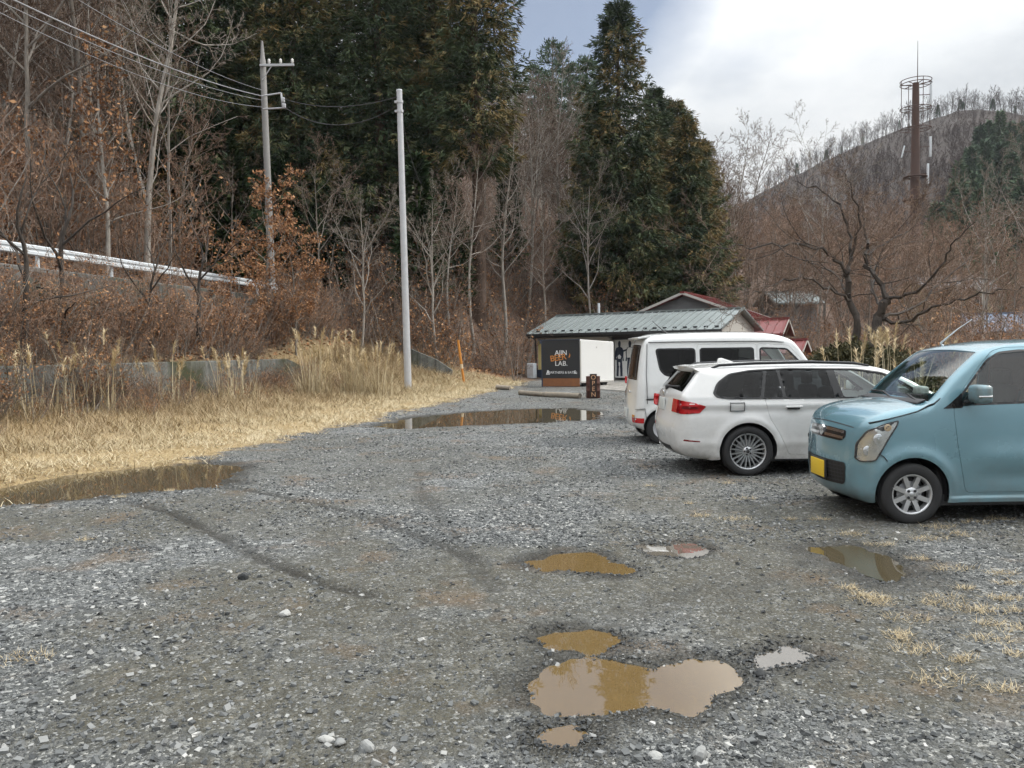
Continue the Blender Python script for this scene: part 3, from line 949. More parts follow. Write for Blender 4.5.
wl.build('wall', M['stucco'], bl)
rf = MB()
ov, og = .55, .35
ze = hw - .02
def roofside(y0, y1):
    za, zb = (hw + .06) - ov * .32, zr + .04
    vs = [(-og, y0, za), (Lb + og, y0, za), (Lb + og, y1, zb), (-og, y1, zb)]
    vs += [(a, b, c - .05) for a, b, c in vs]
    rf.add(vs, [[0, 1, 2, 3], [7, 6, 5, 4], [0, 4, 5, 1], [1, 5, 6, 2], [2, 6, 7, 3], [3, 7, 4, 0]])
    nr = 27
    for i in range(nr + 1):
        x = -og + .03 + (Lb + 2 * og - .06) * i / nr
        vs = [(x - .025, y0, za + .001), (x + .025, y0, za + .001), (x + .025, y1, zb + .001), (x - .025, y1, zb + .001)]
        vs += [(a, b, c + .055) for a, b, c in vs]
        rf.add(vs, [[0, 3, 2, 1], [4, 5, 6, 7], [0, 1, 5, 4], [1, 2, 6, 5], [2, 3, 7, 6], [3, 0, 4, 7]])
roofside(-ov, Db / 2); roofside(Db + ov, Db / 2)
rf.box((Lb / 2, Db / 2, zr + .07), (Lb + 2 * og, .3, .07))
rfo = rf.build('roof', M['roofm'], bl)
za = (hw + .06) - ov * .32
sgm = MB().box((0, 0, 0), (.20, .05, .07)).mesh('snow_guard', M['black'])
for i in range(20):
    g_ = link('snow_guard', sgm, rfo); g_.location = (.2 + i * (Lb - .2) / 19, -ov + .28, za + .14)
gt = MB(); gt.box((Lb / 2, -ov - .05, za - .07), (Lb + 2 * og, .12, .13)); gt.box((Lb / 2, -ov + .02, za - .16), (Lb + 2 * og, .03, .16))
gt.build('gutter', M['black'], bl)
MB().tube([(-.05, -ov, za - .12), (-.06, -.12, za - .35), (-.06, -.08, 0)], .04, 8).build('downpipe', M['black'], bl)
MB().tube([(Lb - .3, -ov, za - .12), (Lb - .25, -.1, za - .3), (Lb - .25, -.08, 0)], .04, 8).build('downpipe', M['black'], bl)
MB().box2((.05, -.035, .55), (.75, -.003, 2.1)).build('panel', M['yellow'], bl)
MB().box2((-.2, -.055, .0), (.78, -.003, .55)).build('plinth', M['navy'], bl)
MB().tube([(2.0, Db / 2 + .7, 3.2), (2.0, Db / 2 + .7, 4.25)], .07, 10).build('flue', M['galv'], bl)
MB().box2((4.5, .16, 2.1), (9.7, .25, 2.28)).build('lintel', M['black'], bl)
# mural of two dark figures inside the opening
mu = empty('figure_poster', (0, 0, 0), ang, 'pale poster of two standing dark figures inside the shop opening', 'poster')
mu.location = bl.matrix_basis @ Vector((5.75, 2.17, .35))
mu.location = Matrix.Translation(bl.location) @ Matrix.Rotation(ang, 4, 'Z') @ Vector((4.98, .62, .12))
MB().box2((-.57, 0, 0), (.62, .04, 2.0)).build('sheet', M['white'], mu)
fg = MB()
def fig(cx, k):
    o = [(-.06, 1.50), (-.09, 1.58), (-.10, 1.68), (-.06, 1.76), (0, 1.79), (.06, 1.76), (.09, 1.68), (.08, 1.58), (.06, 1.50), (.20, 1.44), (.28, 1.25), (.26, 1.0), (.30, .82), (.22, .80), (.17, 1.05), (.17, .80), (.20, .45), (.19, .08), (.06, .06), (.04, .42), (0, .72), (-.05, .42), (-.08, .06), (-.21, .08), (-.19, .45), (-.19, .80), (-.18, 1.05), (-.24, .95), (-.10, .92), (-.12, .85), (-.32, .88), (-.30, 1.25), (-.22, 1.44)]
    fg.prism([(cx + k * x, z * 1.08) for x, z in (o if k > 0 else o[::-1])], -.012, -.002)
fig(-.30, .85); fig(.30, -.85)
fg.prism([(.30, 1.46), (.26, 1.54), (-.05, 1.45), (-.22, 1.52), (-.26, 1.45), (-.05, 1.36)], -.016, -.003)
fg.build('figures', M['navy'], mu)
sh = MB(); sh.prism([(-.38, 1.0), (-.24, .98), (-.20, 1.12), (-.30, 1.22), (-.40, 1.14)], -.018, -.013); sh.build('shirt', M['white'], mu); sh = MB(); sh.prism([(-.34, .62), (-.27, .62), (-.26, .80), (-.35, .82)], -.018, -.013); sh.build('shirt', M['white'], mu); sh = MB(); sh.prism([(.13, 1.05), (.46, 1.05), (.50, 1.45), (.40, 1.58), (.20, 1.58), (.12, 1.4)], -.018, -.013)
sh.build('shirt', M['white'], mu)
# concrete pad before the shop
pd = MB(); pd.add([G(585, 388, .02) + (.02,), G(640, 392, .02) + (.02,), (9.5, 37.8, .02), (5.3, 40.4, .02)], [[0, 1, 2, 3]])
tag(pd.build('pavement', M['kerb']), kind='structure')

# white box body and the black banner board
FN = {}
def text3(name, body, size, mat, parent, loc, rot, ext=.004, shear=0, spacing=1.0, align='CENTER'):
    c = bpy.data.curves.new(name, 'FONT'); c.body = body; c.size = size; c.extrude = ext; c.align_x = align; c.shear = shear; c.space_character = spacing
    c.materials.append(mat)
    tmp = bpy.data.objects.new(name, c); COL.objects.link(tmp)
    dg = bpy.context.evaluated_depsgraph_get()
    me = bpy.data.meshes.new_from_object(tmp.evaluated_get(dg))
    bpy.data.objects.remove(tmp)
    o = link(name, me, parent); o.location = loc; o.rotation_euler = rot
    return o

bx = empty('box_trailer', (2.99, 34.5, 0), math.atan2(1.15, 1.62), 'white box trailer with sloping top behind the barrel', 'trailer')
b_ = MB()
Lw = 1.98
prf = [(0, .16), (Lw, .16), (Lw, 1.93), (Lw - .03, 1.96), (.03, 2.07), (0, 2.04)]
b_.prism(prf, 0, 1.5)
bxo = b_.build('body', M['white'], bx)
bv = bxo.modifiers.new('round', 'BEVEL'); bv.width = .03; bv.segments = 2
ed = MB(); ed.box((.02, -.006, 1.1), (.05, .014, 1.84)); ed.box((Lw / 2, -.006, .20), (Lw, .014, .06)); ed.box((.95, -.008, 1.72), (.04, .016, .05))
ed.build('edging', M['stucco'], bx)
for x_ in (.4, 1.5):
    wh = MB(); wh.lathe([(.02, .02), (.16, .02), (.18, .0), (.18, .12), (.02, .12)], 20, 'Y'); o_ = wh.build('wheel', M['rubber'], bx); o_.location = (x_, .1, .17)
ba = math.atan2(-.55, 1.6)
bn = empty('banner_board', (1.36, 34.95, 0), ba, 'black banner board with orange and white lettering over a rusty base', 'sign')
Lw = 1.68
MB().box2((0, 0, .38), (Lw, .07, 2.05)).build('panel', M['black'], bn)
MB().box2((.01, .005, .02), (Lw - .01, .065, .38)).build('base', mat_plain('rusty_board', (.23, .095, .04), .85, 0, .2, 6), bn)
fr = MB(); fr.box2((-.12, -.02, 2.05), (Lw + .02, .09, 2.09)); fr.box2((-.05, .0, 0), (0, .07, 2.05)); fr.box2((-.12, -.02, 1.9), (-.05, .09, 2.05))
fr.build('frame', M['navy'], bn)
M['owhite'] = mat_plain('white_lettering', (.75, .76, .76), .6, 0, .02)
M['oorange'] = mat_plain('orange_lettering', (.62, .24, .045), .6, 0, .02)
rx = (math.pi / 2, 0, 0)
text3('lettering', 'AJIN', .30, M['owhite'], bn, (.85, -.004, 1.40), rx, spacing=.95)
text3('lettering', 'BEER', .37, M['oorange'], bn, (.74, -.007, 1.165), (math.pi / 2, R(-8), 0), spacing=.9)
text3('lettering', 'LAB.', .30, M['owhite'], bn, (.86, -.004, .93), rx)
text3('lettering', 'PARTNERS & EATS', .15, M['owhite'], bn, (.88, -.004, .585), rx, spacing=.98)
lg = MB()
lg.prism([(.16, .54), (.20, .54), (.25, .64), (.30, .54), (.34, .54), (.27, .74), (.23, .74)], -.006, 0)
lg.prism([(.215, .54), (.285, .54), (.25, .60)], -.006, 0)
lg.build('emblem', M['owhite'], bn); lg = MB()
lg.prism([(1.42, .58), (1.56, .58), (1.57, .62), (1.42, .62)], -.006, 0); lg.lathe([(.05, -.006), (.03, -.006), (.03, 0), (.05, 0), (.05, -.006)], 14, 'Y', (1.48, 0, .67))
lg.build('badge', M['owhite'], bn); lg = MB()
lg.prism([(1.20, 1.28), (1.25, 1.30), (1.27, 1.40), (1.24, 1.47), (1.235, 1.40), (1.20, 1.33)], -.006, 0, 0)
lg.build('flame', M['oorange'], bn)

# barrel with the OPEN board
gx0, gy0 = G(594, 398.5)
M['rust'] = mat_plain('rust_brown_drum', (.085, .034, .024), .75, .1, .3, 7)
br = empty('barrel', (gx0, gy0 + .25, 0), 0, 'rusty brown drum standing in front of the white box trailer', 'barrel')
MB().lathe([(0, 0), (.22, 0), (.235, .02), (.235, .24), (.247, .255), (.235, .27), (.235, .48), (.247, .495), (.235, .51), (.235, .71), (.24, .73), (.225, .735), (.22, .71), (0, .71)], 28).build('drum', M['rust'], br)
ob = empty('open_sign', (gx0 - .02, gy0 + .25 - .285, 0), 0, 'narrow dark brown board reading OPEN downwards, against the drum', 'sign')
MB().box2((-.115, -.015, .02), (.115, .02, .82)).build('board', mat_plain('dark_brown_board', (.028, .014, .010), .7), ob)
for i, ch in enumerate('OPEN'): text3('lettering', ch, .21, mat_plain('pale_orange_letters', (.62, .36, .20), .6) if i == 0 else bpy.data.materials['pale_orange_letters'], ob, (0, -.017, .635 - i * .19), rx)
# logs lying before the box
def log(p0, p1, r, lab):
    o = MB().tube([(0, 0, 0), (p1 - p0) * .5 + Vector((0, .03, .0)), p1 - p0], [r, r * .95, r * .9], 12).build('log', M['timber'])
    o.location = p0; tag(o, lab, 'log', 'logs edging the gravel')
def gp(px, py, dz):
    a, b = G(px, py); return Vector((a, b, max(0, Hs(a, b)) + dz))
log(gp(520, 395, .09), gp(544, 397, .09), .09, 'darker weathered log with leaves on it, left of the pale log')
log(gp(545, 397, .09), gp(580, 398.5, .09), .10, 'pale weathered log lying on the ground left of the rusty drum')
log(gp(496, 391, .10), gp(510, 391, .10), .10, 'short dark log at the edge of the dry grass')
# grey gas box at left end of the shop
gb = empty('meter_box', (0, 0, 0), ang, 'small pale grey utility box at the left end of the shop', 'box')
gb.location = P(532, 385, 42); gb.location.z = Hs(gb.location.x, gb.location.y)
MB().box((0, 0, .4), (.42, .3, .8), 0, None, .02).build('case', M['galv'], gb); MB().box((0, -.16, .45), (.36, .02, .6)).build('door', M['steel'], gb)

# ------------------------------------------------------------------ houses behind
def house(loc, rz, L, D, hwall, hroof, mw, mr, lab, ov=.5):
    h = empty('house', loc, rz, lab, 'house')
    w = MB(); w.box2((-L / 2, -D / 2, -1), (L / 2, D / 2, hwall))
    for sx_ in (-1, 1):
        x0 = sx_ * L / 2 - (.1 if sx_ > 0 else 0)
        w.add([(x0, -D / 2, hwall), (x0, D / 2, hwall), (x0, 0, hroof - .1), (x0 + .1, -D / 2, hwall), (x0 + .1, D / 2, hwall), (x0 + .1, 0, hroof - .1)], [[0, 2, 1], [3, 4, 5], [0, 3, 5, 2], [1, 2, 5, 4]])
    w.build('wall', mw, h)
    r = MB()
    sl = (hroof - hwall) / (D / 2)
    for s in (-1, 1):
        vs = [(-L / 2 - ov, s * (D / 2 + ov), hwall - ov * sl + .08), (L / 2 + ov, s * (D / 2 + ov), hwall - ov * sl + .08), (L / 2 + ov, 0, hroof + .08), (-L / 2 - ov, 0, hroof + .08)]
        vs += [(a, b, c - .14) for a, b, c in vs]
        r.add(vs, [[0, 1, 2, 3], [7, 6, 5, 4], [0, 4, 5, 1], [1, 5, 6, 2], [2, 6, 7, 3], [3, 7, 4, 0]])
        for i in range(int(L / .45)):
            x = -L / 2 - ov + .1 + i * .45
            va = [(x, s * (D / 2 + ov), hwall - ov * sl + .081), (x + .05, s * (D / 2 + ov), hwall - ov * sl + .081), (x + .05, 0, hroof + .081), (x, 0, hroof + .081)]
            va += [(a, b, c + .05) for a, b, c in va]
            r.add(va, [[4, 5, 6, 7], [0, 1, 5, 4], [1, 2, 6, 5], [2, 3, 7, 6], [3, 0, 4, 7]])
    r.box((0, 0, hroof + .1), (L + 2 * ov + .1, .28, .12))
    r.build('roof', mr, h)
    for sx_ in (-1, 1):
        f = MB()
        for s in (-1, 1):
            a = Vector((sx_ * (L / 2 + ov + .03), s * (D / 2 + ov), hwall - ov * sl - .03)); b = Vector((sx_ * (L / 2 + ov + .03), 0, hroof - .03))
            f.add([a, b, b + Vector((0, 0, .16)), a + Vector((0, 0, .16))], [[0, 1, 2, 3]])
        f.build('bargeboard', M['stucco'], h)
    return h
def window(h, loc, rz, w, hh):
    e = empty('window', loc, rz, parent=h)
    MB().box((0, 0, 0), (w, .05, hh)).build('pane', M['glassd'], e)
    f = MB()
    for a in (-1, 0, 1): f.box((a * w / 2, -.02, 0), (.06, .09, hh + .06))
    for a in (-1, 1): f.box((0, -.02, a * hh / 2), (w + .06, .09, .06))
    f.build('frame', M['galv'], e)
M['beigeh'] = mat_plain('faded_ochre_wall', (.36, .31, .19), .9)
M['glassd'] = mat_plain('dark_window', (.03, .035, .04), .08)
c = P(702, 300, 53)
h1 = house((c.x, c.y, 0), R(62), 8.5, 7.0, 3.6, 4.95, M['greywall'], M['redroof'], 'red roofed house whose gable shows above the shop roof')
window(h1, (-4.28, 0, 2.6), R(90) + math.pi, 1.6, .9)
an = house((P(752, 320, 46).x, 46.5, 0), R(62 + 90), 3.4, 3.0, 2.5, 3.15, M['greywall'], M['redroof'], 'low red roofed annex to the right of the shop gable')
window(an, (0, 2.13, 1.7), math.pi, 1.2, .8)
h3 = house((P(776, 340, 43).x, 43, 0), R(150), 2.6, 2.4, 1.35, 1.9, M['stucco'], M['redroof'], 'small shed with dull red roof at the front right of the annex', .3)
house((P(788, 330, 70).x, 70, float(base_h(np.array([24.5]), np.array([70.]))[0])), R(10), 3.6, 3.2, 1.9, 2.7, M['greywall'], M['roofm'], 'pale grey roofed shed half hidden behind the cherry tree')
yz = float(base_h(np.array([44.]), np.array([80.]))[0])
h4 = house((P(945, 290, 80).x, 80, yz), R(8), 7, 5, 3.6, 4.9, M['beigeh'], M['greywall'], 'ochre house glimpsed between the branches of the cherry tree')
window(h4, (-1.5, -2.53, 2.2), 0, 1.6, 1.1); window(h4, (1.8, -2.53, 2.2), 0, 1.6, 1.1)
h5 = house((P(1012, 310, 62).x, 62, float(base_h(np.array([39.]), np.array([62.]))[0])), R(-12), 7, 5, 2.7, 3.9, M['stucco'], mat_plain('blue_grey_roof', (.16, .20, .27), .5), 'house with blue grey roof at the right edge behind bare twigs')
window(h5, (-1.5, -2.53, 1.5), 0, 1.6, 1.1)

# ------------------------------------------------------------------ antenna mast
tb = P(915, 190, 120)
zt_ = P(915, 83, 120).z
zb_ = Hs(tb.x, tb.y) - .5
tw = empty('antenna_tower', (tb.x, tb.y, zb_), 0, 'rusty brown antenna tower with ring platforms on the hillside', 'tower')
ht = zt_ - zb_
M['rusty'] = mat_plain('weathered_brown_steel', (.085, .048, .036), .75, .2, .25, .5)
MB().tube([(0, 0, 0), (0, 0, ht * .55), (0, 0, ht)], [.82, .66, .46], 20).build('mast', M['rusty'], tw)
MB().tube([(.25, 0, ht), (.25, 0, ht + 6.2)], [.07, .03], 6).build('rod', M['rusty'], tw)
for dz in (-.2, -3.8, -6.8):
    pf = MB()
    n = 20; rr_ = 2.15
    for zz in (0,) if dz < -.5 else (0, .5):
        ring = [(rr_ * math.cos(2 * math.pi * i / n), rr_ * math.sin(2 * math.pi * i / n), ht + dz + zz) for i in range(n + 1)]
        pf.tube(ring, .06, 5)
    for i in range(0, n, 3): pf.tube([(.6 * math.cos(2 * math.pi * i / n), .6 * math.sin(2 * math.pi * i / n), ht + dz), (rr_ * math.cos(2 * math.pi * i / n), rr_ * math.sin(2 * math.pi * i / n), ht + dz)], .06, 4)
    pf.build('platform', M['rusty'], tw)
vb = MB()
for i in range(0, 20, 5): vb.tube([(2.15 * math.cos(2 * math.pi * i / 20), 2.15 * math.sin(2 * math.pi * i / 20), ht - 6.8), (2.15 * math.cos(2 * math.pi * i / 20), 2.15 * math.sin(2 * math.pi * i / 20), ht + .3)], .05, 4)
vb.build('cage', M['rusty'], tw)
am = MB().box((0, 0, 0), (.30, .22, 3.0), 0, None, .03).mesh('antenna', M['galv'])
for (dx, dy, dz) in ((2.1, -.3, -1.8), (2.1, -.3, -9.5), (1.75, -.3, -13.5), (-2.0, -.3, -10.2)):
    a_ = link('antenna', am, tw); a_.location = (dx, dy, ht + dz)
    if dx < 0: a_.rotation_euler = (0, R(14), 0); a_.scale = (.6, .6, .6)
    sp_ = MB().tube([(0, 0, ht + dz), (dx, dy, ht + dz)], .06, 4); sp_.build('bracket', M['rusty'], tw)
pl2 = MB()
for dz in (-14, -17.5): pl2.lathe([(1.0, ht + dz), (1.7, ht + dz), (1.7, ht + dz + .12), (1.0, ht + dz + .12)], 16)
pl2.build('collar', M['rusty'], tw)
# ------------------------------------------------------------------ vegetation
def tubes(S, k):
    """S: rows (p0 3, p1 3, r0, r1, tone) -> k sided open tubes"""
    S = np.asarray(S, float)
    a, b, r0, r1, tn = S[:, 0:3], S[:, 3:6], S[:, 6], S[:, 7], S[:, 8]
    d = b - a; d /= np.linalg.norm(d, axis=1, keepdims=True) + 1e-9
    ref = np.where(np.abs(d[:, 2:3]) < .9, np.array([[0, 0, 1.]]), np.array([[1., 0, 0]]))
    e = np.cross(d, ref); e /= np.linalg.norm(e, axis=1, keepdims=True); f = np.cross(d, e)
    ws = 2 * np.pi * np.arange(k) / k
    ring = np.cos(ws)[None, :, None] * e[:, None] + np.sin(ws)[None, :, None] * f[:, None]
    b2 = b + d * (r1[:, None] * .3)
    V = np.concatenate([a[:, None] + ring * r0[:, None, None], b2[:, None] + ring * r1[:, None, None]], 1)
    q = np.arange(k); q2 = (q + 1) % k
    F = np.stack([q, q2, q2 + k, q + k], 1)[None] + (np.arange(len(S)) * 2 * k)[:, None, None]
    return V.reshape(-1, 3), F.reshape(-1, 4), np.repeat(tn, 2 * k)


class Bare:
    """a leafless tree grown branch by branch"""
    def __init__(s, seed, H, r, levels, trunk_wob=.04, start=.3, lean=(0, 0), twig_r=.006, leaves=0.0, leaf_size=.06, min_z=0.0):
        s.r = random.Random(seed); s.trunk = []; s.big = []; s.thin = []; s.tips = []; s.lv = levels; s.tr = twig_r
        n = 12
        p = Vector((0, 0, -.3)); d = Vector((lean[0], lean[1], 1)).normalized()
        pts = [p.copy()]
        for i in range(n):
            d = (d + Vector((s.r.gauss(0, trunk_wob), s.r.gauss(0, trunk_wob), .05))).normalized()
            p = p + d * (H + .3) / n; pts.append(p.copy())
        rad = [r * (1.25 if i == 0 else 1) * (1 - .93 * (i / n) ** 1.1) + .008 for i in range(n + 1)]
        s.put(pts, rad, s.trunk, .5)
        s.children(pts, rad, 0, H, start)
    def put(s, pts, rad, L, tone):
        for i in range(len(pts) - 1): L.append((*pts[i], *pts[i + 1], rad[i], rad[i + 1], tone))
    def children(s, pts, rad, lev, plen, start):
        if lev >= len(s.lv): return
        c = s.lv[lev]
        rr = s.r
        n = c['n'] if isinstance(c['n'], int) else rr.randint(*c['n'])
        az = rr.uniform(0, 6.28)
        for i in range(n):
            f = start + (1 - start) * (i + rr.random()) / n
            f = min(f, .985)
            x = f * (len(pts) - 1); k = int(x); t_ = x - k
            p = pts[k].lerp(pts[k + 1], t_); pd = (pts[k + 1] - pts[k]).normalized()
            pr = rad[k] * (1 - t_) + rad[k + 1] * t_
            az += 2.4 + rr.gauss(0, .5)
            e = pd.orthogonal().normalized(); g = pd.cross(e)
            sd = e * math.cos(az) + g * math.sin(az)
            an = R(rr.gauss(c['ang'], c.get('ang_s', 10)))
            d = pd * math.cos(an) + sd * math.sin(an)
            L = plen * c['len'] * (1 - c.get('fall', .6) * f) * rr.uniform(.65, 1.2)
            if L < .05: continue
            r0 = min(pr * .7, max(s.tr, L * c.get('rk', .011)))
            s.limb(p, d, L, r0, lev, c)
    def limb(s, p, d, L, r0, lev, c):
        rr = s.r
        ns = c.get('seg', 4)
        pts = [p.copy()]; rad = [r0]
        up = c.get('up', .1); wb = c.get('wob', .13)
        for j in range(ns):
            d = (d + Vector((rr.gauss(0, wb), rr.gauss(0, wb), rr.gauss(0, wb) + up))).normalized()
            p = p + d * L / ns; pts.append(p.copy()); rad.append(max(s.tr * .8, r0 * (1 - .8 * (j + 1) / ns)))
        tone = min(1, max(0, rr.gauss(.5, .2)))
        s.put(pts, rad, s.big if r0 > .02 else s.thin, tone)
        if lev >= len(s.lv) - 2: s.tips += pts[1:]
        s.children(pts, rad, lev + 1, L, c.get('start', .25))
    def meshes(s, name, mbark, mtwig, leaves=0, leaf_size=.07, leaf_mat=None, big_bark=True):
        V, F, T = tubes(s.trunk, 8)
        tm = mesh_np('trunk', V, F, mbark, True)
        a = tubes(s.big, 5) if s.big else None
        b = tubes(s.thin, 3) if s.thin else None
        V, F, T, mi, o = [], [], [], [], 0
        mats = [mtwig, mbark]
        for q, m_ in ((a, 1 if big_bark else 0), (b, 0)):
            if q is None: continue
            V.append(q[0]); F.append(q[1] + o); T.append(q[2]); mi.append(np.full(len(q[1]), m_)); o += len(q[0])
        if leaves:
            n = int(len(s.tips) * leaves)
            c = np.array([s.r.choice(s.tips)[:] for _ in range(n)]) + rng.normal(0, .08, (n, 3))
            A = rng.normal(0, 1, (n, 3)); A /= np.linalg.norm(A, axis=1, keepdims=True)
            B = np.cross(A, rng.normal(0, 1, (n, 3))); B /= np.linalg.norm(B, axis=1, keepdims=True)
            sz = leaf_size * rng.uniform(.6, 1.3, (n, 1))
            V.append(np.stack([c - A * sz, c + B * sz * .55, c + A * sz, c - B * sz * .55], 1).reshape(-1, 3))
            F.append(np.arange(4)[None] + 4 * np.arange(n)[:, None] + o); T.append(np.repeat(rng.random(n), 4)); mi.append(np.full(n, 2)); mats.append(leaf_mat)
        cm = mesh_np('crown', np.concatenate(V), np.concatenate(F), mats, False, np.concatenate(mi), dict(tone=np.concatenate(T)))
        return tm, cm


def sprays(c, ax, L, w, tone, fold=True):
    """flat pointed foliage sprays: centre base c, direction ax"""
    n = len(c)
    B = np.cross(ax, rng.normal(0, 1, (n, 3))); B /= np.linalg.norm(B, axis=1, keepdims=True) + 1e-9
    mid = c + ax * (L * .45)[:, None]
    V = np.stack([c, mid + B * (w / 2)[:, None], c + ax * L[:, None], mid - B * (w / 2)[:, None]], 1).reshape(-1, 3)
    F = np.arange(4)[None] + 4 * np.arange(n)[:, None]
    return V, F, np.repeat(tone, 4)


def cedar(seed, H, rad, low=.08, tipc=.55, dens=1.0, mat='cedar'):
    """tall Japanese cedar: whorls of drooping boughs carrying ropy clumps of foliage"""
    rr = np.random.default_rng(seed)
    ts, bs = [], []
    n = 14
    pts = [Vector((rr.normal(0, .05), rr.normal(0, .05), -.5 + (H + .4) * i / n)) for i in range(n + 1)]
    for i in range(n): ts.append((*pts[i], *pts[i + 1], H * .016 * (1 - .95 * i / n) + .02, H * .016 * (1 - .95 * (i + 1) / n) + .02, .5))
    C, A, L, W, T = [], [], [], [], []
    z = H * low
    while z < H * .985:
        f = z / H
        prof = rad * (1 - f) ** .62 * (.55 + .45 * min(1, (f - low) / .12 + .25)) + .12
        nb = int(5 + 3 * (1 - f))
        a0 = rr.uniform(0, 6.28)
        for b in range(nb):
            az = a0 + 6.283 * b / nb + rr.normal(0, .25)
            ln = prof * rr.uniform(.55, 1.18)
            if rr.random() < .06: continue
            hd = np.array([math.cos(az), math.sin(az), 0])
            m = max(3, int(ln / .42))
            droop = rr.uniform(.10, .38) * ln * (1 - .75 * f)
            prev = None
            tone_b = rr.normal(0, .10)
            for j in range(m + 1):
                g = j / m
                q = hd * ln * g + np.array([0, 0, z - droop * math.sin(g * 2.4) + .25 * ln * g * g * (.3 + f)])
                if prev is not None: bs.append((*prev, *q, .045 * (1 - g * .8) * (1 - f * .6), .04 * (1 - g * .8) * (1 - f * .6), .3))
                prev = q
                if g < .18 and rr.random() < .6: continue
                side = np.array([-hd[1], hd[0], 0])
                sp = .22 + .13 * ln * (1 - abs(g - .6))
                pn_ = float(fbm(q[0] / 1.5 + 40 + seed * 9 + q[1] / 2.2, q[2] / 1.6 + q[1] / 1.9, seed, 2)) - .5
                for ci in range(3):
                    k = int((5 + 8 * g) * dens)
                    cq = q + side * (ci - 1) * sp * rr.uniform(.7, 1.3) + rr.normal(0, .07, 3) - np.array([0, 0, .05 + .1 * abs(ci - 1)])
                    cc = cq + rr.normal(0, .085, (k, 3))
                    hang = hd * rr.uniform(.2, .7) + side * (ci - 1) * .45 + np.array([0, 0, rr.uniform(-.75, -.1) + .35 * f])
                    dd = hang + rr.normal(0, .24, (k, 3))
                    dd /= np.linalg.norm(dd, axis=1, keepdims=True)
                    tcl = rr.normal(0, .12)
                    C.append(cc); A.append(dd); L.append(rr.uniform(.26, .52, k)); W.append(rr.uniform(.045, .095, k))
                    T.append(np.clip(rr.normal(.24 + tipc * max(0, g - .4) * (.4 + 2.2 * max(0, pn_ + .25)) + .6 * pn_ + .6 * tone_b + tcl, .05, k), 0, 1))
        z += rr.uniform(.30, .52) * (1 - .35 * f)
    V, F, tn = sprays(np.concatenate(C), np.concatenate(A), np.concatenate(L), np.concatenate(W), np.concatenate(T))
    b = tubes(bs, 3)
    cm = mesh_np('crown', np.concatenate([V, b[0]]), np.concatenate([F, b[1] + len(V)]), [M[mat], M['bark_cedar']], False,
                 np.concatenate([np.zeros(len(F)), np.ones(len(b[1]))]), dict(tone=np.concatenate([tn, b[2]])))
    V, F, T_ = tubes(ts, 9)
    return mesh_np('trunk', V, F, M['bark_cedar'], True), cm


def pine_tree(seed, H, rad, low=.35):
    """pine or fir with flat separated tiers"""
    rr = np.random.default_rng(seed)
    ts, bs = [], []
    n = 10
    pts = [Vector((rr.normal(0, .08), rr.normal(0, .08), -.5 + (H + .4) * i / n)) for i in range(n + 1)]
    for i in range(n): ts.append((*pts[i], *pts[i + 1], H * .015 * (1 - .95 * i / n) + .02, H * .015 * (1 - .95 * (i + 1) / n) + .02, .5))
    C, A, L, W, T = [], [], [], [], []
    z = H * low
    while z < H * .98:
        f = z / H; prof = rad * (1 - f) ** .75 + .2
        nb = 5; a0 = rr.uniform(0, 6.28)
        for b in range(nb):
            az = a0 + 6.283 * b / nb + rr.normal(0, .3); ln = prof * rr.uniform(.6, 1.15); hd = np.array([math.cos(az), math.sin(az), 0])
            m = max(2, int(ln / .5)); prev = None
            for j in range(m + 1):
                g = j / m; q = hd * ln * g + np.array([0, 0, z + .35 * ln * g * g - .1 * ln * g])
                if prev is not None: bs.append((*prev, *q, .04, .03, .4))
                prev = q
                if g < .3: continue
                k = 30
                cc = q + rr.normal(0, .16, (k, 3)) * np.array([1, 1, .4]) * (1 + .6 * ln * .3)
                dd = hd * .5 + rr.normal(0, .6, (k, 3)) + np.array([0, 0, .35]); dd /= np.linalg.norm(dd, axis=1, keepdims=True)
                C.append(cc); A.append(dd); L.append(rr.uniform(.2, .45, k)); W.append(rr.uniform(.07, .14, k)); T.append(np.clip(rr.normal(.45, .2, k), 0, 1))
        z += rr.uniform(.5, .85)
    V, F, tn = sprays(np.concatenate(C), np.concatenate(A), np.concatenate(L), np.concatenate(W), np.concatenate(T))
    b = tubes(bs, 3)
    cm = mesh_np('crown', np.concatenate([V, b[0]]), np.concatenate([F, b[1] + len(V)]), [M['pine'], M['bark_grey']], False,
                 np.concatenate([np.zeros(len(F)), np.ones(len(b[1]))]), dict(tone=np.concatenate([tn, b[2]])))
    V, F, T_ = tubes(ts, 7)
    return mesh_np('trunk', V, F, M['bark_grey'], True), cm


def plant_tree(name, ms, x, y, lab, cat='tree', group=None, scale=1.0, rz=None, dz=0.0):
    rr = random.Random(hash((round(x, 2), round(y, 2))) & 0xffff)
    r_ = empty(name, (x, y, Hs(x, y) - .1 + dz), rr.uniform(0, 6.28) if rz is None else rz, lab, cat, group)
    sc = (scale, scale, scale)
    for nm, me in zip(('trunk', 'crown'), ms):
        o = link(nm, me, r_)
    r_.scale = sc
    return r_


def at(px, Y, off=0.0):
    q = P(px, 350, Y); return q.x, Y


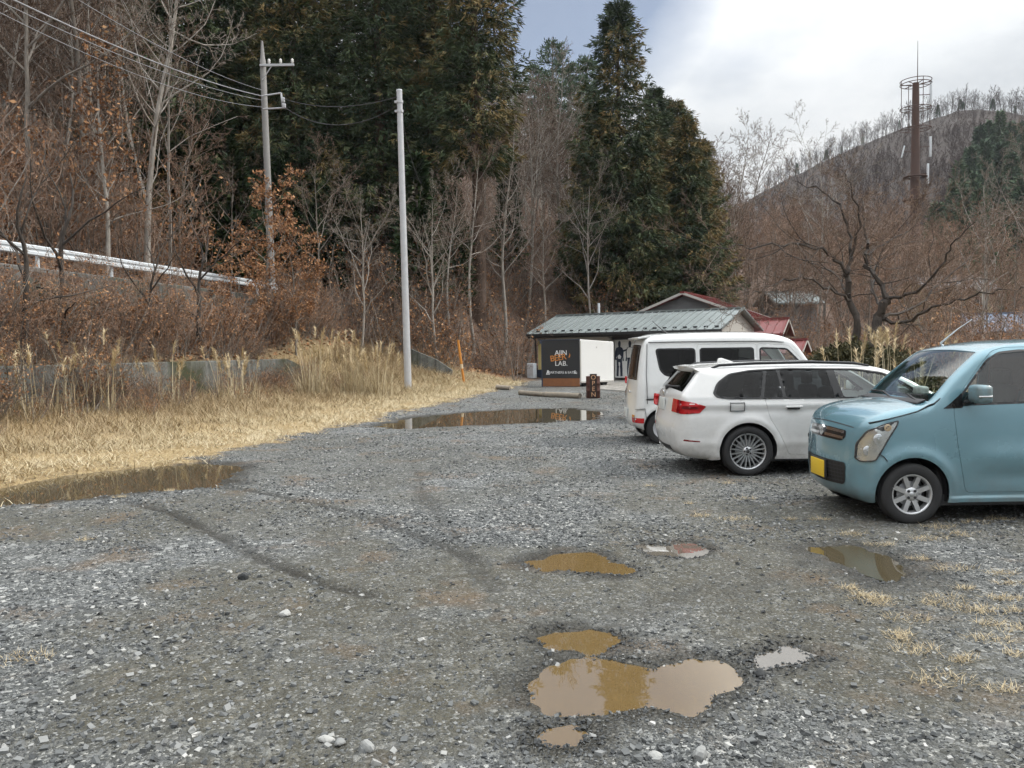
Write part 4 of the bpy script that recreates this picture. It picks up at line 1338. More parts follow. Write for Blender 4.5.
UP = [dict(n=(26, 32), len=.36, ang=52, up=.14, seg=6, rk=.0085, fall=.62, wob=.15), dict(n=(8, 11), len=.44, ang=44, up=.05, seg=4, rk=.008), dict(n=(5, 7), len=.46, ang=42, seg=3, rk=.007), dict(n=(3, 4), len=.5, ang=40, seg=2, rk=.007)]
SPREAD = [dict(n=(11, 14), len=.60, ang=50, up=.08, seg=7, rk=.012, fall=.45, wob=.17), dict(n=(9, 12), len=.42, ang=46, up=.04, seg=5, rk=.009), dict(n=(6, 8), len=.44, ang=42, seg=3, rk=.007), dict(n=(3, 4), len=.5, ang=40, seg=2, rk=.007)]
bt = []
for i, (H, lv, st, tw, mb, mt) in enumerate([
        (15, UP, .32, .012, 'bark_pale', 'twig_grey'), (16, UP, .40, .012, 'bark_grey', 'twig_brown'), (14, SPREAD, .35, .012, 'bark_grey', 'twig_brown'),
        (13, SPREAD, .25, .011, 'bark_pale', 'twig_grey'), (12, UP, .22, .012, 'bark_grey', 'twig_red'), (15, UP, .5, .012, 'bark_pale', 'twig_brown')]):
    b = Bare(100 + i, H, H * .0078, lv, .05, st, twig_r=tw * .85)
    bt.append(b.meshes('bare', M[mb], M[mt]))
# trees that keep dead leaves
lt = []
for i in range(2):
    b = Bare(140 + i, 6.5, .075, SPREAD, .06, .12, twig_r=.009)
    lt.append(b.meshes('leafy', M['bark_grey'], M['twig_red'], leaves=.55, leaf_size=.085, leaf_mat=M['leaf_dead']))
b = Bare(150, 12, .12, UP, .04, .2, twig_r=.011)
lt.append(b.meshes('leafy', M['bark_pale'], M['twig_brown'], leaves=.10, leaf_size=.12, leaf_mat=M['leaf_dead']))

# --- cedars
cd = [cedar(1, 27, 3.7, .06), cedar(2, 26, 4.1, .10, .75), cedar(3, 22, 4.5, .05, .6), cedar(4, 18, 4.3, .05, .85), cedar(5, 27, 3.7, .33, .8)]
ced = [
    (480, 46, 4, 1.04, 'huge dark cedar at the right end of the left cedar stand, beside the sky gap'),
    (437, 50, 4, 1.02, 'dark cedar rising just right of the steel pole top'),
    (384, 47, 1, .98, 'cedar with brownish tips directly behind the steel pole'),
    (338, 50, 0, 1.0, 'dark green cedar midway between the two poles'),
    (300, 46, 1, .92, 'dark cedar right behind the crossarm of the concrete utility pole'),
    (250, 51, 0, 1.0, 'blackish green cedar just left of the concrete utility pole'),
    (200, 46, 2, 1.15, 'leftmost cedar of the dark stand, behind the pale thin trunk'),
    (410, 60, 0, 1.12, 'deeper cedar filling the gap behind the steel pole and its right neighbour'),
    (270, 60, 1, 1.12, 'deeper cedar filling the gap behind the concrete utility pole'),
    (158, 57, 0, 1.0, 'shadowy cedar behind bare trees, left of the dark stand'),
    (620, 58, 2, 1.0, 'tall pointed cedar with its tip at the top edge, left in the right-hand stand'),
    (656, 61, 2, .80, 'second cedar of the right-hand stand, just right of the tallest point'),
    (686, 59, 3, .92, 'yellowish cedar on the right edge of the right-hand stand'),
    (702, 63, 3, .86, 'shortest outermost cedar at the far right of the right-hand stand'),
    (645, 57, 2, .80, 'low cedar in front of the tall pointed cedar, above the shop roof'),
]
tops = {10: -3, 11: 84, 12: 114, 13: 138, 14: 128, 15: 98, 16: 104}
ced += [(676, 63, 3, 1, 'cedar filling the notch between the second and the yellowish cedar of the right-hand stand'), (598, 61, 3, 1, 'cedar at the left foot of the tall pointed cedar')]
ced += [(60, 66, 0, .8, 'dim cedar deep in the woods at upper left, behind reddish twigs'), (110, 64, 2, 1.0, 'dim cedar deep in the woods behind the straight pale trunk'), (5, 62, 1, .75, 'dim cedar deep in the woods at the upper left corner')]
for i, (px, Y, k, sc, lab) in enumerate(ced):
    x, y = at(px, Y)
    if i in tops:
        H0 = (27, 26, 22, 18, 27)[k]
        sc = (P(px, tops[i], Y).z - Hs(x, y)) / H0
    plant_tree('cedar_tree', cd[k], x, y, lab, 'cedar', 'dark cedars on the slopes', sc)

# --- bare trees that can be told apart
ind = [
    (150, 33, 0, 1.15, 'tall bare tree with the straight pale trunk, left of the concrete pole'),
    (92, 35, 1, 1.12, 'tall bare brown tree second from the upper left corner'),
    (28, 31, 2, 1.05, 'bare spreading tree in the upper left corner of the woods'),
    (-20, 34, 1, 1.05, 'bare tree cut by the left edge above the guardrail'),
    (60, 40, 4, 1.1, 'reddish bare tree between the two tall trunks at upper left'),
    (124, 41, 2, 1.0, 'bare tree tangled behind the straight pale trunk'),
    (182, 38, 4, .70, 'reddish bare tree beside the straight pale trunk on its right side'),
    (232, 40, 2, .46, 'low bare tree just left of the concrete pole against dark cedars'),
    (318, 38, 2, .52, 'brown bare tree arching between the two poles before the dark cedars'),
    (362, 36, 3, .52, 'pale twiggy bare tree just left of the steel pole'),
    (437, 38, 3, .62, 'pale twiggy bare tree just right of the steel pole'),
    (474, 43, 5, .72, 'slim bare tree with a pale stem at the foot of the huge cedar'),
    (452, 41, 5, .55, 'thin bare tree near the orange marker post'),
    (505, 47, 0, .92, 'pale bare tree leaning beside the huge cedar at the sky gap'),
    (530, 56, 3, 1.05, 'broad silvery bare tree above the left end of the shop roof'),
    (562, 66, 0, 1.1, 'pale bare tree in the middle of the gap between the cedar stands'),
    (545, 49, 5, .66, 'thin bare tree just behind the left end of the shop'),
    (592, 54, 3, .80, 'silvery bare tree in front of the tall pointed cedar, above the flue'),
    (515, 74, 1, 1.1, 'tall brown bare tree against the sky right of the huge cedar'),
    (728, 76, 0, 1.05, 'tall bare tree on the skyline just right of the right-hand cedars'),
    (748, 82, 1, 1.0, 'second bare skyline tree to the right of the right-hand cedars'),
    (818, 66, 3, 1.15, 'tall thin pale tree rising above the hill line over the cherry tree'),
    (862, 58, 4, .95, 'orange brown bare tree left of the antenna tower'),
    (905, 62, 4, .85, 'orange brown bare tree in front of the antenna tower foot'),
    (985, 44, 3, .80, 'silver limbed bare tree leaning at the right, below the green wood'),
    (1040, 40, 3, .80, 'silvery bare tree cut by the right edge above the blue car'),
]
for (px, Y, k, sc, lab) in ind:
    x, y = at(px, Y)
    plant_tree('bare_tree', bt[k], x, y, lab, 'tree', 'bare winter trees', sc)
for (px, Y, k, sc, lab) in [
        (268, 31.5, 0, .80, 'young tree holding orange brown dead leaves at the end of the guardrail'),
        (296, 31, 1, .62, 'rusty leaved young tree just right of the guardrail end'),
        (240, 28.5, 1, .45, 'rusty leaved sapling below the far part of the guardrail'),
        (110, 31, 2, .80, 'slender tree with few hanging dead leaves above the near guardrail')]:
    x, y = at(px, Y)
    plant_tree('leafy_tree', lt[k], x, y, lab, 'tree', 'trees holding dead leaves', sc)

# two small dark stemmed trees on the ledge between the walls
sm_ = Bare(160, 4.6, .09, [dict(n=6, len=.75, ang=50, up=.05, seg=6, rk=.016, fall=.3, wob=.2), dict(n=7, len=.45, ang=45, seg=4, rk=.011), dict(n=5, len=.45, ang=42, seg=3), dict(n=3, len=.5, ang=40, seg=2)], .14, .12, lean=(.15, 0), twig_r=.006).meshes('small', M['bark_dark'], M['twig_brown'])
for px, Y, sc, lab in [(28, 18.6, 1.0, 'small crooked dark stemmed tree on the ledge at far left'), (78, 21, 1.1, 'small spreading dark tree on the ledge above the wall weeds'), (210, 26, 1.0, 'small dark tree on the ledge over the middle of the low wall'), (165, 23.5, .8, 'little pale dark-twigged tree on the ledge before the grey wall')]:
    x, y = at(px, Y)
    s_ = min(-15.5, x - SH * y)
    plant_tree('ledge_tree', sm_, s_ + SH * y, y, lab, 'tree', 'small trees on the wall ledge', sc)

# evergreens far up in the gap, and dark green bush by the pampas
pn = [pine_tree(11, 13, 4.6, .3), pine_tree(12, 13, 4.2, .25)]
for (px, Y, top, k, lab) in [(556, 104, 35, 0, 'tallest dark pine on the skyline in the gap between the cedar stands'), (590, 108, 54, 1, 'smaller pine on the skyline beside the tall pointed cedar'), (537, 110, 62, 1, 'lower pine left of the tallest skyline pine'), (574, 98, 60, 0, 'lower pine just right of the tallest skyline pine')]:
    x, y = at(px, Y)
    plant_tree('pine_tree', pn[k], x, y, lab, 'pine', None, (P(px, top, Y).z - Hs(x, y)) / 13)


def merged(list_of, name, lab, cat, mats):
    """many low detail plants of one mass as one mesh; list_of: (V,F,T,mi)"""
    V, F, T, mi, o = [], [], [], [], 0
    for (v, f, t_, m_) in list_of:
        V.append(v); F.append(f + o); T.append(t_); mi.append(m_); o += len(v)
    me = mesh_np(name, np.concatenate(V), np.concatenate(F), mats, False, np.concatenate(mi), dict(tone=np.concatenate(T)))
    return tag(link(name, me), lab, cat, kind='stuff')


def inst(base, x, y, z, sc, rz, dt=0.0):
    v, f, t_, m_ = base
    c, s = math.cos(rz), math.sin(rz)
    V = np.stack([(v[:, 0] * c - v[:, 1] * s) * sc + x, (v[:, 0] * s + v[:, 1] * c) * sc + y, v[:, 2] * sc + z], 1)
    return V, f, np.clip(t_ + dt, 0, 1), m_


def low_bare(seed, H, r, lv, start, twr, k=3, trunk_m=1):
    b = Bare(seed, H, r, lv, .06, start, twig_r=twr)
    V, F, T, mi, o = [], [], [], [], 0
    for L, m_ in ((b.trunk, trunk_m), (b.big, trunk_m), (b.thin, 0)):
        if not L: continue
        q = tubes(L, k); V.append(q[0]); F.append(q[1] + o); T.append(q[2]); mi.append(np.full(len(q[1]), m_)); o += len(q[0])
    return np.concatenate(V), np.concatenate(F), np.concatenate(T), np.concatenate(mi)


# shrubs: several stems from one foot
def shrub_base(seed, H, nst, twr, sub=5, leaf=0):
    rr = random.Random(seed); V, F, T, mi, o = [], [], [], [], 0
    for i in range(nst):
        b = Bare(seed * 31 + i, H * rr.uniform(.6, 1.1), .018, [dict(n=sub + 2, len=.45, ang=38, up=.05, seg=3, rk=.008), dict(n=sub, len=.45, ang=40, seg=2), dict(n=3, len=.5, ang=40, seg=1)], .12, .15, lean=(rr.gauss(0, .45), rr.gauss(0, .45)), twig_r=twr)
        for L, m_ in ((b.trunk, 1), (b.big, 1), (b.thin, 0)):
            if not L: continue
            q = tubes(L, 3); v = q[0] + np.array([rr.gauss(0, .25), rr.gauss(0, .25), 0]); V.append(v); F.append(q[1] + o); T.append(q[2]); mi.append(np.full(len(q[1]), m_)); o += len(v)
        if leaf:
            n = int(len(b.tips) * leaf)
            if n:
                c = np.array([rr.choice(b.tips)[:] for _ in range(n)]) + rng.normal(0, .05, (n, 3))
                A = rng.normal(0, 1, (n, 3)); A /= np.linalg.norm(A, axis=1, keepdims=True)
                B = np.cross(A, rng.normal(0, 1, (n, 3))); B /= np.linalg.norm(B, axis=1, keepdims=True)
                s = rng.uniform(.035, .075, (n, 1))
                V.append(np.stack([c - A * s, c + B * s * .55, c + A * s, c - B * s * .55], 1).reshape(-1, 3)); F.append(np.arange(4)[None] + 4 * np.arange(n)[:, None] + o)
                T.append(np.repeat(rng.random(n), 4)); mi.append(np.full(n, 2)); o += 4 * n
    return np.concatenate(V), np.concatenate(F), np.concatenate(T), np.concatenate(mi)


sb = [shrub_base(1, 3.0, 6, .0065, 6, .04), shrub_base(2, 2.4, 6, .0065, 5, .55), shrub_base(3, 3.6, 6, .007, 6, .16)]
rr = random.Random(3)
# thicket on the bank: ledge, face over the upper wall, roadside and slope
L = []
for i in range(350):
    q = rr.random()
    y = rr.uniform(11, 36)
    if q < .42: s_ = rr.uniform(-16.85, -15.7); sc = rr.uniform(.45, .78)
    elif q < .52: s_ = rr.uniform(-18.0, -17.5); sc = rr.uniform(.15, .32)
    else: s_ = rr.uniform(-33, -22.5); y += 2; sc = rr.uniform(.8, 1.7)
    x = s_ + SH * y
    L.append(inst(rr.choice(sb), x, y, Hs(x, y) - .05, sc, rr.uniform(0, 6.28), rr.gauss(0, .15)))
merged(L, 'bank_undergrowth', 'dense thicket of reddish brown bare shrubs over the walls and bank', 'undergrowth', [M['twig_red'], M['bark_grey'], M['leaf_dead']])
L = []
for i in range(80):
    y = 12 + 19 * rr.random() ** 1.6; s_ = rr.uniform(-14.7, -13.6); x = s_ + SH * y
    L.append(inst(rr.choice(sb), x, y, Hs(x, y) - .05, rr.uniform(.22, .34) if y > 19 else rr.uniform(.35, .7), rr.uniform(0, 6.28), rr.gauss(0, .15)))
for i in range(70):
    y = 11 + 21 * rr.random() ** 1.2; s_ = rr.uniform(-14.5, -12.0); x = s_ + SH * y
    L.append(inst(rr.choice(sb), x, y, Hs(x, y) - .05, rr.uniform(.12, .30), rr.uniform(0, 6.28), rr.gauss(.1, .15)))
for i in range(45):
    y = rr.uniform(12, 31); s_ = rr.uniform(-15.25, -15.0); x = s_ + SH * y
    L.append(inst(rr.choice(sb), x, y, 1.40, rr.uniform(.18, .38), rr.uniform(0, 6.28), rr.gauss(0, .15)))
merged(L, 'wall_weeds', 'tangled dead weeds at the foot of the low concrete wall', 'weeds', [M['twig_brown'], M['bark_grey'], M['leaf_dead']])
# brush on the slope behind the poles and the shop
L = []
for i in range(230):
    px = rr.uniform(285, 730); Y = rr.uniform(37, 60)
    if px > 520: Y = rr.uniform(51, 70)
    x, y = at(px, Y)
    L.append(inst(rr.choice(sb), x, y, Hs(x, y) - .1, rr.uniform(.6, 1.35), rr.uniform(0, 6.28), rr.gauss(0, .2)))
merged(L, 'slope_undergrowth', 'brown brushwood on the slope behind the poles and the shop', 'undergrowth', [M['twig_brown'], M['bark_grey'], M['leaf_dead']])

# far and middle woods
W3 = [dict(n=20, len=.40, ang=48, up=.12, seg=4, rk=.008, fall=.55), dict(n=8, len=.45, ang=44, seg=3, rk=.007), dict(n=6, len=.5, ang=42, seg=2, rk=.007)]
W4 = [dict(n=17, len=.40, ang=48, up=.12, seg=3, rk=.008, fall=.55), dict(n=7, len=.46, ang=44, seg=2, rk=.007), dict(n=6, len=.52, ang=42, seg=1, rk=.007)]
lb_ = [low_bare(300 + i, 10 + i, .085, W4, .25, .018) for i in range(4)]
L = []
for i in range(170):      # bare wood in the gap and behind the stands
    px = rr.uniform(430, 740); Y = rr.uniform(64, 122)
    x, y = at(px, Y)
    L.append(inst(rr.choice(lb_), x, y, Hs(x, y) - .2, rr.uniform(.75, 1.15), rr.uniform(0, 6.28), rr.gauss(0, .15)))
for i in range(120):      # left hillside above the road
    px = rr.uniform(-120, 175); Y = rr.uniform(34, 75)
    x, y = at(px, Y)
    L.append(inst(rr.choice(lb_), x, y, Hs(x, y) - .2, rr.uniform(.8, 1.3), rr.uniform(0, 6.28), rr.gauss(0, .15)))
merged(L, 'bare_woods', 'bare brown woods filling the slopes behind the nearer trees', 'woods', [M['twig_brown'], M['bark_pale']])
L = []
for i in range(400):      # brown wood on the right
    px = rr.uniform(715, 1120); Y = 50 + 110 * rr.random() ** 1.1
    x, y = at(px, Y)
    if Y < 58 and px < 800: continue
    L.append(inst(rr.choice(lb_), x, y, Hs(x, y) - .2, rr.uniform(.45, .92), rr.uniform(0, 6.28), rr.gauss(.0, .2)))
for i in range(110):
    px = rr.uniform(740, 1100); Y = rr.uniform(30, 62)
    x, y = at(px, Y)
    if x < 15: continue
    L.append(inst(rr.choice(sb), x, y, Hs(x, y) - .1, rr.uniform(.7, 1.4), rr.uniform(0, 6.28), rr.gauss(0, .2)))
merged(L, 'valley_woods', 'tawny bare woods and brush behind the cherry tree', 'woods', [M['twig_red'], M['bark_grey'], M['leaf_dead']])
# trees standing along the far ridge
W2 = [dict(n=13, len=.35, ang=42, up=.18, seg=3, rk=.011, fall=.5), dict(n=6, len=.5, ang=40, seg=2, rk=.01)]
W5 = [dict(n=15, len=.42, ang=40, up=.15, seg=3, rk=.009, fall=.4), dict(n=7, len=.5, ang=42, seg=2, rk=.009)]
rb = [low_bare(340 + i, 8.0, .10, W5, .28, .030) for i in range(5)]
L = []
for i in range(260):
    px = 765 + 305 * i / 260 + rr.uniform(-2, 2)
    a = (px - 512) / FPX; D = 352 + rr.uniform(-14, 14)
    y = D / math.hypot(1, a); x = a * y
    L.append(inst(rr.choice(rb), x, y, Hs(x, y) - .3, rr.uniform(.42, 1.15), rr.uniform(0, 6.28), rr.gauss(0, .15)))
merged(L, 'ridge_woods', 'thin bare trees standing along the far ridge line', 'woods', [M['twig_dark'], M['bark_dark']])
# brown cover of the far slope
cb = [low_bare(360 + i, 6.5, .07, W2, .12, .05) for i in range(3)]
L = []
for i in range(1900):
    px = rr.uniform(735, 1090); a = (px - 512) / FPX; D = 165 + 180 * rr.random() ** .75
    y = D / math.hypot(1, a); x = a * y
    L.append(inst(rr.choice(cb), x, y, Hs(x, y) - .5, rr.uniform(.5, .95) * (1 if D < 300 else .6), rr.uniform(0, 6.28), rr.gauss(.1, .12)))
merged(L, 'hill_woods', 'purplish brown bare woods covering the far hill', 'woods', [M['twig_dark'], M['twig_dark']])


def low_conifer(seed, H, rad, n, mi_=0):
    r2 = np.random.default_rng(seed)
    f = r2.random(n) ** .8; az = r2.uniform(0, 6.283, n)
    lay = np.sin(f * 9 * 6.28) * .15 + .85
    rd_ = rad * (1 - f) ** .75 * (.55 + .45 * r2.random(n)) * lay + .05
    c = np.stack([np.cos(az) * rd_ * .75, np.sin(az) * rd_ * .75, H * (.08 + .92 * f)], 1)
    ax = np.stack([np.cos(az), np.sin(az), r2.normal(.15, .35, n)], 1) + r2.normal(0, .35, (n, 3)); ax /= np.linalg.norm(ax, axis=1, keepdims=True)
    V, F, T = sprays(c, ax, r2.uniform(.6, 1.4, n) * rad * .28, r2.uniform(.25, .5, n) * rad * .28, np.clip(r2.normal(.45, .2, n) + np.repeat(r2.normal(0, .1, n // 10 + 1), 10)[:n], 0, 1))
    tq = tubes([(0, 0, -1, 0, 0, H * .95, .18, .03, .3)], 5)
    return np.concatenate([V, tq[0]]), np.concatenate([F, tq[1] + len(V)]), np.concatenate([T, tq[2]]), np.concatenate([np.zeros(len(F)), np.ones(len(tq[1]))])


cf = [low_conifer(400, 14, 3.6, 1500), low_conifer(401, 12, 3.9, 1500), low_conifer(402, 15, 3.0, 1300)]
L = []
rrp = [(PX, PY) for PX, PY in []]
for i in range(130):
    px = rr.uniform(935, 1110); D = rr.uniform(150, 262)
    lo_ = np.interp(px, [935, 960, 990, 1020], [196, 215, 245, 262])
    if D > lo_: continue
    a = (px - 512) / FPX; y = D / math.hypot(1, a); x = a * y
    L.append(inst(rr.choice(cf), x, y, Hs(x, y) - .4, rr.uniform(.75, 1.2), rr.uniform(0, 6.28), rr.gauss(0, .12)))
for px, D in [(852, 150), (838, 160), (870, 140), (885, 165), (845, 175), (960, 120), (975, 118), (930, 128), (990, 105), (940, 105), (1010, 110)]:
    a = (px - 512) / FPX; y = D / math.hypot(1, a); x = a * y
    L.append(inst(rr.choice(cf), x, y, Hs(x, y) - .4, rr.uniform(.45, .7), rr.uniform(0, 6.28), rr.gauss(0, .1)))
for px in [797, 826, 841, 862, 898, 936, 958, 961, 990, 1012]:
    a = (px - 512) / FPX; D = 352; y = D / math.hypot(1, a); x = a * y
    L.append(inst(rr.choice(cf), x, y, Hs(x, y) - .6, rr.uniform(.22, .42), rr.uniform(0, 6.28), -.1))
merged(L, 'evergreen_woods', 'green conifer wood on the far hill beside the antenna tower', 'woods', [M['pine'], M['bark_grey']])
# low dark evergreens within the left wood
L = []
for px, Y in [(175, 45), (205, 43), (228, 44), (255, 44), (150, 47), (330, 45), (285, 44), (420, 43), (455, 45), (600, 58), (625, 62), (655, 56), (685, 60), (705, 58), (510, 58), (240, 42)]:
    x, y = at(px, Y)
    L.append(inst(rr.choice(cf), x, y, Hs(x, y) - .3, rr.uniform(.35, .65), rr.uniform(0, 6.28), -.15))
merged(L, 'evergreen_undergrowth', 'dark evergreen saplings in the shade of the cedar stands', 'undergrowth', [M['green'], M['bark_grey']])


# bush by the pampas
M['olive'] = mat_leafy('olive_leaves', (.03, .034, .016), (.07, .066, .03), (.15, .12, .055), .7)
def bush(x, y, H, rad, n, mat, lab, seed, tb=.45):
    r2 = np.random.default_rng(seed)
    th = r2.uniform(0, 6.283, n); ph = np.arccos(r2.uniform(-.1, 1, n)); q = rad * (.45 + .55 * r2.random(n) ** .5) * (.8 + .35 * vnoise(th * 1.4, ph * 2.2, seed))
    c = np.stack([np.cos(th) * np.sin(ph) * q, np.sin(th) * np.sin(ph) * q, .25 * H + np.cos(ph) * q / rad * H * .75], 1)
    ax = c / np.linalg.norm(c, axis=1, keepdims=True) + r2.normal(0, .6, (n, 3)); ax /= np.linalg.norm(ax, axis=1, keepdims=True)
    V, F, T = sprays(c, ax, r2.uniform(.07, .16, n), r2.uniform(.03, .07, n), np.clip(r2.normal(tb, .22, n), 0, 1))
    root = empty('bush', (x, y, Hs(x, y)), 0, lab, 'bush', 'bushes behind the parked cars')
    link('foliage', mesh_np('foliage', V, F, M[mat], False, None, dict(tone=T)), root)
    st = [(0, 0, -.1, r2.normal(0, .4) * rad, r2.normal(0, .4) * rad, H * .7, .03, .012, .3) for _ in range(9)]
    V, F, T = tubes(st, 5); link('stems', mesh_np('stems', V, F, M['bark_dark'], True), root)
for (px, Y, H, rad, n, mt, lab, tb) in [(856, 20.5, 1.75, 1.1, 9000, 'olive', 'dark green bush left of the pampas behind the white estate car', .35),
                                         (822, 23.5, 1.5, .8, 5000, 'olive', 'olive bush just right of the white van roof', .6),
                                         (890, 23, 1.6, 1.2, 6000, 'olive', 'low dark bush under the cherry tree behind the pampas', .3),
                                         (800, 26, 1.5, .9, 4000, 'leaf_dead', 'brownish shrub between the van and the small red roofed shed', .3)]:
    x, y = at(px, Y); bush(x, y, H, rad, n, mt, lab, int(px), tb)

# --- the cherry tree
class Cherry(Bare):
    def __init__(s, seed):
        s.r = random.Random(seed); s.trunk = []; s.big = []; s.thin = []; s.tips = []; s.tr = .006
        s.lv = [None, dict(n=(17, 22), len=.46, ang=50, up=.02, seg=5, rk=.008, wob=.22, fall=.35, start=.2), dict(n=(7, 9), len=.44, ang=45, seg=4, rk=.008, wob=.2), dict(n=(4, 6), len=.48, ang=40, seg=3, rk=.008), dict(n=3, len=.5, ang=35, seg=2)]
CY = 27.0
base = P(868, 352, CY); base.z = Hs(base.x, base.y) - .3
ch = Cherry(5)
def limbpath(pp, r0, r1, trunk=False):
    pts = [P(a, b, CY + dy) - base for a, b, dy in pp]
    out = []
    for i in range(len(pts) - 1):
        p0 = pts[max(0, i - 1)]; p1 = pts[i]; p2 = pts[i + 1]; p3 = pts[min(len(pts) - 1, i + 2)]
        for k in range(4):
            t_ = k / 4
            out.append(.5 * ((2 * p1) + (p2 - p0) * t_ + (2 * p0 - 5 * p1 + 4 * p2 - p3) * t_ ** 2 + (3 * p1 - p0 - 3 * p2 + p3) * t_ ** 3))
    out.append(pts[-1])
    n = len(out)
    rad = [(r0 + (r1 - r0) * i / (n - 1)) * .54 * (1 + .12 * math.sin(i * 2.1 + r0 * 50)) for i in range(n)]
    out = [p_ + Vector((ch.r.gauss(0, .05), ch.r.gauss(0, .05), ch.r.gauss(0, .05))) if 0 < i < n - 1 else p_ for i, p_ in enumerate(out)]
    ch.put(out, rad, ch.trunk if trunk else ch.big, .4)
    ln = sum((out[i + 1] - out[i]).length for i in range(n - 1))
    if not trunk: ch.children(out, rad, 1, ln, .12)
    return out
limbpath([(868, 362, 0), (874, 335, 0), (882, 312, 0), (886, 298, 0)], .38, .24, True)
limbpath([(862, 362, 0), (858, 330, 0), (850, 300, .2), (846, 275, .3)], .26, .17, True)
limbpath([(886, 298, 0), (872, 275, .3), (866, 258, .5), (868, 240, .8), (862, 215, 1.2), (868, 190, 1.6)], .17, .03)
limbpath([(846, 275, .3), (838, 262, 0), (822, 250, -.6), (800, 244, -1.2), (770, 246, -2), (735, 247, -2.6), (712, 249, -3)], .13, .02)
limbpath([(846, 275, .3), (850, 255, .6), (848, 232, 1), (838, 205, 1.2), (815, 188, 1.6), (795, 182, 2)], .14, .02)
limbpath([(850, 262, .6), (858, 225, .4), (852, 190, 0), (842, 170, -.4)], .10, .02)
limbpath([(886, 298, 0), (905, 296, -.6), (925, 283, -1.2), (945, 262, -1.8), (955, 240, -2.4), (975, 222, -3)], .12, .02)
limbpath([(882, 320, 0), (905, 322, -.8), (935, 308, -1.6), (965, 297, -2.4), (1000, 292, -3), (1030, 290, -3.6)], .12, .02)
limbpath([(884, 318, 0), (910, 310, .8), (940, 285, 1.6), (965, 262, 2.4), (985, 235, 3.2)], .11, .02)
limbpath([(850, 300, .2), (830, 290, -.8), (808, 278, -1.6), (785, 280, -2.2), (760, 290, -2.8), (745, 300, -3.2)], .10, .018)
limbpath([(868, 255, .5), (890, 240, 1.2), (915, 225, 1.8), (930, 200, 2.2)], .09, .018)
limbpath([(884, 310, 0), (872, 290, 2), (880, 262, 4), (905, 245, 5), (935, 240, 6)], .10, .02)
limbpath([(850, 295, 0), (835, 275, 2), (810, 262, 3.5), (785, 255, 5)], .10, .02)
tm, cm = ch.meshes('cherry', M['bark_dark'], M['twig_brown'])
ce = empty('cherry_tree', base, 0, 'old spreading cherry tree with black limbs behind the parked cars', 'tree')
link('trunk', tm, ce); link('crown', cm, ce)
# ------------------------------------------------------------------ cars
def car_paint(name, col, rough=.22, flake=0.0, metal=0.0):
    t = NT(name)
    n = t.noise(.9, 4)
    d = t.noise(14, 5)
    c = t.mix(t.math('MULTIPLY', t.ramp(d, [(.45, 0), (.8, 1)]), .10), col, tuple(x * .55 + .06 for x in col))
    z = t.n('ShaderNodeSeparateXYZ', Vector=t.obj()).outputs[2]
    dirt = t.math('MULTIPLY', t.ramp(z, [(.12, .62), (.34, .30), (.62, .05), (1.0, .02)]), t.ramp(t.noise(7, 7, rough=.7), [(.30, .15), (.62, 1)]))
    c = t.mix(dirt, c, (.17, .155, .13))
    p = t.pbsdf(Base_Color=c, Roughness=t.math('ADD', t.ramp(n, [(.3, rough), (.7, rough + .08)]), t.math('MULTIPLY', dirt, .5)), Metallic=metal)
    t.set(p.inputs['Coat Weight'], t.math('SUBTRACT', 1.0, dirt)); p.inputs['Coat Roughness'].default_value = .03
    return t.m
def glass(name, tint, refl_rough=.02, ior=1.5):
    t = NT(name)
    tr = t.n('ShaderNodeBsdfTransparent', Color=tint)
    gl = t.n('ShaderNodeBsdfGlossy', Roughness=refl_rough)
    gl.inputs['Color'].default_value = (1, 1, 1, 1)
    fr = t.n('ShaderNodeFresnel', IOR=ior)
    geo = t.n('ShaderNodeNewGeometry')
    f = t.math('MULTIPLY', fr.outputs[0], t.math('SUBTRACT', 1.0, geo.outputs['Backfacing']))
    mx = t.n('ShaderNodeMixShader')
    t.t.links.new(f, mx.inputs[0]); t.t.links.new(tr.outputs[0], mx.inputs[1]); t.t.links.new(gl.outputs[0], mx.inputs[2])
    t.t.links.new(mx.outputs[0], t.out.inputs[0])
    return t.m
M['glass_clear'] = glass('clear_glass', (.76, .84, .82), .02, 1.85)
M['glass_tint'] = glass('tinted_glass', (.05, .055, .06), .02, 1.36)
M['lens'] = glass('lamp_lens', (.93, .95, .96))
M['chrome'] = mat_plain('chrome', (.72, .73, .74), .12, 1.0, .02)
M['alloy'] = mat_plain('alloy_silver', (.56, .57, .58), .32, .75, .05)
M['tyre'] = mat_plain('tyre_rubber', (.024, .024, .025), .85, 0, .2, 30)
M['gloss_black'] = mat_plain('gloss_black', (.012, .012, .013), .12)
M['plastic'] = mat_plain('black_plastic', (.028, .028, .03), .55)
M['seat'] = mat_plain('seat_cloth', (.10, .095, .09), .95, 0, .2, 40)
M['inside'] = mat_plain('car_inside', (.045, .045, .047), .9)
M['beige'] = mat_plain('beige_trim', (.34, .31, .26), .8)
M['amber'] = mat_plain('amber_lens', (.55, .22, .03), .2)
M['redlens'] = mat_plain('red_lens', (.42, .012, .016), .08)
M['darkred'] = mat_plain('dark_red_lens', (.16, .006, .010), .08)
M['plate_y'] = mat_plain('yellow_plate', (.72, .48, .03), .5, 0, .03)
M['plate_w'] = mat_plain('white_plate', (.62, .64, .62), .5, 0, .03)


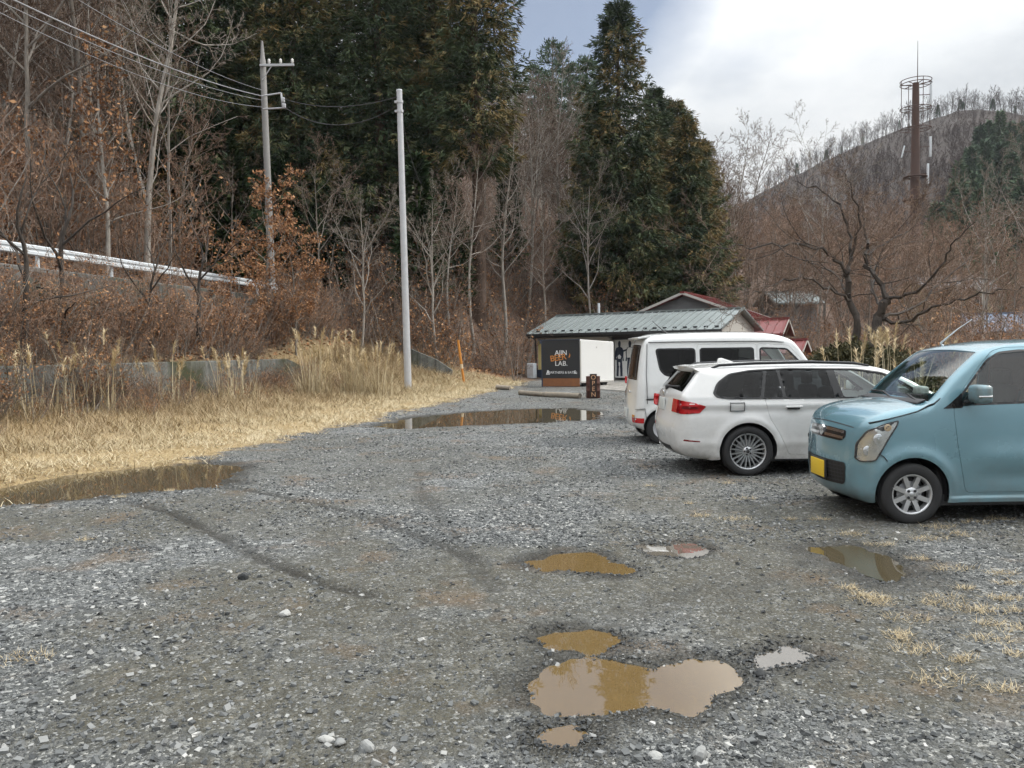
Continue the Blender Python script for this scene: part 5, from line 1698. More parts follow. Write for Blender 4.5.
def smooth_path(pts, step=.03):
    """Catmull-Rom through (x, z, r, c) control points"""
    A = np.array(pts, float)
    out = []
    for i in range(len(A) - 1):
        p0, p1, p2, p3 = A[max(0, i - 1)], A[i], A[i + 1], A[min(len(A) - 1, i + 2)]
        n = max(2, int(np.hypot(*(p2 - p1)[:2]) / step))
        # centripetal-like tension
        d = np.hypot(*(p2 - p1)[:2])
        m1 = (p2 - p0) / max(1e-6, np.hypot(*(p1 - p0)[:2]) + d) * d if i > 0 else (p2 - p1)
        m2 = (p3 - p1) / max(1e-6, np.hypot(*(p3 - p2)[:2]) + d) * d if i < len(A) - 2 else (p2 - p1)
        for k in range(n):
            t_ = k / n
            h = (2 * t_ ** 3 - 3 * t_ ** 2 + 1) * p1 + (t_ ** 3 - 2 * t_ ** 2 + t_) * m1 + (-2 * t_ ** 3 + 3 * t_ ** 2) * p2 + (t_ ** 3 - t_ ** 2) * m2
            h[2:] = p1[2:] * (1 - t_) + p2[2:] * t_
            out.append(h)
    out.append(A[-1])
    return np.array(out)


def resample(loop, step, closed=True):
    L = [np.array(p, float) for p in loop]
    out = []
    m = len(L)
    for i in range(m if closed else m - 1):
        a, b = L[i], L[(i + 1) % m]
        n = max(1, int(round(np.hypot(*(b - a)) / step)))
        for k in range(n): out.append(a + (b - a) * k / n)
    if not closed: out.append(L[-1])
    return np.array(out)


def round_poly(pts, r=.04, n=4):
    """polygon with rounded corners"""
    out = []
    m = len(pts)
    for i in range(m):
        p, a, b = np.array(pts[i], float), np.array(pts[i - 1], float), np.array(pts[(i + 1) % m], float)
        la, lb = np.hypot(*(a - p)), np.hypot(*(b - p))
        q = min(r, la * .45, lb * .45)
        s, e = p + (a - p) / la * q, p + (b - p) / lb * q
        for k in range(n + 1):
            t_ = k / n
            out.append((1 - t_) ** 2 * s + 2 * t_ * (1 - t_) * p + t_ ** 2 * e)
    return [tuple(x) for x in out]


def offset_poly(pts, d):
    """positive d grows the polygon"""
    A = np.array(pts, float)
    ar = .5 * np.sum(A[:, 0] * np.roll(A[:, 1], -1) - np.roll(A[:, 0], -1) * A[:, 1])
    e1 = A - np.roll(A, 1, 0); e2 = np.roll(A, -1, 0) - A
    def nrm(e):
        n = np.stack([e[:, 1], -e[:, 0]], 1); return n / (np.linalg.norm(n, axis=1, keepdims=True) + 1e-9)
    n = nrm(e1) + nrm(e2); n /= (np.linalg.norm(n, axis=1, keepdims=True) + 1e-9)
    c = np.clip(np.sum(n * nrm(e1), 1), .5, 1)
    return [tuple(x) for x in A + n * (d / c)[:, None] * (1 if ar > 0 else -1)]


def inside(pts, poly):
    X, Y = pts[:, 0], pts[:, 1]
    ins = np.zeros(len(pts), bool); p = np.array(poly); q = np.roll(p, -1, 0)
    for (ax, ay), (bx, by) in zip(p, q):
        dy = by - ay
        if abs(dy) < 1e-12: continue
        ins ^= ((ay > Y) != (by > Y)) & (X < (bx - ax) * (Y - ay) / dy + ax)
    return ins


def tri_fill(outer, holes=(), step=.05, bstep=.03, extra=None):
    """triangulated sheet of a polygon with holes and inner grid points"""
    loops = [resample(outer, bstep)] + [resample(h, min(bstep, .022)) for h in holes]
    pts = []; edges = []
    for l in loops:
        o = len(pts); n = len(l); pts += [tuple(p) for p in l]
        edges += [(o + i, o + (i + 1) % n) for i in range(n)]
    B = np.array(pts)
    lo, hi = B.min(0), B.max(0)
    if extra is not None:
        k = inside(extra, loops[0])
        for h in loops[1:]: k &= ~inside(extra, h)
        ex = extra[k]; d = np.min(np.hypot(ex[:, None, 0] - B[None, :, 0], ex[:, None, 1] - B[None, :, 1]), 1); ex = ex[d > .0045]
        pts += [tuple(p) for p in ex]; B = np.concatenate([B, ex])
    if step:
        g = np.stack(np.meshgrid(np.arange(lo[0] + step / 2, hi[0], step), np.arange(lo[1] + step / 2, hi[1], step)), -1).reshape(-1, 2)
        k = inside(g, loops[0])
        for h in loops[1:]: k &= ~inside(g, h)
        g = g[k]
        if len(g):
            d = np.min(np.hypot(g[:, None, 0] - B[None, :, 0], g[:, None, 1] - B[None, :, 1]), 1)
            g = g[d > step * .6]
        pts += [tuple(p) for p in g]
    vs, es, fs, ov, oe, of = delaunay_2d_cdt([Vector(p) for p in pts], edges, [], 0, 1e-6)
    V = np.array([v[:] for v in vs]); F = np.array([f for f in fs if len(f) == 3])
    c = V[F].mean(1)
    k = inside(c, loops[0])
    for h in loops[1:]: k &= ~inside(c, h)
    return V, F[k]


class Car:
    def __init__(s, top, arches, zs, Wm, belt, tum, bulge=.03, zmid=.62, taperA=(.9, .06), taperB=(.9, .06), feats=()):
        s.top = smooth_path(top)
        s.L = s.top[:, 0].max()
        s.arches = arches; s.Wm, s.belt, s.tum, s.bulge, s.zmid = Wm, belt, tum, bulge, zmid
        s.tA, s.tB, s.feats = taperA, taperB, feats; s.rows = None
        bot = []
        for (cx, cz, r) in sorted(arches, reverse=True):
            h = math.sqrt(max(0, r * r - (zs - cz) ** 2)); a0 = math.atan2(zs - cz, h); a1 = math.pi - a0
            for k in range(25):
                a = a0 + (a1 - a0) * k / 24
                bot.append((cx + r * math.cos(a), cz + r * math.sin(a)))
        s.bottom = bot
        chain = [tuple(s.top[-1, :2])] + bot + [tuple(s.top[0, :2])]
        bot = [tuple(p) for p in resample(chain, .024, False)][1:-1]
        s.outline = [tuple(p) for p in s.top[:, :2]] + bot
        d = np.gradient(s.top[:, :2], axis=0); d /= np.linalg.norm(d, axis=1, keepdims=True) + 1e-9
        s.nrm = np.stack([-d[:, 1], d[:, 0]], 1)
    def W0(s, x, z):
        w = s.Wm - s.bulge * np.minimum(((np.minimum(z, s.belt) - s.zmid) / .4) ** 2, 1.6)
        w = w - np.maximum(0, z - s.belt) * s.tum
        la, a = s.tA; w = w - a * np.clip((la - x) / la, 0, 1) ** 2
        lb, b = s.tB; w = w - b * np.clip((x - (s.L - lb)) / lb, 0, 1) ** 2
        for f in s.feats: w = w + f(x, z)
        return w
    def W(s, x, z):
        x = np.asarray(x, float); z = np.asarray(z, float)
        A = s.top[:-1, :2]; B = s.top[1:, :2]; E = B - A
        w = s.W0(x, z)
        out = np.empty(len(x))
        for i in range(0, len(x), 4000):
            px, pz = x[i:i + 4000, None], z[i:i + 4000, None]
            t_ = np.clip(((px - A[:, 0]) * E[:, 0] + (pz - A[:, 1]) * E[:, 1]) / (np.sum(E * E, 1) + 1e-12), 0, 1)
            dd = (px - A[:, 0] - t_ * E[:, 0]) ** 2 + (pz - A[:, 1] - t_ * E[:, 1]) ** 2
            # smooth radius: weighted by closeness
            j = dd.argmin(1); d = np.sqrt(dd[np.arange(len(j)), j])
            wt = 1 / (dd + .0016) ** 2
            r = (wt * s.top[:-1, 2]).sum(1) / wt.sum(1)
            dd_ = np.minimum(d, r)
            out[i:i + 4000] = w[i:i + 4000] - r + np.sqrt(np.maximum(0, r * r - (r - dd_) ** 2))
        return out
    # a panel on a side: sd=-1 near side (y negative), +1 far side
    def panel(s, outer, holes=(), off=0.0, step=.032, bstep=.022, sides=(-1, 1)):
        extra = None
        if outer is s.outline:
            bstep = 5.0; q = s.top[1:-1]; nq = s.nrm[1:-1]
            extra = np.concatenate([q[:, :2] - nq * d for d in (.006, .018, .038, .066)])
            if s.rows is not None: extra = np.concatenate([extra, s.rows])
        V2, F = tri_fill(outer, holes, step, bstep, extra)
        w = s.W(V2[:, 0], V2[:, 1]) + off
        vs, fs = [], []
        for sd in sides:
            V = np.stack([V2[:, 0], sd * w, V2[:, 1]], 1)
            f = F.copy()
            n = np.cross(V[f[:, 1]] - V[f[:, 0]], V[f[:, 2]] - V[f[:, 0]])
            flip = n[:, 1] * sd < 0
            f[flip] = f[flip][:, ::-1]
            fs.append(f + sum(len(a) for a in vs)); vs.append(V)
        return np.concatenate(vs), np.concatenate(fs)
    def obj(s, name, parts, mats, parent, smooth=True):
        """parts: list of (V, F, mat index)"""
        V, F, mi, o = [], [], [], 0
        for v, f, m_ in parts:
            V.append(v); F.append(np.asarray(f) + o); mi.append(np.full(len(f), m_)); o += len(v)
        V = np.concatenate(V)
        tri = [f for f in F if f.shape[1] == 3]; qd = [f for f in F if f.shape[1] == 4]
        fl, ml = [], []
        for k in (3, 4):
            for f, m_ in zip(F, mi):
                if f.shape[1] == k: fl.append(f); ml.append(m_)
        me = mesh_np(name, V, fl, mats, smooth, np.concatenate(ml))
        return link(name, me, parent)
    def ribbon(s, pts, w=.006, off=.0015, sides=(-1, 1)):
        """thin dark line along a side"""
        p = resample(pts, .03, False)
        d = np.gradient(p, axis=0); d /= np.linalg.norm(d, axis=1, keepdims=True) + 1e-9
        n = np.stack([-d[:, 1], d[:, 0]], 1) * w / 2
        q = np.stack([p - n, p + n], 1).reshape(-1, 2)
        wv = s.W(q[:, 0], q[:, 1]) + off
        vs, fs = [], []
        m = len(p)
        base = np.array([[2 * i, 2 * i + 1, 2 * i + 3, 2 * i + 2] for i in range(m - 1)])
        for sd in sides:
            vs.append(np.stack([q[:, 0], sd * wv, q[:, 1]], 1)); fs.append(base + (len(vs) - 1) * 2 * m)
        return np.concatenate(vs), np.concatenate(fs)
    def We(s): return s.W(s.top[:, 0], s.top[:, 1])
    def strip(s, nv=21, skip=(), vlim=.94):
        """the sheet across the car from nose over the roof to the tail; skip: (x0,x1,zmin) ranges left out for glass"""
        v = np.concatenate([[-1, -.97], np.linspace(-vlim, vlim, nv), [.97, 1]])
        we = s.We()
        n, m = len(s.top), len(v)
        cr = s.top[:, 3][:, None] * (1 - v[None] ** 2) ** 1.0
        X = s.top[:, 0][:, None] + s.nrm[:, 0][:, None] * cr; Z = s.top[:, 1][:, None] + s.nrm[:, 1][:, None] * cr
        Y = we[:, None] * v[None]
        V = np.stack([X, Y, Z], -1)
        F = []; G_ = {k: [] for k in range(len(skip))}
        for i in range(n - 1):
            xm = (s.top[i, 0] + s.top[i + 1, 0]) / 2; zm = (s.top[i, 1] + s.top[i + 1, 1]) / 2
            hit = [k for k, (a, b, z0, z1) in enumerate(skip) if a <= xm <= b and z0 <= zm <= z1]
            for j in range(m - 1):
                q = [i * m + j, (i + 1) * m + j, (i + 1) * m + j + 1, i * m + j + 1]
                if hit and abs((v[j] + v[j + 1]) / 2) < vlim: G_[hit[0]].append(q)
                else: F.append(q)
        N = np.stack([np.broadcast_to(s.nrm[:, 0][:, None], X.shape), np.zeros_like(X), np.broadcast_to(s.nrm[:, 1][:, None], X.shape)], -1).reshape(-1, 3)
        V = V.reshape(-1, 3)
        def orient(f):
            f = np.array(f)
            if not len(f): return f.reshape(0, 4)
            nn = np.cross(V[f[:, 1]] - V[f[:, 0]], V[f[:, 2]] - V[f[:, 0]])
            bad = np.sum(nn * N[f[:, 0]], 1) < 0
            f[bad] = f[bad][:, ::-1]; return f
        return V, orient(F), {k: (V - N * .004, orient(g)) for k, g in G_.items()}
    def end_map(s, y, z, off, end='A'):
        """point on the nose (end A) or tail (end B) surface at height z and lateral y"""
        tp = s.top; we = s.We()
        k = np.arange(len(tp))
        if end == 'A':
            lim = np.argmax(tp[:, 1] > s.end_z[0]) if hasattr(s, 'end_z') else int(len(tp) * .3)
            sel = k[:lim]
        else:
            rev = len(tp) - 1 - np.argmax(tp[::-1, 1] > s.end_z[1]); sel = k[rev:][::-1]
        zz = tp[sel, 1]
        o = np.argsort(zz); sel = sel[o]; zz = zz[o]
        ii = np.interp(z, zz, sel.astype(float))
        f = lambda a: np.interp(ii, k, a)
        w = f(we); v = np.clip(y / w, -1, 1); c = f(tp[:, 3]) * (1 - v ** 2) + off
        return np.stack([f(tp[:, 0]) + f(s.nrm[:, 0]) * c, y, z + f(s.nrm[:, 1]) * c], 1)
    def end_panel(s, outer, holes=(), off=.003, end='A', step=.04):
        V2, F = tri_fill(outer, holes, step, .03)
        V = s.end_map(V2[:, 0], V2[:, 1], off, end)
        n = np.cross(V[F[:, 1]] - V[F[:, 0]], V[F[:, 2]] - V[F[:, 0]])
        sg = -1 if end == 'A' else 1
        bad = n[:, 0] * sg < 0
        F = F.copy(); F[bad] = F[bad][:, ::-1]
        return V, F


def mirror(pts): return [(-y, z) for y, z in pts][::-1]


def weld(o, dist=.0008, sharp=None):
    bm = bmesh.new(); bm.from_mesh(o.data)
    bmesh.ops.remove_doubles(bm, verts=bm.verts, dist=dist)
    bm.to_mesh(o.data); bm.free()
    return o


def solid(o, th=.02, off=-1):
    m_ = o.modifiers.new('thickness', 'SOLIDIFY'); m_.thickness = th; m_.offset = off; m_.use_rim = True
    sp = o.modifiers.new('crisp_edges', 'EDGE_SPLIT'); sp.split_angle = R(38)
    return o


def wheel(parent, x, y, r, w, rim_r, side, spokes, kind):
    """side -1: outer face towards -y"""
    e = empty('wheel', (x, y, r - .006), 0, parent=parent)
    h = w / 2
    T = MB()
    prof = [(rim_r - .005, h * .78), (rim_r + .004, h * .92), (rim_r + (r - rim_r) * .35, h * 1.02), (rim_r + (r - rim_r) * .7, h * 1.0), (r - .018, h * .90), (r - .004, h * .72), (r, h * .45), (r - .006, h * .42), (r - .006, h * .36), (r, h * .33), (r, h * .06), (r - .006, h * .05), (r - .006, -h * .05), (r, -h * .06), (r, -h * .45), (r - .004, -h * .72), (r - .018, -h * .9), (rim_r + (r - rim_r) * .5, -h), (rim_r, -h * .8)]
    T.lathe([(a, b * side) for a, b in prof], 48, 'Y')
    T.build('tyre', M['tyre'], e)
    q = MB()
    fy = h * .78
    q.lathe([(a, b * side) for a, b in [(rim_r + .004, fy * 1.06), (rim_r - .004, fy * 1.10), (rim_r - .014, fy * 1.04), (rim_r - .020, fy * .85), (rim_r - .03, fy * .2), (rim_r - .03, -h * .7)]], 48, 'Y', mats=[0, 0, 0, 0, 1])
    q.lathe([(rim_r - .03, -.02 * side), (.03, -.02 * side)], 32, 'Y', mat=1)      # dark drum behind
    q.lathe([(rim_r * .62, .005 * side), (.05, .012 * side)], 32, 'Y', mat=2)       # brake disc
    if kind == 'steel':
        q.lathe([(a, b * side) for a, b in [(rim_r - .02, fy * .8), (rim_r * .75, fy * .62), (rim_r * .55, fy * .85), (rim_r * .3, fy * .8), (.035, fy * .95), (0, fy * .95)]], 40, 'Y', mat=0)
    else:
        hub = .062 if kind == 'eight' else .058
        q.lathe([(a, b * side) for a, b in [(hub + .01, fy * .45), (hub, fy * .86), (hub * .5, fy * .92), (0, fy * .93)]], 32, 'Y', mat=0)
        for k in range(spokes):
            a = 2 * math.pi * (k + .5) / spokes
            ca, sa = math.cos(a), math.sin(a)
            w0, w1 = ((.021, .020) if kind == 'eight' else (.0085, .0075))
            r0, r1 = hub * .7, rim_r - .012
            pts = []
            for (rr_, ww, yy) in ((r0, w0, fy * .84), (r1, w1, fy * 1.0)):
                for sg in (-1, 1):
                    for d_ in (0, -.035):
                        wq = ww * (1 if d_ == 0 else 1.15)
                        pts.append((rr_ * ca - sg * wq * sa, (yy + d_) * side, rr_ * sa + sg * wq * ca))
            q.add(pts, [[0, 2, 6, 4], [1, 5, 7, 3], [0, 4, 5, 1], [2, 3, 7, 6], [0, 1, 3, 2], [4, 6, 7, 5]], 0)
        nb = 4 if kind == 'eight' else 5
        for k in range(nb):
            a = 2 * math.pi * (k + .5) / nb
            q.lathe([(.013, fy * .93 * side), (.011, fy * .96 * side), (0, fy * .96 * side)] if False else [(.013, .0), (.013, .006 * side), (0, .006 * side)], 10, 'Y', (.042 * math.cos(a), fy * .90 * side, .042 * math.sin(a)), mat=1)
        q.lathe([(.024, fy * .925 * side), (.022, fy * .97 * side), (0, fy * .98 * side)], 20, 'Y', mat=1 if kind != 'eight' else 0)
    q.build('rim', [M['alloy'] if kind != 'steel' else M['steel'], M['plastic'], M['steel']], e)
    return e


def seats(car, xs, y, zf, hgt, parent, mat, facing):
    for x in xs:
        for sy in (-1, 1):
            sx_ = empty('seat', (x, sy * y, zf), 0, parent=parent)
            b = MB(); b.box((0, 0, .12), (.48, .48, .18), 0, None, .05)
            b.box((.24 * facing, 0, .42), (.14, .46, .58), 0, Matrix.Rotation(R(14 * facing), 3, 'Y'), .05)
            b.box((.31 * facing, 0, .42 + hgt), (.09, .25, .17), 0, None, .035)
            b.tube([(.29 * facing, .05, .6), (.31 * facing, .05, .42 + hgt)], .008, 6); b.tube([(.29 * facing, -.05, .6), (.31 * facing, -.05, .42 + hgt)], .008, 6)
            b.build('cushion', mat, sx_)


def common(c, root, body, doors, zf, z_in, w_in, x0, x1, mat_in='inside'):
    """floor tub, wheel arch liners"""
    u = MB()
    ars = sorted(c.arches)
    x_ = x0
    zt_ = zf
    u.box2((x0, -w_in, zf - .10), (x1, w_in, zf))
    for (cx, cz, r) in ars:
        for sd in (-1, 1):
            pr = [(r + .012, 0), (r + .012, .26)]
            n = 24; vs = []
            for k in range(n + 1):
                a = -.25 + (math.pi + .5) * k / n
                for yy in (c.Wm - .05, c.Wm - .34): vs.append((cx + (r + .004) * math.cos(a), sd * yy, cz + (r + .004) * math.sin(a)))
            u.add(vs, [[2 * k, 2 * k + 1, 2 * k + 3, 2 * k + 2] for k in range(n)])
            vs = [(cx + (r + .004) * math.cos(-.25 + (math.pi + .5) * k / n), sd * (c.Wm - .34), cz + (r + .004) * math.sin(-.25 + (math.pi + .5) * k / n)) for k in range(n + 1)]
            u.add(vs, [list(range(n + 1))])
    u.build('underbody', M['plastic'], root)


# ======================= blue kei wagon, nose to the left
def build_blue():
    flare = lambda cx, cz: (lambda x, z: .022 * np.exp(-((np.hypot(x - cx, z - cz) - .37) / .055) ** 2) * (z > cz - .1))
    crease = lambda x, z: .016 * np.exp(-((z - .60 - .03 * (x - 1.1)) / .10) ** 2) * sstep(1.15, 1.5, x) - .012 * np.exp(-((z - .43) / .06) ** 2) * sstep(1.1, 1.6, x)
    sill = lambda x, z: .016 * (1 - sstep(.235, .262, z)) * sstep(1.0, 1.1, x)
    bump = lambda x, z: -.014 * np.exp(-((z - .60) / .018) ** 2) * (1 - sstep(.22, .34, x))
    top = [(.20, .185, .10, .02), (.08, .25, .18, .05), (.02, .36, .26, .055), (.0, .52, .27, .06), (.015, .66, .27, .06), (.04, .78, .25, .06), (.085, .875, .20, .055), (.16, .945, .13, .045), (.32, 1.01, .09, .04), (.55, 1.055, .08, .035), (.80, 1.085, .07, .03), (.88, 1.10, .05, .03),
           (1.12, 1.34, .045, .035), (1.36, 1.545, .05, .03), (1.46, 1.60, .09, .03), (1.75, 1.645, .10, .03), (2.3, 1.66, .10, .03), (2.9, 1.64, .10, .03), (3.16, 1.59, .09, .03), (3.26, 1.50, .07, .03), (3.34, 1.2, .07, .04), (3.375, .95, .10, .04), (3.395, .60, .14, .04), (3.39, .38, .14, .04), (3.33, .22, .1, .03)]
    nx = lambda x: x if x >= .75 else .205 + x * .545 / .75
    top = [(nx(p_[0]), *p_[1:]) if i_ < 12 else p_ for i_, p_ in enumerate(top)]
    ar = [(.71, .285, .335), (3.06, .285, .335)]
    c = Car(top, ar, .20, .737, 1.08, .20, .022, .68, (.62, .07), (.6, .05), [flare(.71, .285), flare(3.06, .285), crease, sill, bump])
    c.end_z = (1.02, 1.45)
    c.rows = np.array([(x, z) for z in (.222, .230, .238, .246, .254, .262, .270) for x in np.arange(1.06, 2.74, .025)])
    paint = car_paint('sky_blue_metallic_paint', (.155, .295, .352), .2, metal=.25)
    root = empty('kei_car', (0, 0, 0), 0, 'light blue tall kei car with yellow plate, nearest at the right edge', 'car', 'cars parked on the gravel')
    win_f = round_poly([(1.02, 1.085), (1.12, 1.165), (1.42, 1.49), (1.55, 1.555), (1.72, 1.575), (2.13, 1.58), (2.14, 1.12)], .035)
    win_r = round_poly([(2.22, 1.12), (2.21, 1.58), (2.70, 1.57), (2.80, 1.48), (2.86, 1.14)], .04)
    win_q = round_poly([(2.93, 1.15), (2.90, 1.50), (3.12, 1.46), (3.2, 1.18)], .04)
    door_f = round_poly([(1.085, .98), (1.075, 1.10), (1.02, 1.10), (1.30, 1.42), (1.46, 1.56), (1.60, 1.605), (2.16, 1.615), (2.19, 1.10), (2.17, .285), (1.20, .275), (1.14, .55)], .05)
    door_f = round_poly([(1.12, .70), (1.085, 1.02), (1.10, 1.12), (1.36, 1.45), (1.48, 1.575), (1.62, 1.61), (2.16, 1.615), (2.18, 1.10), (2.16, .295), (1.20, .29)], .05)
    win_fd = round_poly([(1.155, 1.095), (1.16, 1.17), (1.43, 1.495), (1.55, 1.56), (1.72, 1.578), (2.11, 1.58), (2.125, 1.12)], .03)
    door_r = round_poly([(2.205, .295), (2.215, 1.10), (2.195, 1.615), (2.72, 1.61), (2.86, 1.48), (2.91, 1.10), (2.80, .62), (2.66, .40), (2.60, .295)], .05)
    lamp = round_poly([(.24, .60), (.25, .74), (.315, .865), (.44, .93), (.58, .965), (.565, .915), (.49, .80), (.415, .665), (.375, .585), (.27, .57)], .03)
    strip = c.strip(skip=[(.90, 1.40, 1.08, 1.585), (3.24, 3.36, 1.05, 1.52)])
    holes = [offset_poly(door_f, .0035), offset_poly(door_r, .0035), win_q]
    side = c.panel(c.outline, holes)
    hoodline = c.ribbon([(.34, .928), (.44, .958), (.58, .993), (.75, 1.035), (.91, 1.10), (.97, 1.15)], .0045)
    fl = c.ribbon([(.50, .93), (.44, .80), (.40, .70)], .004)
    bl_ = c.ribbon([(.40, .66), (.44, .63), (.465, .59)], .005)
    body = weld(c.obj('body', [(strip[0], strip[1], 0), (side[0], side[1], 0), (hoodline[0], hoodline[1], 1), (bl_[0], bl_[1], 1)], [paint, M['plastic']], root)); solid(body, .018)
    g = strip[2]
    c.obj('windscreen', [(g[0][0], g[0][1], 0)], [M['glass_clear']], root)
    c.obj('rear_window', [(g[1][0], g[1][1], 0)], [M['glass_tint']], root)
    for sd in (-1, 1):
        for dp, wp, fr_ in ((door_f, win_fd, True), (door_r, win_r, False)):
            pn_ = c.panel(dp, [wp], sides=(sd,))
            d = c.obj('door', [(pn_[0], pn_[1], 0)], [paint], root); solid(d, .02)
            gl = c.panel(offset_poly(wp, .012), (), -.010, .04, sides=(sd,)); c.obj('window', [(gl[0], gl[1], 0)], [M['glass_clear'] if fr_ else M['glass_tint']], d)
            tr = c.panel(offset_poly(wp, .012), [offset_poly(wp, -.008)], .0015, None, sides=(sd,)); c.obj('window_frame', [(tr[0], tr[1], 0)], [M['plastic']], d)
            hx = 2.0 if fr_ else 2.75
            hz = .93
            w_ = float(c.W(np.array([hx]), np.array([hz]))[0])
            MB().box((hx, sd * (w_ + .022), hz), (.20, .022, .032), 0, None, .009).build('handle', paint, d)
        q = c.panel(offset_poly(win_q, .01), (), -.008, .04, sides=(sd,)); c.obj('quarter_window', [(q[0], q[1], 0)], [M['glass_tint']], root)
        # black sail panel at the mirror foot
        sp_ = c.panel(round_poly([(.985, 1.06), (1.165, 1.065), (1.165, 1.20), (1.155, 1.19), (1.05, 1.105)], .012), (), .004, None, sides=(sd,)); c.obj('mirror_base', [(sp_[0], sp_[1], 0)], [M['gloss_black']], root)
        mr = empty('mirror', (1.24, sd * .86, 1.20), 0, parent=root)
        MB().box((0, 0, 0), (.13, .20, .165), 0, None, .04).build('housing', paint, mr)
        MB().box((.055, 0, 0), (.012, .165, .125), 0, None, .005).build('glass', M['chrome'], mr)
        MB().box((-.01, sd * .0985, -.02), (.12, .012, .016), 0, None, .004).build('indicator', M['lens'] if False else M['chrome'], mr)
        MB().tube([(-.02, -sd * .05, -.07), (-.05, -sd * .13, -.09)], .03, 8).build('arm', M['gloss_black'], mr)
        # headlight
        hl = empty('headlight', (0, 0, 0), parent=root)
        bk = c.panel(lamp, (), .007, .03, sides=(sd,)); c.obj('reflector', [(bk[0], bk[1], 0)], [M['chrome_dim']], hl)
        rg = c.panel(lamp, [offset_poly(lamp, -.011)], .011, None, sides=(sd,)); c.obj('bezel', [(rg[0], rg[1], 0)], [M['plastic']], hl)
        ln = c.panel(offset_poly(lamp, -.003), (), .018, .03, sides=(sd,)); c.obj('lens', [(ln[0], ln[1], 0)], [M['lens']], hl)
        for (lx, lz, rr_, mm) in ((.395, .79, .05, 'chrome'), (.475, .895, .034, 'amber2'), (.32, .68, .045, 'chrome')):
            w_ = float(c.W(np.array([lx]), np.array([lz]))[0])
            o_ = MB().lathe([(rr_, 0), (rr_ * .85, .004 * sd), (rr_ * .3, -.0 * sd), (0, .004 * sd)], 18, 'Y').build('bulb', M[mm], hl)
            o_.location = (lx, sd * (w_ + .009), lz)
        dk = c.panel([(.38, .885), (.53, .95), (.53, .935), (.43, .86)], (), .011, None, sides=(sd,)); c.obj('shade', [(dk[0], dk[1], 0)], [M['plastic']], hl)
        # tail lamp
        tl = c.panel(round_poly([(3.27, 1.0), (3.37, 1.0), (3.385, .62), (3.30, .62)], .02), (), .005, None, sides=(sd,)); c.obj('tail_light', [(tl[0], tl[1], 0)], [M['redlens']], root)
    # nose
    gp_ = [(-.42, .765), (-.42, .835), (.42, .835), (.42, .765), (.36, .735), (-.36, .735)]
    gr_ = empty('grille', (0, 0, 0), parent=root)
    e = c.end_panel(round_poly(gp_, .03), (), .004); c.obj('backing', [(e[0], e[1], 0)], [M['gloss_black']], gr_)
    bars = []
    for z0, z1 in ((.805, .828), (.755, .778)):
        for a, b in ((-.40, -.075), (.075, .40)):
            e = c.end_panel([(a, z0), (b, z0), (b, z1), (a, z1)], (), .014, step=None); bars.append((e[0], e[1], 0))
    solid(c.obj('bar', bars, [M['chrome']], gr_), .012)
    em = c.end_map(np.array([0.0]), np.array([.79]), .02)[0]
    eb = MB()
    yc, zc = 0, 0
    for poly in ([(-.012, .055), (.058, .012), (.020, -.006), (-.050, .030)], [(.012, -.055), (-.058, -.012), (-.020, .006), (.050, -.030)], [(-.052, .030), (-.03, .0), (.052, -.030), (.03, .0)]):
        eb.add([(0, y_, z_) for y_, z_ in poly] + [(.02, y_, z_) for y_, z_ in poly], [[0, 1, 2, 3], [7, 6, 5, 4], [0, 4, 5, 1], [1, 5, 6, 2], [2, 6, 7, 3], [3, 7, 4, 0]])
    eo = eb.build('emblem', M['chrome'], gr_); eo.location = em
    e = c.end_panel(round_poly([(-.43, .33), (-.47, .54), (.47, .54), (.43, .33)], .05), (), .005)
    itk = empty('intake', (0, 0, 0), parent=root); c.obj('backing', [(e[0], e[1], 0)], [M['dark']], itk)
    sl = []
    for z0 in np.arange(.36, .53, .034):
        e = c.end_panel([(-.43, z0), (.43, z0), (.43, z0 + .010), (-.43, z0 + .010)], (), .010, step=None); sl.append((e[0], e[1], 0))
    for y0 in np.arange(-.40, .41, .05):
        e = c.end_panel([(y0, .35), (y0 + .008, .35), (y0 + .008, .53), (y0, .53)], (), .010, step=None); sl.append((e[0], e[1], 0))
    c.obj('mesh', sl, [M['plastic']], itk)
    pe = c.end_map(np.array([0.0]), np.array([.445]), .03)[0]
    pl_ = empty('number_plate', pe, parent=root)
    MB().box((0, 0, 0), (.012, .33, .165), 0, None, .004).build('plate', M['plate_y'], pl_)
    MB().box((.012, 0, 0), (.02, .36, .19), 0, None, .004).build('holder', M['plastic'], pl_)
    e = c.end_panel(round_poly([(-.50, .872), (.50, .872), (.50, .879), (-.50, .879)], .002), (), .002); c.obj('bonnet_line', [(e[0], e[1], 0)], [M['plastic']], root)
    # wipers, cowl
    wp = MB()
    for (y0, y1) in ((-.45, .10), (.05, .60)):
        wp.tube([(.87, y0, 1.125), (.93, (y0 + y1) / 2, 1.165), (.94, y1, 1.165)], .011, 6)
        wp.box((.935, (y0 + y1) / 2, 1.165), (.02, abs(y1 - y0), .016))
    wp.build('wiper', M['plastic'], root)
    MB().box((.855, 0, 1.115), (.09, 1.16, .02), 0, Matrix.Rotation(R(-22), 3, 'Y'), .008).build('cowl', M['plastic'], root)
    an_ = MB().tube([(1.52, .28, 1.635), (1.50, .28, 1.66), (1.66, .26, 1.80), (1.80, .24, 1.90)], [.014, .010, .0045, .003], 8); an_.build('aerial', M['galv'], root)
    common(c, root, None, None, .26, 1.0, .66, .95, 2.75)
    it = MB(); it.box2((.98, -.62, .26), (1.30, .62, 1.06)); it.box2((.9, -.6, .95), (1.25, .6, 1.07), 0, .03)
    it.box((1.24, .33, 1.10), (.16, .34, .08), 0, None, .02); it.build('dashboard', M['inside'], root)
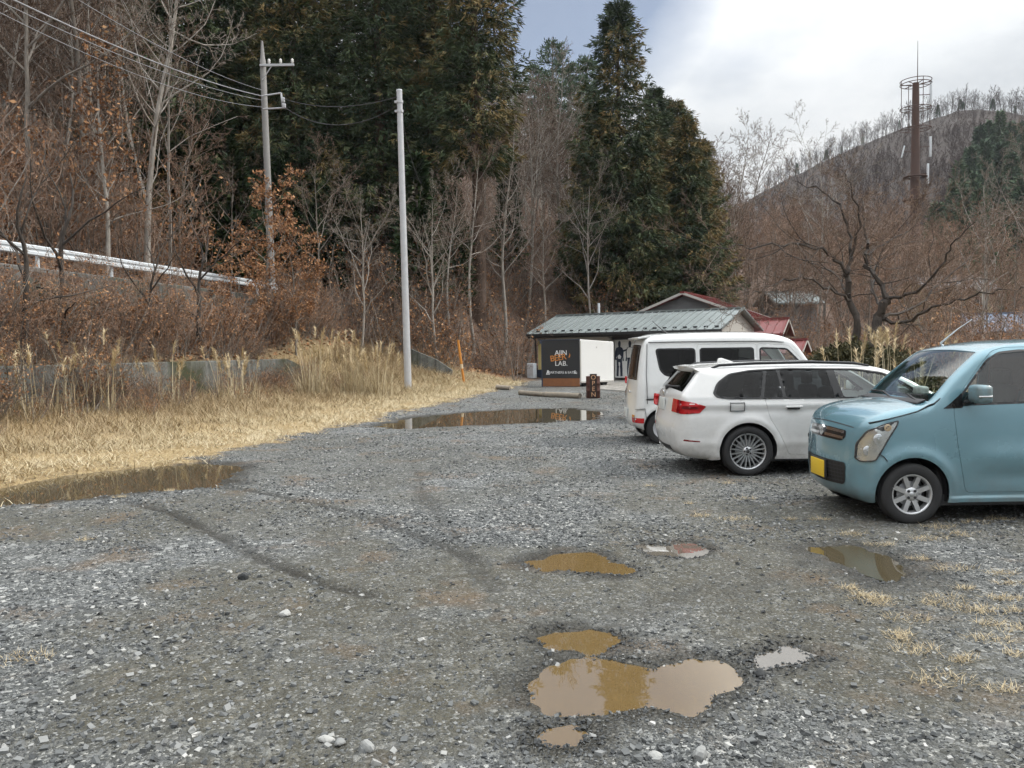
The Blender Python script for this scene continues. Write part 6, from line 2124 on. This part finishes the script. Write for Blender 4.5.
    sw = MB(); ring = [(1.47 + .06 * math.sin(2 * math.pi * k / 24), -.34 + .18 * math.cos(2 * math.pi * k / 24), 1.02 + .17 * math.sin(2 * math.pi * k / 24)) for k in range(25)]
    sw.tube(ring, .016, 8); sw.tube([(1.30, -.34, .95), (1.47, -.34, 1.02)], .03, 8); sw.box((1.46, -.34, 1.02), (.04, .30, .03)); sw.build('steering_wheel', M['plastic'], root)
    seats(c, (1.85, 2.65), .33, .52, .36, root, M['seat'], 1)
    MB().box2((3.2, -.6, .3), (3.22, .6, 1.1)).build('load_panel', M['inside'], root)
    for (x, z, r) in ar:
        for sd in (-1, 1): wheel(root, x, sd * .655, .283, .155, .186, sd, 8, 'eight')
    return root


M['chrome_dim'] = mat_plain('lamp_reflector', (.62, .62, .60), .22, .8, .05, 20)
M['amber2'] = mat_plain('amber_bulb', (.50, .36, .22), .3)


# ======================= white estate car, tail to the left
def build_estate(paint, root, dark=False):
    flare = lambda cx, cz: (lambda x, z: .020 * np.exp(-((np.hypot(x - cx, z - cz) - .40) / .05) ** 2) * (z > cz - .1))
    line = lambda x, z: .016 * np.exp(-((z - (.915 - .012 * (x - .3))) / .035) ** 2) * (z < .93) - .010 * np.exp(-((z - .84) / .05) ** 2)
    low = lambda x, z: .012 * np.exp(-((z - .42) / .05) ** 2)
    top = [(.50, .205, .10, .02), (.18, .25, .14, .03), (.07, .33, .20, .05), (.03, .44, .24, .06), (.0, .55, .26, .065), (.005, .66, .25, .065), (.03, .73, .18, .06), (.055, .80, .14, .06), (.085, .95, .12, .06), (.105, 1.04, .08, .055), (.14, 1.075, .06, .05),
           (.36, 1.305, .05, .05), (.375, 1.335, .03, .04), (.33, 1.375, .03, .04), (.42, 1.375, .07, .04), (.70, 1.392, .10, .04), (1.2, 1.41, .11, .035), (1.9, 1.415, .12, .035), (2.5, 1.395, .12, .035), (2.82, 1.345, .08, .035),
           (3.10, 1.22, .06, .04), (3.48, 1.00, .06, .045), (3.62, .955, .10, .05), (4.1, .87, .12, .05), (4.45, .76, .18, .06), (4.58, .66, .24, .07), (4.63, .50, .28, .08), (4.60, .33, .25, .06), (4.45, .21, .15, .03)]
    tx = lambda x: x if x >= .70 else .12 + x * .58 / .70
    top = [(tx(p_[0]), *p_[1:]) if i_ < 17 else p_ for i_, p_ in enumerate(top)]
    ar = [(1.03, .325, .365), (3.84, .325, .365)]
    c = Car(top, ar, .215, .905, .99, .40, .03, .66, (.95, .07), (1.2, .12), [flare(1.03, .325), flare(3.84, .325), line, low])
    c.end_z = (1.30, .85)
    dlo = round_poly([(.60, 1.06), (.64, 1.015), (.80, .995), (3.30, .985), (3.02, 1.175), (2.78, 1.295), (2.45, 1.345), (1.60, 1.362), (1.10, 1.345), (.82, 1.30), (.66, 1.19)], .05)
    dr = round_poly([(1.28, 1.00), (1.31, 1.405), (2.13, 1.405), (2.17, 1.0), (2.20, .36), (2.18, .235), (1.62, .235), (1.47, .46), (1.32, .70)], .05)
    dr = round_poly([(1.24, .99), (2.175, .985), (2.19, .60), (2.16, .27), (1.56, .27), (1.44, .52), (1.31, .74)], .04)
    df = round_poly([(2.195, .985), (3.26, .978), (3.28, .80), (3.26, .40), (3.20, .27), (2.18, .27), (2.21, .60)], .04)
    qw = round_poly([(.63, 1.06), (.66, 1.03), (.80, 1.015), (1.19, 1.005), (1.27, 1.335), (1.10, 1.328), (.84, 1.285), (.68, 1.18)], .04)
    w0 = round_poly([(1.235, 1.005), (1.48, 1.003), (1.43, 1.345), (1.31, 1.34)], .02)
    w1 = round_poly([(1.52, 1.003), (2.14, .998), (2.07, 1.343), (1.475, 1.347)], .025)
    w2 = round_poly([(2.25, .998), (3.20, .995), (3.0, 1.15), (2.78, 1.268), (2.45, 1.323), (2.17, 1.338)], .03)
    strip = c.strip(skip=[(.225, .428, 1.085, 1.325), (2.84, 3.42, 1.02, 1.36)])
    side = c.panel(c.outline, [offset_poly(dr, .0035), offset_poly(df, .0035), dlo])
    cap = c.ribbon([(.80, .94), (.80, .84), (.98, .84), (.98, .94), (.80, .94)], .005)
    bump_ = c.ribbon([(.10, .70), (.30, .705), (.55, .60), (.66, .50)], .004)
    crs = c.ribbon([(.34, 1.34), (.60, 1.36)], .004)
    body = weld(c.obj('body', [(strip[0], strip[1], 0), (side[0], side[1], 0), (cap[0], cap[1], 1)], [paint, M['plastic']], root)); solid(body, .02)
    g = strip[2]
    c.obj('rear_window', [(g[0][0], g[0][1], 0)], [M['glass_tint']], root); c.obj('windscreen', [(g[1][0], g[1][1], 0)], [M['glass_clear']], root)
    for sd in (-1, 1):
        pl_ = c.panel(offset_poly(dlo, .012), [qw, w0, w1, w2], -.006, .06, sides=(sd,)); c.obj('window_frame', [(pl_[0], pl_[1], 0)], [M['gloss_black']], root)
        rg = c.panel(offset_poly(dlo, .010), [offset_poly(dlo, -.004)], .005, None, sides=(sd,)); c.obj('window_trim', [(rg[0], rg[1], 0)], [M['plastic'] if not dark else M['gloss_black']], root)
        q = c.panel(offset_poly(qw, .008), (), -.010, .04, sides=(sd,)); c.obj('quarter_window', [(q[0], q[1], 0)], [M['glass_tint']], root)
        for dp, ws in ((dr, ((w0, 'glass_tint'), (w1, 'glass_tint'))), (df, ((w2, 'glass_clear'),))):
            pn_ = c.panel(dp, sides=(sd,)); d = c.obj('door', [(pn_[0], pn_[1], 0)], [paint], root); solid(d, .02)
            for wq, gm in ws:
                gl = c.panel(offset_poly(wq, .008), (), -.010, .04, sides=(sd,)); c.obj('window', [(gl[0], gl[1], 0)], [M[gm]], d)
            hx = 1.60 if dp is dr else 2.52
            w_ = float(c.W(np.array([hx]), np.array([.885]))[0])
            MB().box((hx, sd * (w_ + .024), .885), (.21, .022, .026), 0, None, .009).build('handle', paint, d)
            MB().box((hx, sd * (w_ + .004), .875), (.16, .006, .05), 0, None, .002).build('recess', M['plastic'], d)
        tl = empty('tail_light', (0, 0, 0), parent=root)
        tp = round_poly([(.135, .82), (.145, .985), (.36, .945), (.50, .90), (.42, .815), (.20, .80)], .02)
        e = c.panel(tp, (), .009, .02, sides=(sd,)); c.obj('lens', [(e[0], e[1], 0)], [M['redlens']], tl)
        e = c.panel(round_poly([(.20, .865), (.21, .905), (.37, .895), (.41, .865)], .01), (), .012, None, sides=(sd,)); c.obj('strip', [(e[0], e[1], 0)], [M['darkred']], tl)
        e = c.end_panel([(sd * .50, .81), (sd * .50, .98), (sd * .76, .98), (sd * .76, .81)] if sd > 0 else [(-.76, .81), (-.76, .98), (-.50, .98), (-.50, .81)], (), .006); c.obj('inner_lens', [(e[0], e[1], 0)], [M['redlens']], tl)
        rl = MB().tube([(.62, sd * .66, 1.378), (.72, sd * .665, 1.415), (1.2, sd * .67, 1.435), (1.9, sd * .67, 1.44), (2.45, sd * .665, 1.42), (2.66, sd * .655, 1.385)], [.012, .019, .019, .019, .019, .012], 8)
        rl.build('roof_rail', M['gloss_black'], root)
        rf_ = c.panel(round_poly([(.22, .455), (.23, .478), (.42, .46), (.42, .445)], .004), (), .003, None, sides=(sd,)); c.obj('reflector', [(rf_[0], rf_[1], 0)], [M['darkred']], root)
        mr = empty('mirror', (3.16, sd * 1.0, 1.06), 0, parent=root)
        MB().box((0, 0, 0), (.11, .22, .14), 0, None, .035).build('housing', paint, mr); MB().tube([(.0, -sd * .08, -.05), (.02, -sd * .17, -.07)], .025, 8).build('arm', M['gloss_black'], mr)
        e = c.panel(round_poly([(4.22, .66), (4.25, .76), (4.45, .735), (4.57, .64), (4.5, .61)], .02), (), .004, .05, sides=(sd,)); c.obj('headlight', [(e[0], e[1], 0)], [M['chrome_dim']], root)
    # spoiler, wiper, fin, plate, badge
    spv = MB()
    for sd in (-1, 1):
        spv.add([(.40, sd * .58, 1.345), (.60, sd * .60, 1.35), (.46, sd * .625, 1.22), (.285, sd * .62, 1.08), (.24, sd * .60, 1.08)], [[0, 1, 2, 3, 4]])
    spv.build('spoiler_blade', M['gloss_black'], root)
    wp = MB().tube([(.20, 0, 1.09), (.185, -.08, 1.13), (.24, -.50, 1.14)], .014, 6); wp.box((.19, 0, 1.11), (.07, .09, .07), 0, None, .02); wp.build('rear_wiper', M['plastic'], root)
    fn = MB().prism([(.86, 1.41), (1.10, 1.44), (1.0, 1.475), (.93, 1.50), (.88, 1.495)], -.022, .022); fo = fn.build('shark_fin', paint, root)
    b_ = fo.modifiers.new('round', 'BEVEL'); b_.width = .012; b_.segments = 2
    pe = c.end_map(np.array([0.0]), np.array([.88]), .012)[0]
    np_ = empty('number_plate', pe, parent=root); MB().box((0, 0, 0), (.012, .33, .165), 0, None, .004).build('plate', M['plate_w'], np_)
    be = c.end_map(np.array([0.0]), np.array([1.02]), .012)[0]
    bo = MB().lathe([(0, .0), (.040, 0), (.040, -.012), (.032, -.014), (0, -.014)], 20, 'X').build('emblem', M['chrome'], root); bo.location = be
    e = c.end_panel(round_poly([(-.40, .27), (-.44, .37), (.44, .37), (.40, .27)], .03), (), .004); c.obj('diffuser', [(e[0], e[1], 0)], [M['plastic']], root)
    ex = MB()
    for y_ in (.48, .58): ex.lathe([(.04, 0), (.042, -.10), (.036, -.10), (.034, 0)], 16, 'X', (.28, y_, .30))
    ex.build('exhaust', M['chrome'], root)
    common(c, root, None, None, .28, 1.0, .80, 1.35, 3.5)
    MB().box2((.45, -.66, .34), (1.35, .66, .72)).build('load_floor', M['inside'], root)
    MB().box2((3.10, -.7, .3), (3.50, .7, .93), 0, .04).build('dashboard', M['inside'], root)
    sw = MB(); ring = [(2.92 + .06 * math.sin(2 * math.pi * k / 24), -.38 + .18 * math.cos(2 * math.pi * k / 24), .96 + .17 * math.sin(2 * math.pi * k / 24)) for k in range(25)]
    sw.tube(ring, .016, 8); sw.tube([(3.1, -.38, .9), (2.92, -.38, .96)], .03, 8); sw.box((2.93, -.38, .96), (.04, .30, .03)); sw.build('steering_wheel', M['plastic'], root)
    seats(c, (1.75, 2.55), .38, .40, .38, root, M['seat'], -1)
    for (x, z, r) in ar:
        for sd in (-1, 1): wheel(root, x, sd * .795, .325, .215, .232, sd, 20, 'multi')
    return root


# ======================= white high roof van, tail to the left
def build_van():
    gro = lambda x, z: -.014 * np.exp(-((z - .775) / .016) ** 2) * sstep(.16, .2, x) * (1 - sstep(1.5, 1.6, x))
    flare = lambda cx, cz: (lambda x, z: .018 * np.exp(-((np.hypot(x - cx, z - cz) - .36) / .045) ** 2) * (z > cz - .1))
    top = [(.12, .26, .08, .02), (.03, .32, .12, .035), (.0, .42, .15, .045), (.01, .56, .14, .045), (.03, .80, .12, .04), (.055, 1.10, .12, .04), (.10, 1.45, .11, .04), (.15, 1.70, .10, .04), (.20, 1.80, .09, .04), (.32, 1.86, .10, .03), (.7, 1.885, .12, .03), (1.4, 1.895, .12, .03), (2.1, 1.885, .12, .03), (2.45, 1.85, .12, .03), (2.66, 1.78, .08, .03),
           (2.78, 1.68, .05, .04), (3.16, 1.12, .05, .05), (3.26, 1.0, .10, .05), (3.36, .80, .18, .05), (3.395, .55, .22, .05), (3.38, .35, .2, .04), (3.30, .22, .1, .02)]
    ar = [(.47, .29, .335), (2.90, .29, .335)]
    c = Car(top, ar, .25, .737, 1.02, .14, .015, .70, (.35, .03), (.7, .05), [gro, flare(.47, .29), flare(2.90, .29)])
    c.end_z = (1.70, 1.1)
    paint = car_paint('van_white_paint', (.74, .75, .74), .3)
    root = empty('kei_van', (0, 0, 0), 0, 'white high roofed kei van with black rear windows, parked furthest back', 'van', 'cars parked on the gravel')
    w1 = round_poly([(.36, 1.63), (1.06, 1.63), (1.06, 1.17), (.53, 1.17), (.43, 1.26)], .06)
    w2 = round_poly([(1.12, 1.63), (2.04, 1.63), (2.06, 1.17), (1.12, 1.17)], .05)
    w3 = round_poly([(2.14, 1.63), (2.60, 1.61), (2.80, 1.40), (2.92, 1.13), (2.14, 1.13)], .05)
    ds = round_poly([(1.07, .33), (1.07, 1.70), (2.08, 1.70), (2.09, .33)], .05)
    dfr = round_poly([(2.11, .33), (2.10, 1.70), (2.62, 1.67), (2.86, 1.42), (2.98, 1.10), (2.72, .70), (2.56, .48), (2.50, .33)], .06)
    w2 = round_poly([(1.12, 1.63), (2.03, 1.63), (2.03, 1.17), (1.12, 1.17)], .05)
    w1 = round_poly([(.36, 1.63), (1.03, 1.63), (1.03, 1.17), (.53, 1.17), (.43, 1.26)], .06)
    strip = c.strip(skip=[(.045, .165, 1.13, 1.70), (2.72, 3.13, 1.15, 1.72)], vlim=.86)
    side = c.panel(c.outline, [offset_poly(ds, .0035), offset_poly(dfr, .0035), w1])
    rb = [c.ribbon(p_, w_) for p_, w_ in (([(.20, .70), (.19, 1.2), (.22, 1.72)], .007), ([(.24, 1.745), (.9, 1.75), (2.3, 1.74), (2.55, 1.72)], .008), ([(.18, .775), (.5, .775), (1.05, .775)], .022), ([(.02, .60), (.16, .62), (.18, .45)], .005))]
    body = weld(c.obj('body', [(strip[0], strip[1], 0), (side[0], side[1], 0)] + [(r_[0], r_[1], 1) for r_ in rb], [paint, M['plastic']], root)); solid(body, .018)
    g = strip[2]
    c.obj('rear_window', [(g[0][0], g[0][1], 0)], [M['glass_tint']], root); c.obj('windscreen', [(g[1][0], g[1][1], 0)], [M['glass_clear']], root)
    for sd in (-1, 1):
        q = c.panel(offset_poly(w1, .01), (), -.008, .04, sides=(sd,)); c.obj('side_window', [(q[0], q[1], 0)], [M['glass_tint']], root)
        q = c.panel(offset_poly(w1, .012), [offset_poly(w1, -.018)], .002, None, sides=(sd,)); c.obj('window_frame', [(q[0], q[1], 0)], [M['gloss_black']], root)
        for dp, wq, gm in ((ds, w2, 'glass_tint'), (dfr, w3, 'glass_clear')):
            pn_ = c.panel(dp, [wq], sides=(sd,)); d = c.obj('door', [(pn_[0], pn_[1], 0)], [paint], root); solid(d, .02)
            gl = c.panel(offset_poly(wq, .01), (), -.008, .04, sides=(sd,)); c.obj('window', [(gl[0], gl[1], 0)], [M[gm]], d)
            q = c.panel(offset_poly(wq, .012), [offset_poly(wq, -.018)], .002, None, sides=(sd,)); c.obj('window_frame', [(q[0], q[1], 0)], [M['gloss_black']], d)
            hx = 1.95 if dp is ds else 2.22
            w_ = float(c.W(np.array([hx]), np.array([.93]))[0]); MB().box((hx, sd * (w_ + .02), .93), (.16, .02, .03), 0, None, .008).build('handle', paint, d)
        tl = empty('tail_light', (0, 0, 0), parent=root)
        e = c.panel(round_poly([(.0, .37), (.0, .455), (.14, .455), (.14, .37)], .01), (), .012, .02, sides=(sd,)); c.obj('lens', [(e[0], e[1], 0)], [M['redlens']], tl)
        y0, y1 = (.44, .60) if sd > 0 else (-.60, -.44)
        e = c.end_panel([(y0, .37), (y1, .37), (y1, .455), (y0, .455)], (), .006); c.obj('inner_lens', [(e[0], e[1], 0)], [M['redlens']], tl)
        e = c.end_panel([(y0, .46), (y1, .46), (y1, .50), (y0, .50)], (), .006); c.obj('indicator', [(e[0], e[1], 0)], [M['amber']], tl)
        mr = empty('mirror', (2.98, sd * .86, 1.22), 0, parent=root)
        MB().box((0, 0, 0), (.10, .17, .24), 0, None, .04).build('housing', paint, mr); MB().tube([(.0, -sd * .06, -.05), (.0, -sd * .15, -.07)], .02, 8).build('arm', M['plastic'], mr)
        e = c.panel(round_poly([(3.18, .62), (3.20, .86), (3.32, .82), (3.37, .62)], .03), (), .004, .05, sides=(sd,)); c.obj('headlight', [(e[0], e[1], 0)], [M['chrome_dim']], root)
    sp_ = MB(); sp_.box((.19, 0, 1.835), (.24, 1.12, .035), 0, Matrix.Rotation(R(-8), 3, 'Y'), .012); sp_.build('spoiler', paint, root)
    fr_ = c.end_panel(round_poly([(-.56, 1.10), (-.50, 1.70), (.50, 1.70), (.56, 1.10)], .05), [round_poly([(-.50, 1.15), (-.44, 1.66), (.44, 1.66), (.50, 1.15)], .05)], .003); c.obj('window_frame', [(fr_[0], fr_[1], 0)], [M['gloss_black']], root)
    pe = c.end_map(np.array([0.05]), np.array([.50]), .012)[0]
    np_ = empty('number_plate', pe, parent=root); MB().box((0, 0, 0), (.012, .33, .165), 0, None, .004).build('plate', M['plate_w'], np_)
    hb = c.end_map(np.array([-.12]), np.array([.88]), .012)[0]
    MB().box(hb, (.03, .10, .035), 0, None, .01).build('emblem', M['chrome'], root)
    an_ = MB().tube([(.62, -.30, 1.89), (.60, -.30, 1.915), (.46, -.33, 2.03), (.36, -.35, 2.12)], [.022, .016, .006, .004], 8); an_.build('aerial', M['plastic'], root)
    common(c, root, None, None, .32, 1.0, .66, .85, 2.6)
    MB().box2((.10, -.6, .33), (.85, .6, .62)).build('load_floor', M['inside'], root)
    MB().box2((2.9, -.62, .3), (3.2, .62, 1.05), 0, .04).build('dashboard', M['inside'], root)
    seats(c, (1.45, 2.3), .33, .55, .38, root, M['seat'], -1)
    for (x, z, r) in ar:
        for sd in (-1, 1): wheel(root, x, sd * .655, .285, .15, .175, sd, 0, 'steel')
    return root


def settle(root, x, y, rz=0.0):
    root.location = (x, y, 0.0); root.rotation_euler = (0, 0, rz)


blue = build_blue(); settle(blue, 2.94, 7.90, R(0))
wr = empty('estate_car', (0, 0, 0), 0, 'white estate car with black roof rails and multispoke wheels, parked in the middle', 'car', 'cars parked on the gravel')
estate = build_estate(car_paint('pearl_white_paint', (.70, .70, .69), .2), wr); settle(estate, 1.96, 10.88, R(0))
van = build_van(); settle(van, 2.10, 14.15, R(0))
bk_ = empty('estate_car', (0, 0, 0), 0, 'black car of which only the tail edge shows behind the white van', 'car', 'cars parked on the gravel')
black = build_estate(car_paint('black_paint', (.012, .013, .015), .15), bk_, True); settle(black, 2.58, 18.2, 0)
# ------------------------------------------------------------------ thin winter haze
hm = bpy.data.materials.new('haze_air'); hm.use_nodes = True
ht_ = hm.node_tree; ht_.nodes.clear()
ho = ht_.nodes.new('ShaderNodeOutputMaterial'); hv = ht_.nodes.new('ShaderNodeVolumePrincipled')
hv.inputs['Color'].default_value = (.88, .92, 1, 1); hv.inputs['Density'].default_value = .00016; hv.inputs['Anisotropy'].default_value = .3
ht_.links.new(hv.outputs[0], ho.inputs['Volume'])
hz0, hz1 = float(gz.min()) - 1.0, float(gz.max()) + 45
hb = MB().box2((gx.min() - 20, gy.min() - 20, hz0), (gx.max() + 20, gy.max() + 20, hz1))
tag(hb.build('haze', hm), 'thin pale haze lying over the valley', 'haze', kind='stuff')
# ------------------------------------------------------------------ light and sky
SUN_EL, SUN_AZ = R(44), R(82)          # azimuth measured from +Y towards +X
w = bpy.data.worlds.new('World'); SC.world = w; w.use_nodes = True
nt = w.node_tree; nt.nodes.clear()
N = lambda t_, **k: nt.nodes.new(t_)
out = N('ShaderNodeOutputWorld'); bg = N('ShaderNodeBackground')
sky = N('ShaderNodeTexSky'); sky.sky_type = 'NISHITA'; sky.sun_disc = False
sky.sun_elevation = SUN_EL; sky.sun_rotation = SUN_AZ; sky.altitude = 600; sky.air_density = 1.0; sky.dust_density = 1.5; sky.ozone_density = 1.0
tc = N('ShaderNodeTexCoord')
# clouds: noise on the view direction projected to a ceiling
sep = N('ShaderNodeSeparateXYZ'); nt.links.new(tc.outputs['Generated'], sep.inputs[0])
def mth(op, a, b):
    n = N('ShaderNodeMath'); n.operation = op
    for i, v in enumerate((a, b)):
        if isinstance(v, bpy.types.NodeSocket): nt.links.new(v, n.inputs[i])
        else: n.inputs[i].default_value = v
    return n.outputs[0]
zc = mth('ADD', mth('MAXIMUM', sep.outputs[2], 0.0), .30)
cb_ = N('ShaderNodeCombineXYZ'); nt.links.new(mth('DIVIDE', sep.outputs[0], zc), cb_.inputs[0]); nt.links.new(mth('DIVIDE', sep.outputs[1], zc), cb_.inputs[1])
cb_.inputs[2].default_value = 3.7
def noise(scale, det, rough=.55):
    n = N('ShaderNodeTexNoise'); n.inputs['Scale'].default_value = scale; n.inputs['Detail'].default_value = det; n.inputs['Roughness'].default_value = rough
    nt.links.new(cb_.outputs[0], n.inputs['Vector']); return n.outputs[0]
def ramp(f, stops):
    n = N('ShaderNodeValToRGB'); nt.links.new(f, n.inputs[0]); el = n.color_ramp.elements
    while len(el) < len(stops): el.new(.5)
    for e, (p_, c_) in zip(el, stops): e.position = p_; e.color = (*c_, 1) if isinstance(c_, tuple) else (c_, c_, c_, 1)
    return n.outputs[0]
n1 = noise(.75, 7); n2 = noise(2.6, 7)
# clear patch towards the upper left of the gap
gx_ = mth('ADD', sep.outputs[0], -.045); gy_ = mth('ADD', sep.outputs[2], -.44)
dd = mth('ADD', mth('MULTIPLY', mth('MULTIPLY', gx_, gx_), 22.0), mth('MULTIPLY', mth('MULTIPLY', gy_, gy_), 26.0))
gap = mth('SUBTRACT', 1.0, mth('MINIMUM', dd, 1.0))
cov = mth('SUBTRACT', mth('ADD', mth('MULTIPLY', n1, .9), .30), mth('MULTIPLY', gap, .42))
cm_ = ramp(cov, [(.42, 0), (.64, 1)])
shade = ramp(n2, [(.30, (5.6, 5.95, 6.3)), (.50, (7.5, 7.75, 7.95)), (.72, (9.0, 9.1, 9.1))])
sc1 = N('ShaderNodeMix'); sc1.data_type = 'RGBA'; nt.links.new(cm_, sc1.inputs[0])
zz_ = mth('MAXIMUM', sep.outputs[2], 0.0)
up_ = mth('ADD', mth('ADD', .60, zz_), mth('MULTIPLY', mth('MULTIPLY', zz_, zz_), 1.9))
vs_ = N('ShaderNodeVectorMath'); vs_.operation = 'SCALE'; nt.links.new(shade, vs_.inputs[0]); nt.links.new(up_, vs_.inputs['Scale']); shade = vs_.outputs[0]
hz = N('ShaderNodeMix'); hz.data_type = 'RGBA'; hz.inputs[0].default_value = .22; hz.inputs[7].default_value = (8.5, 8.8, 9.4, 1)
nt.links.new(sky.outputs[0], hz.inputs[6])
nt.links.new(hz.outputs[2], sc1.inputs[6]); nt.links.new(shade, sc1.inputs[7])
nt.links.new(sc1.outputs[2], bg.inputs[0]); bg.inputs[1].default_value = .085
nt.links.new(bg.outputs[0], out.inputs[0])
sun = bpy.data.lights.new('sun', 'SUN'); sun.energy = 2.0; sun.angle = R(8); sun.color = (1, .95, .87)
so = bpy.data.objects.new('sun', sun); COL.objects.link(so)
dirv = Vector((math.sin(SUN_AZ) * math.cos(SUN_EL), math.cos(SUN_AZ) * math.cos(SUN_EL), math.sin(SUN_EL)))
so.rotation_euler = dirv.to_track_quat('Z', 'Y').to_euler()
so.location = (10, 10, 40)
SC.view_settings.view_transform = 'Standard'
SC.view_settings.look = 'None'
SC.view_settings.exposure = 0.42
SC.view_settings.gamma = 1.0
SC.view_settings.use_curve_mapping = False
SC.render.engine = 'CYCLES'
SC.cycles.use_denoising = True
SC.cycles.use_adaptive_sampling = True
SC.cycles.adaptive_threshold = .04
SC.cycles.max_bounces = 4
SC.cycles.diffuse_bounces = 2
SC.cycles.glossy_bounces = 3
SC.cycles.transparent_max_bounces = 12
SC.cycles.transmission_bounces = 4
SC.cycles.caustics_reflective = False
SC.cycles.caustics_refractive = False
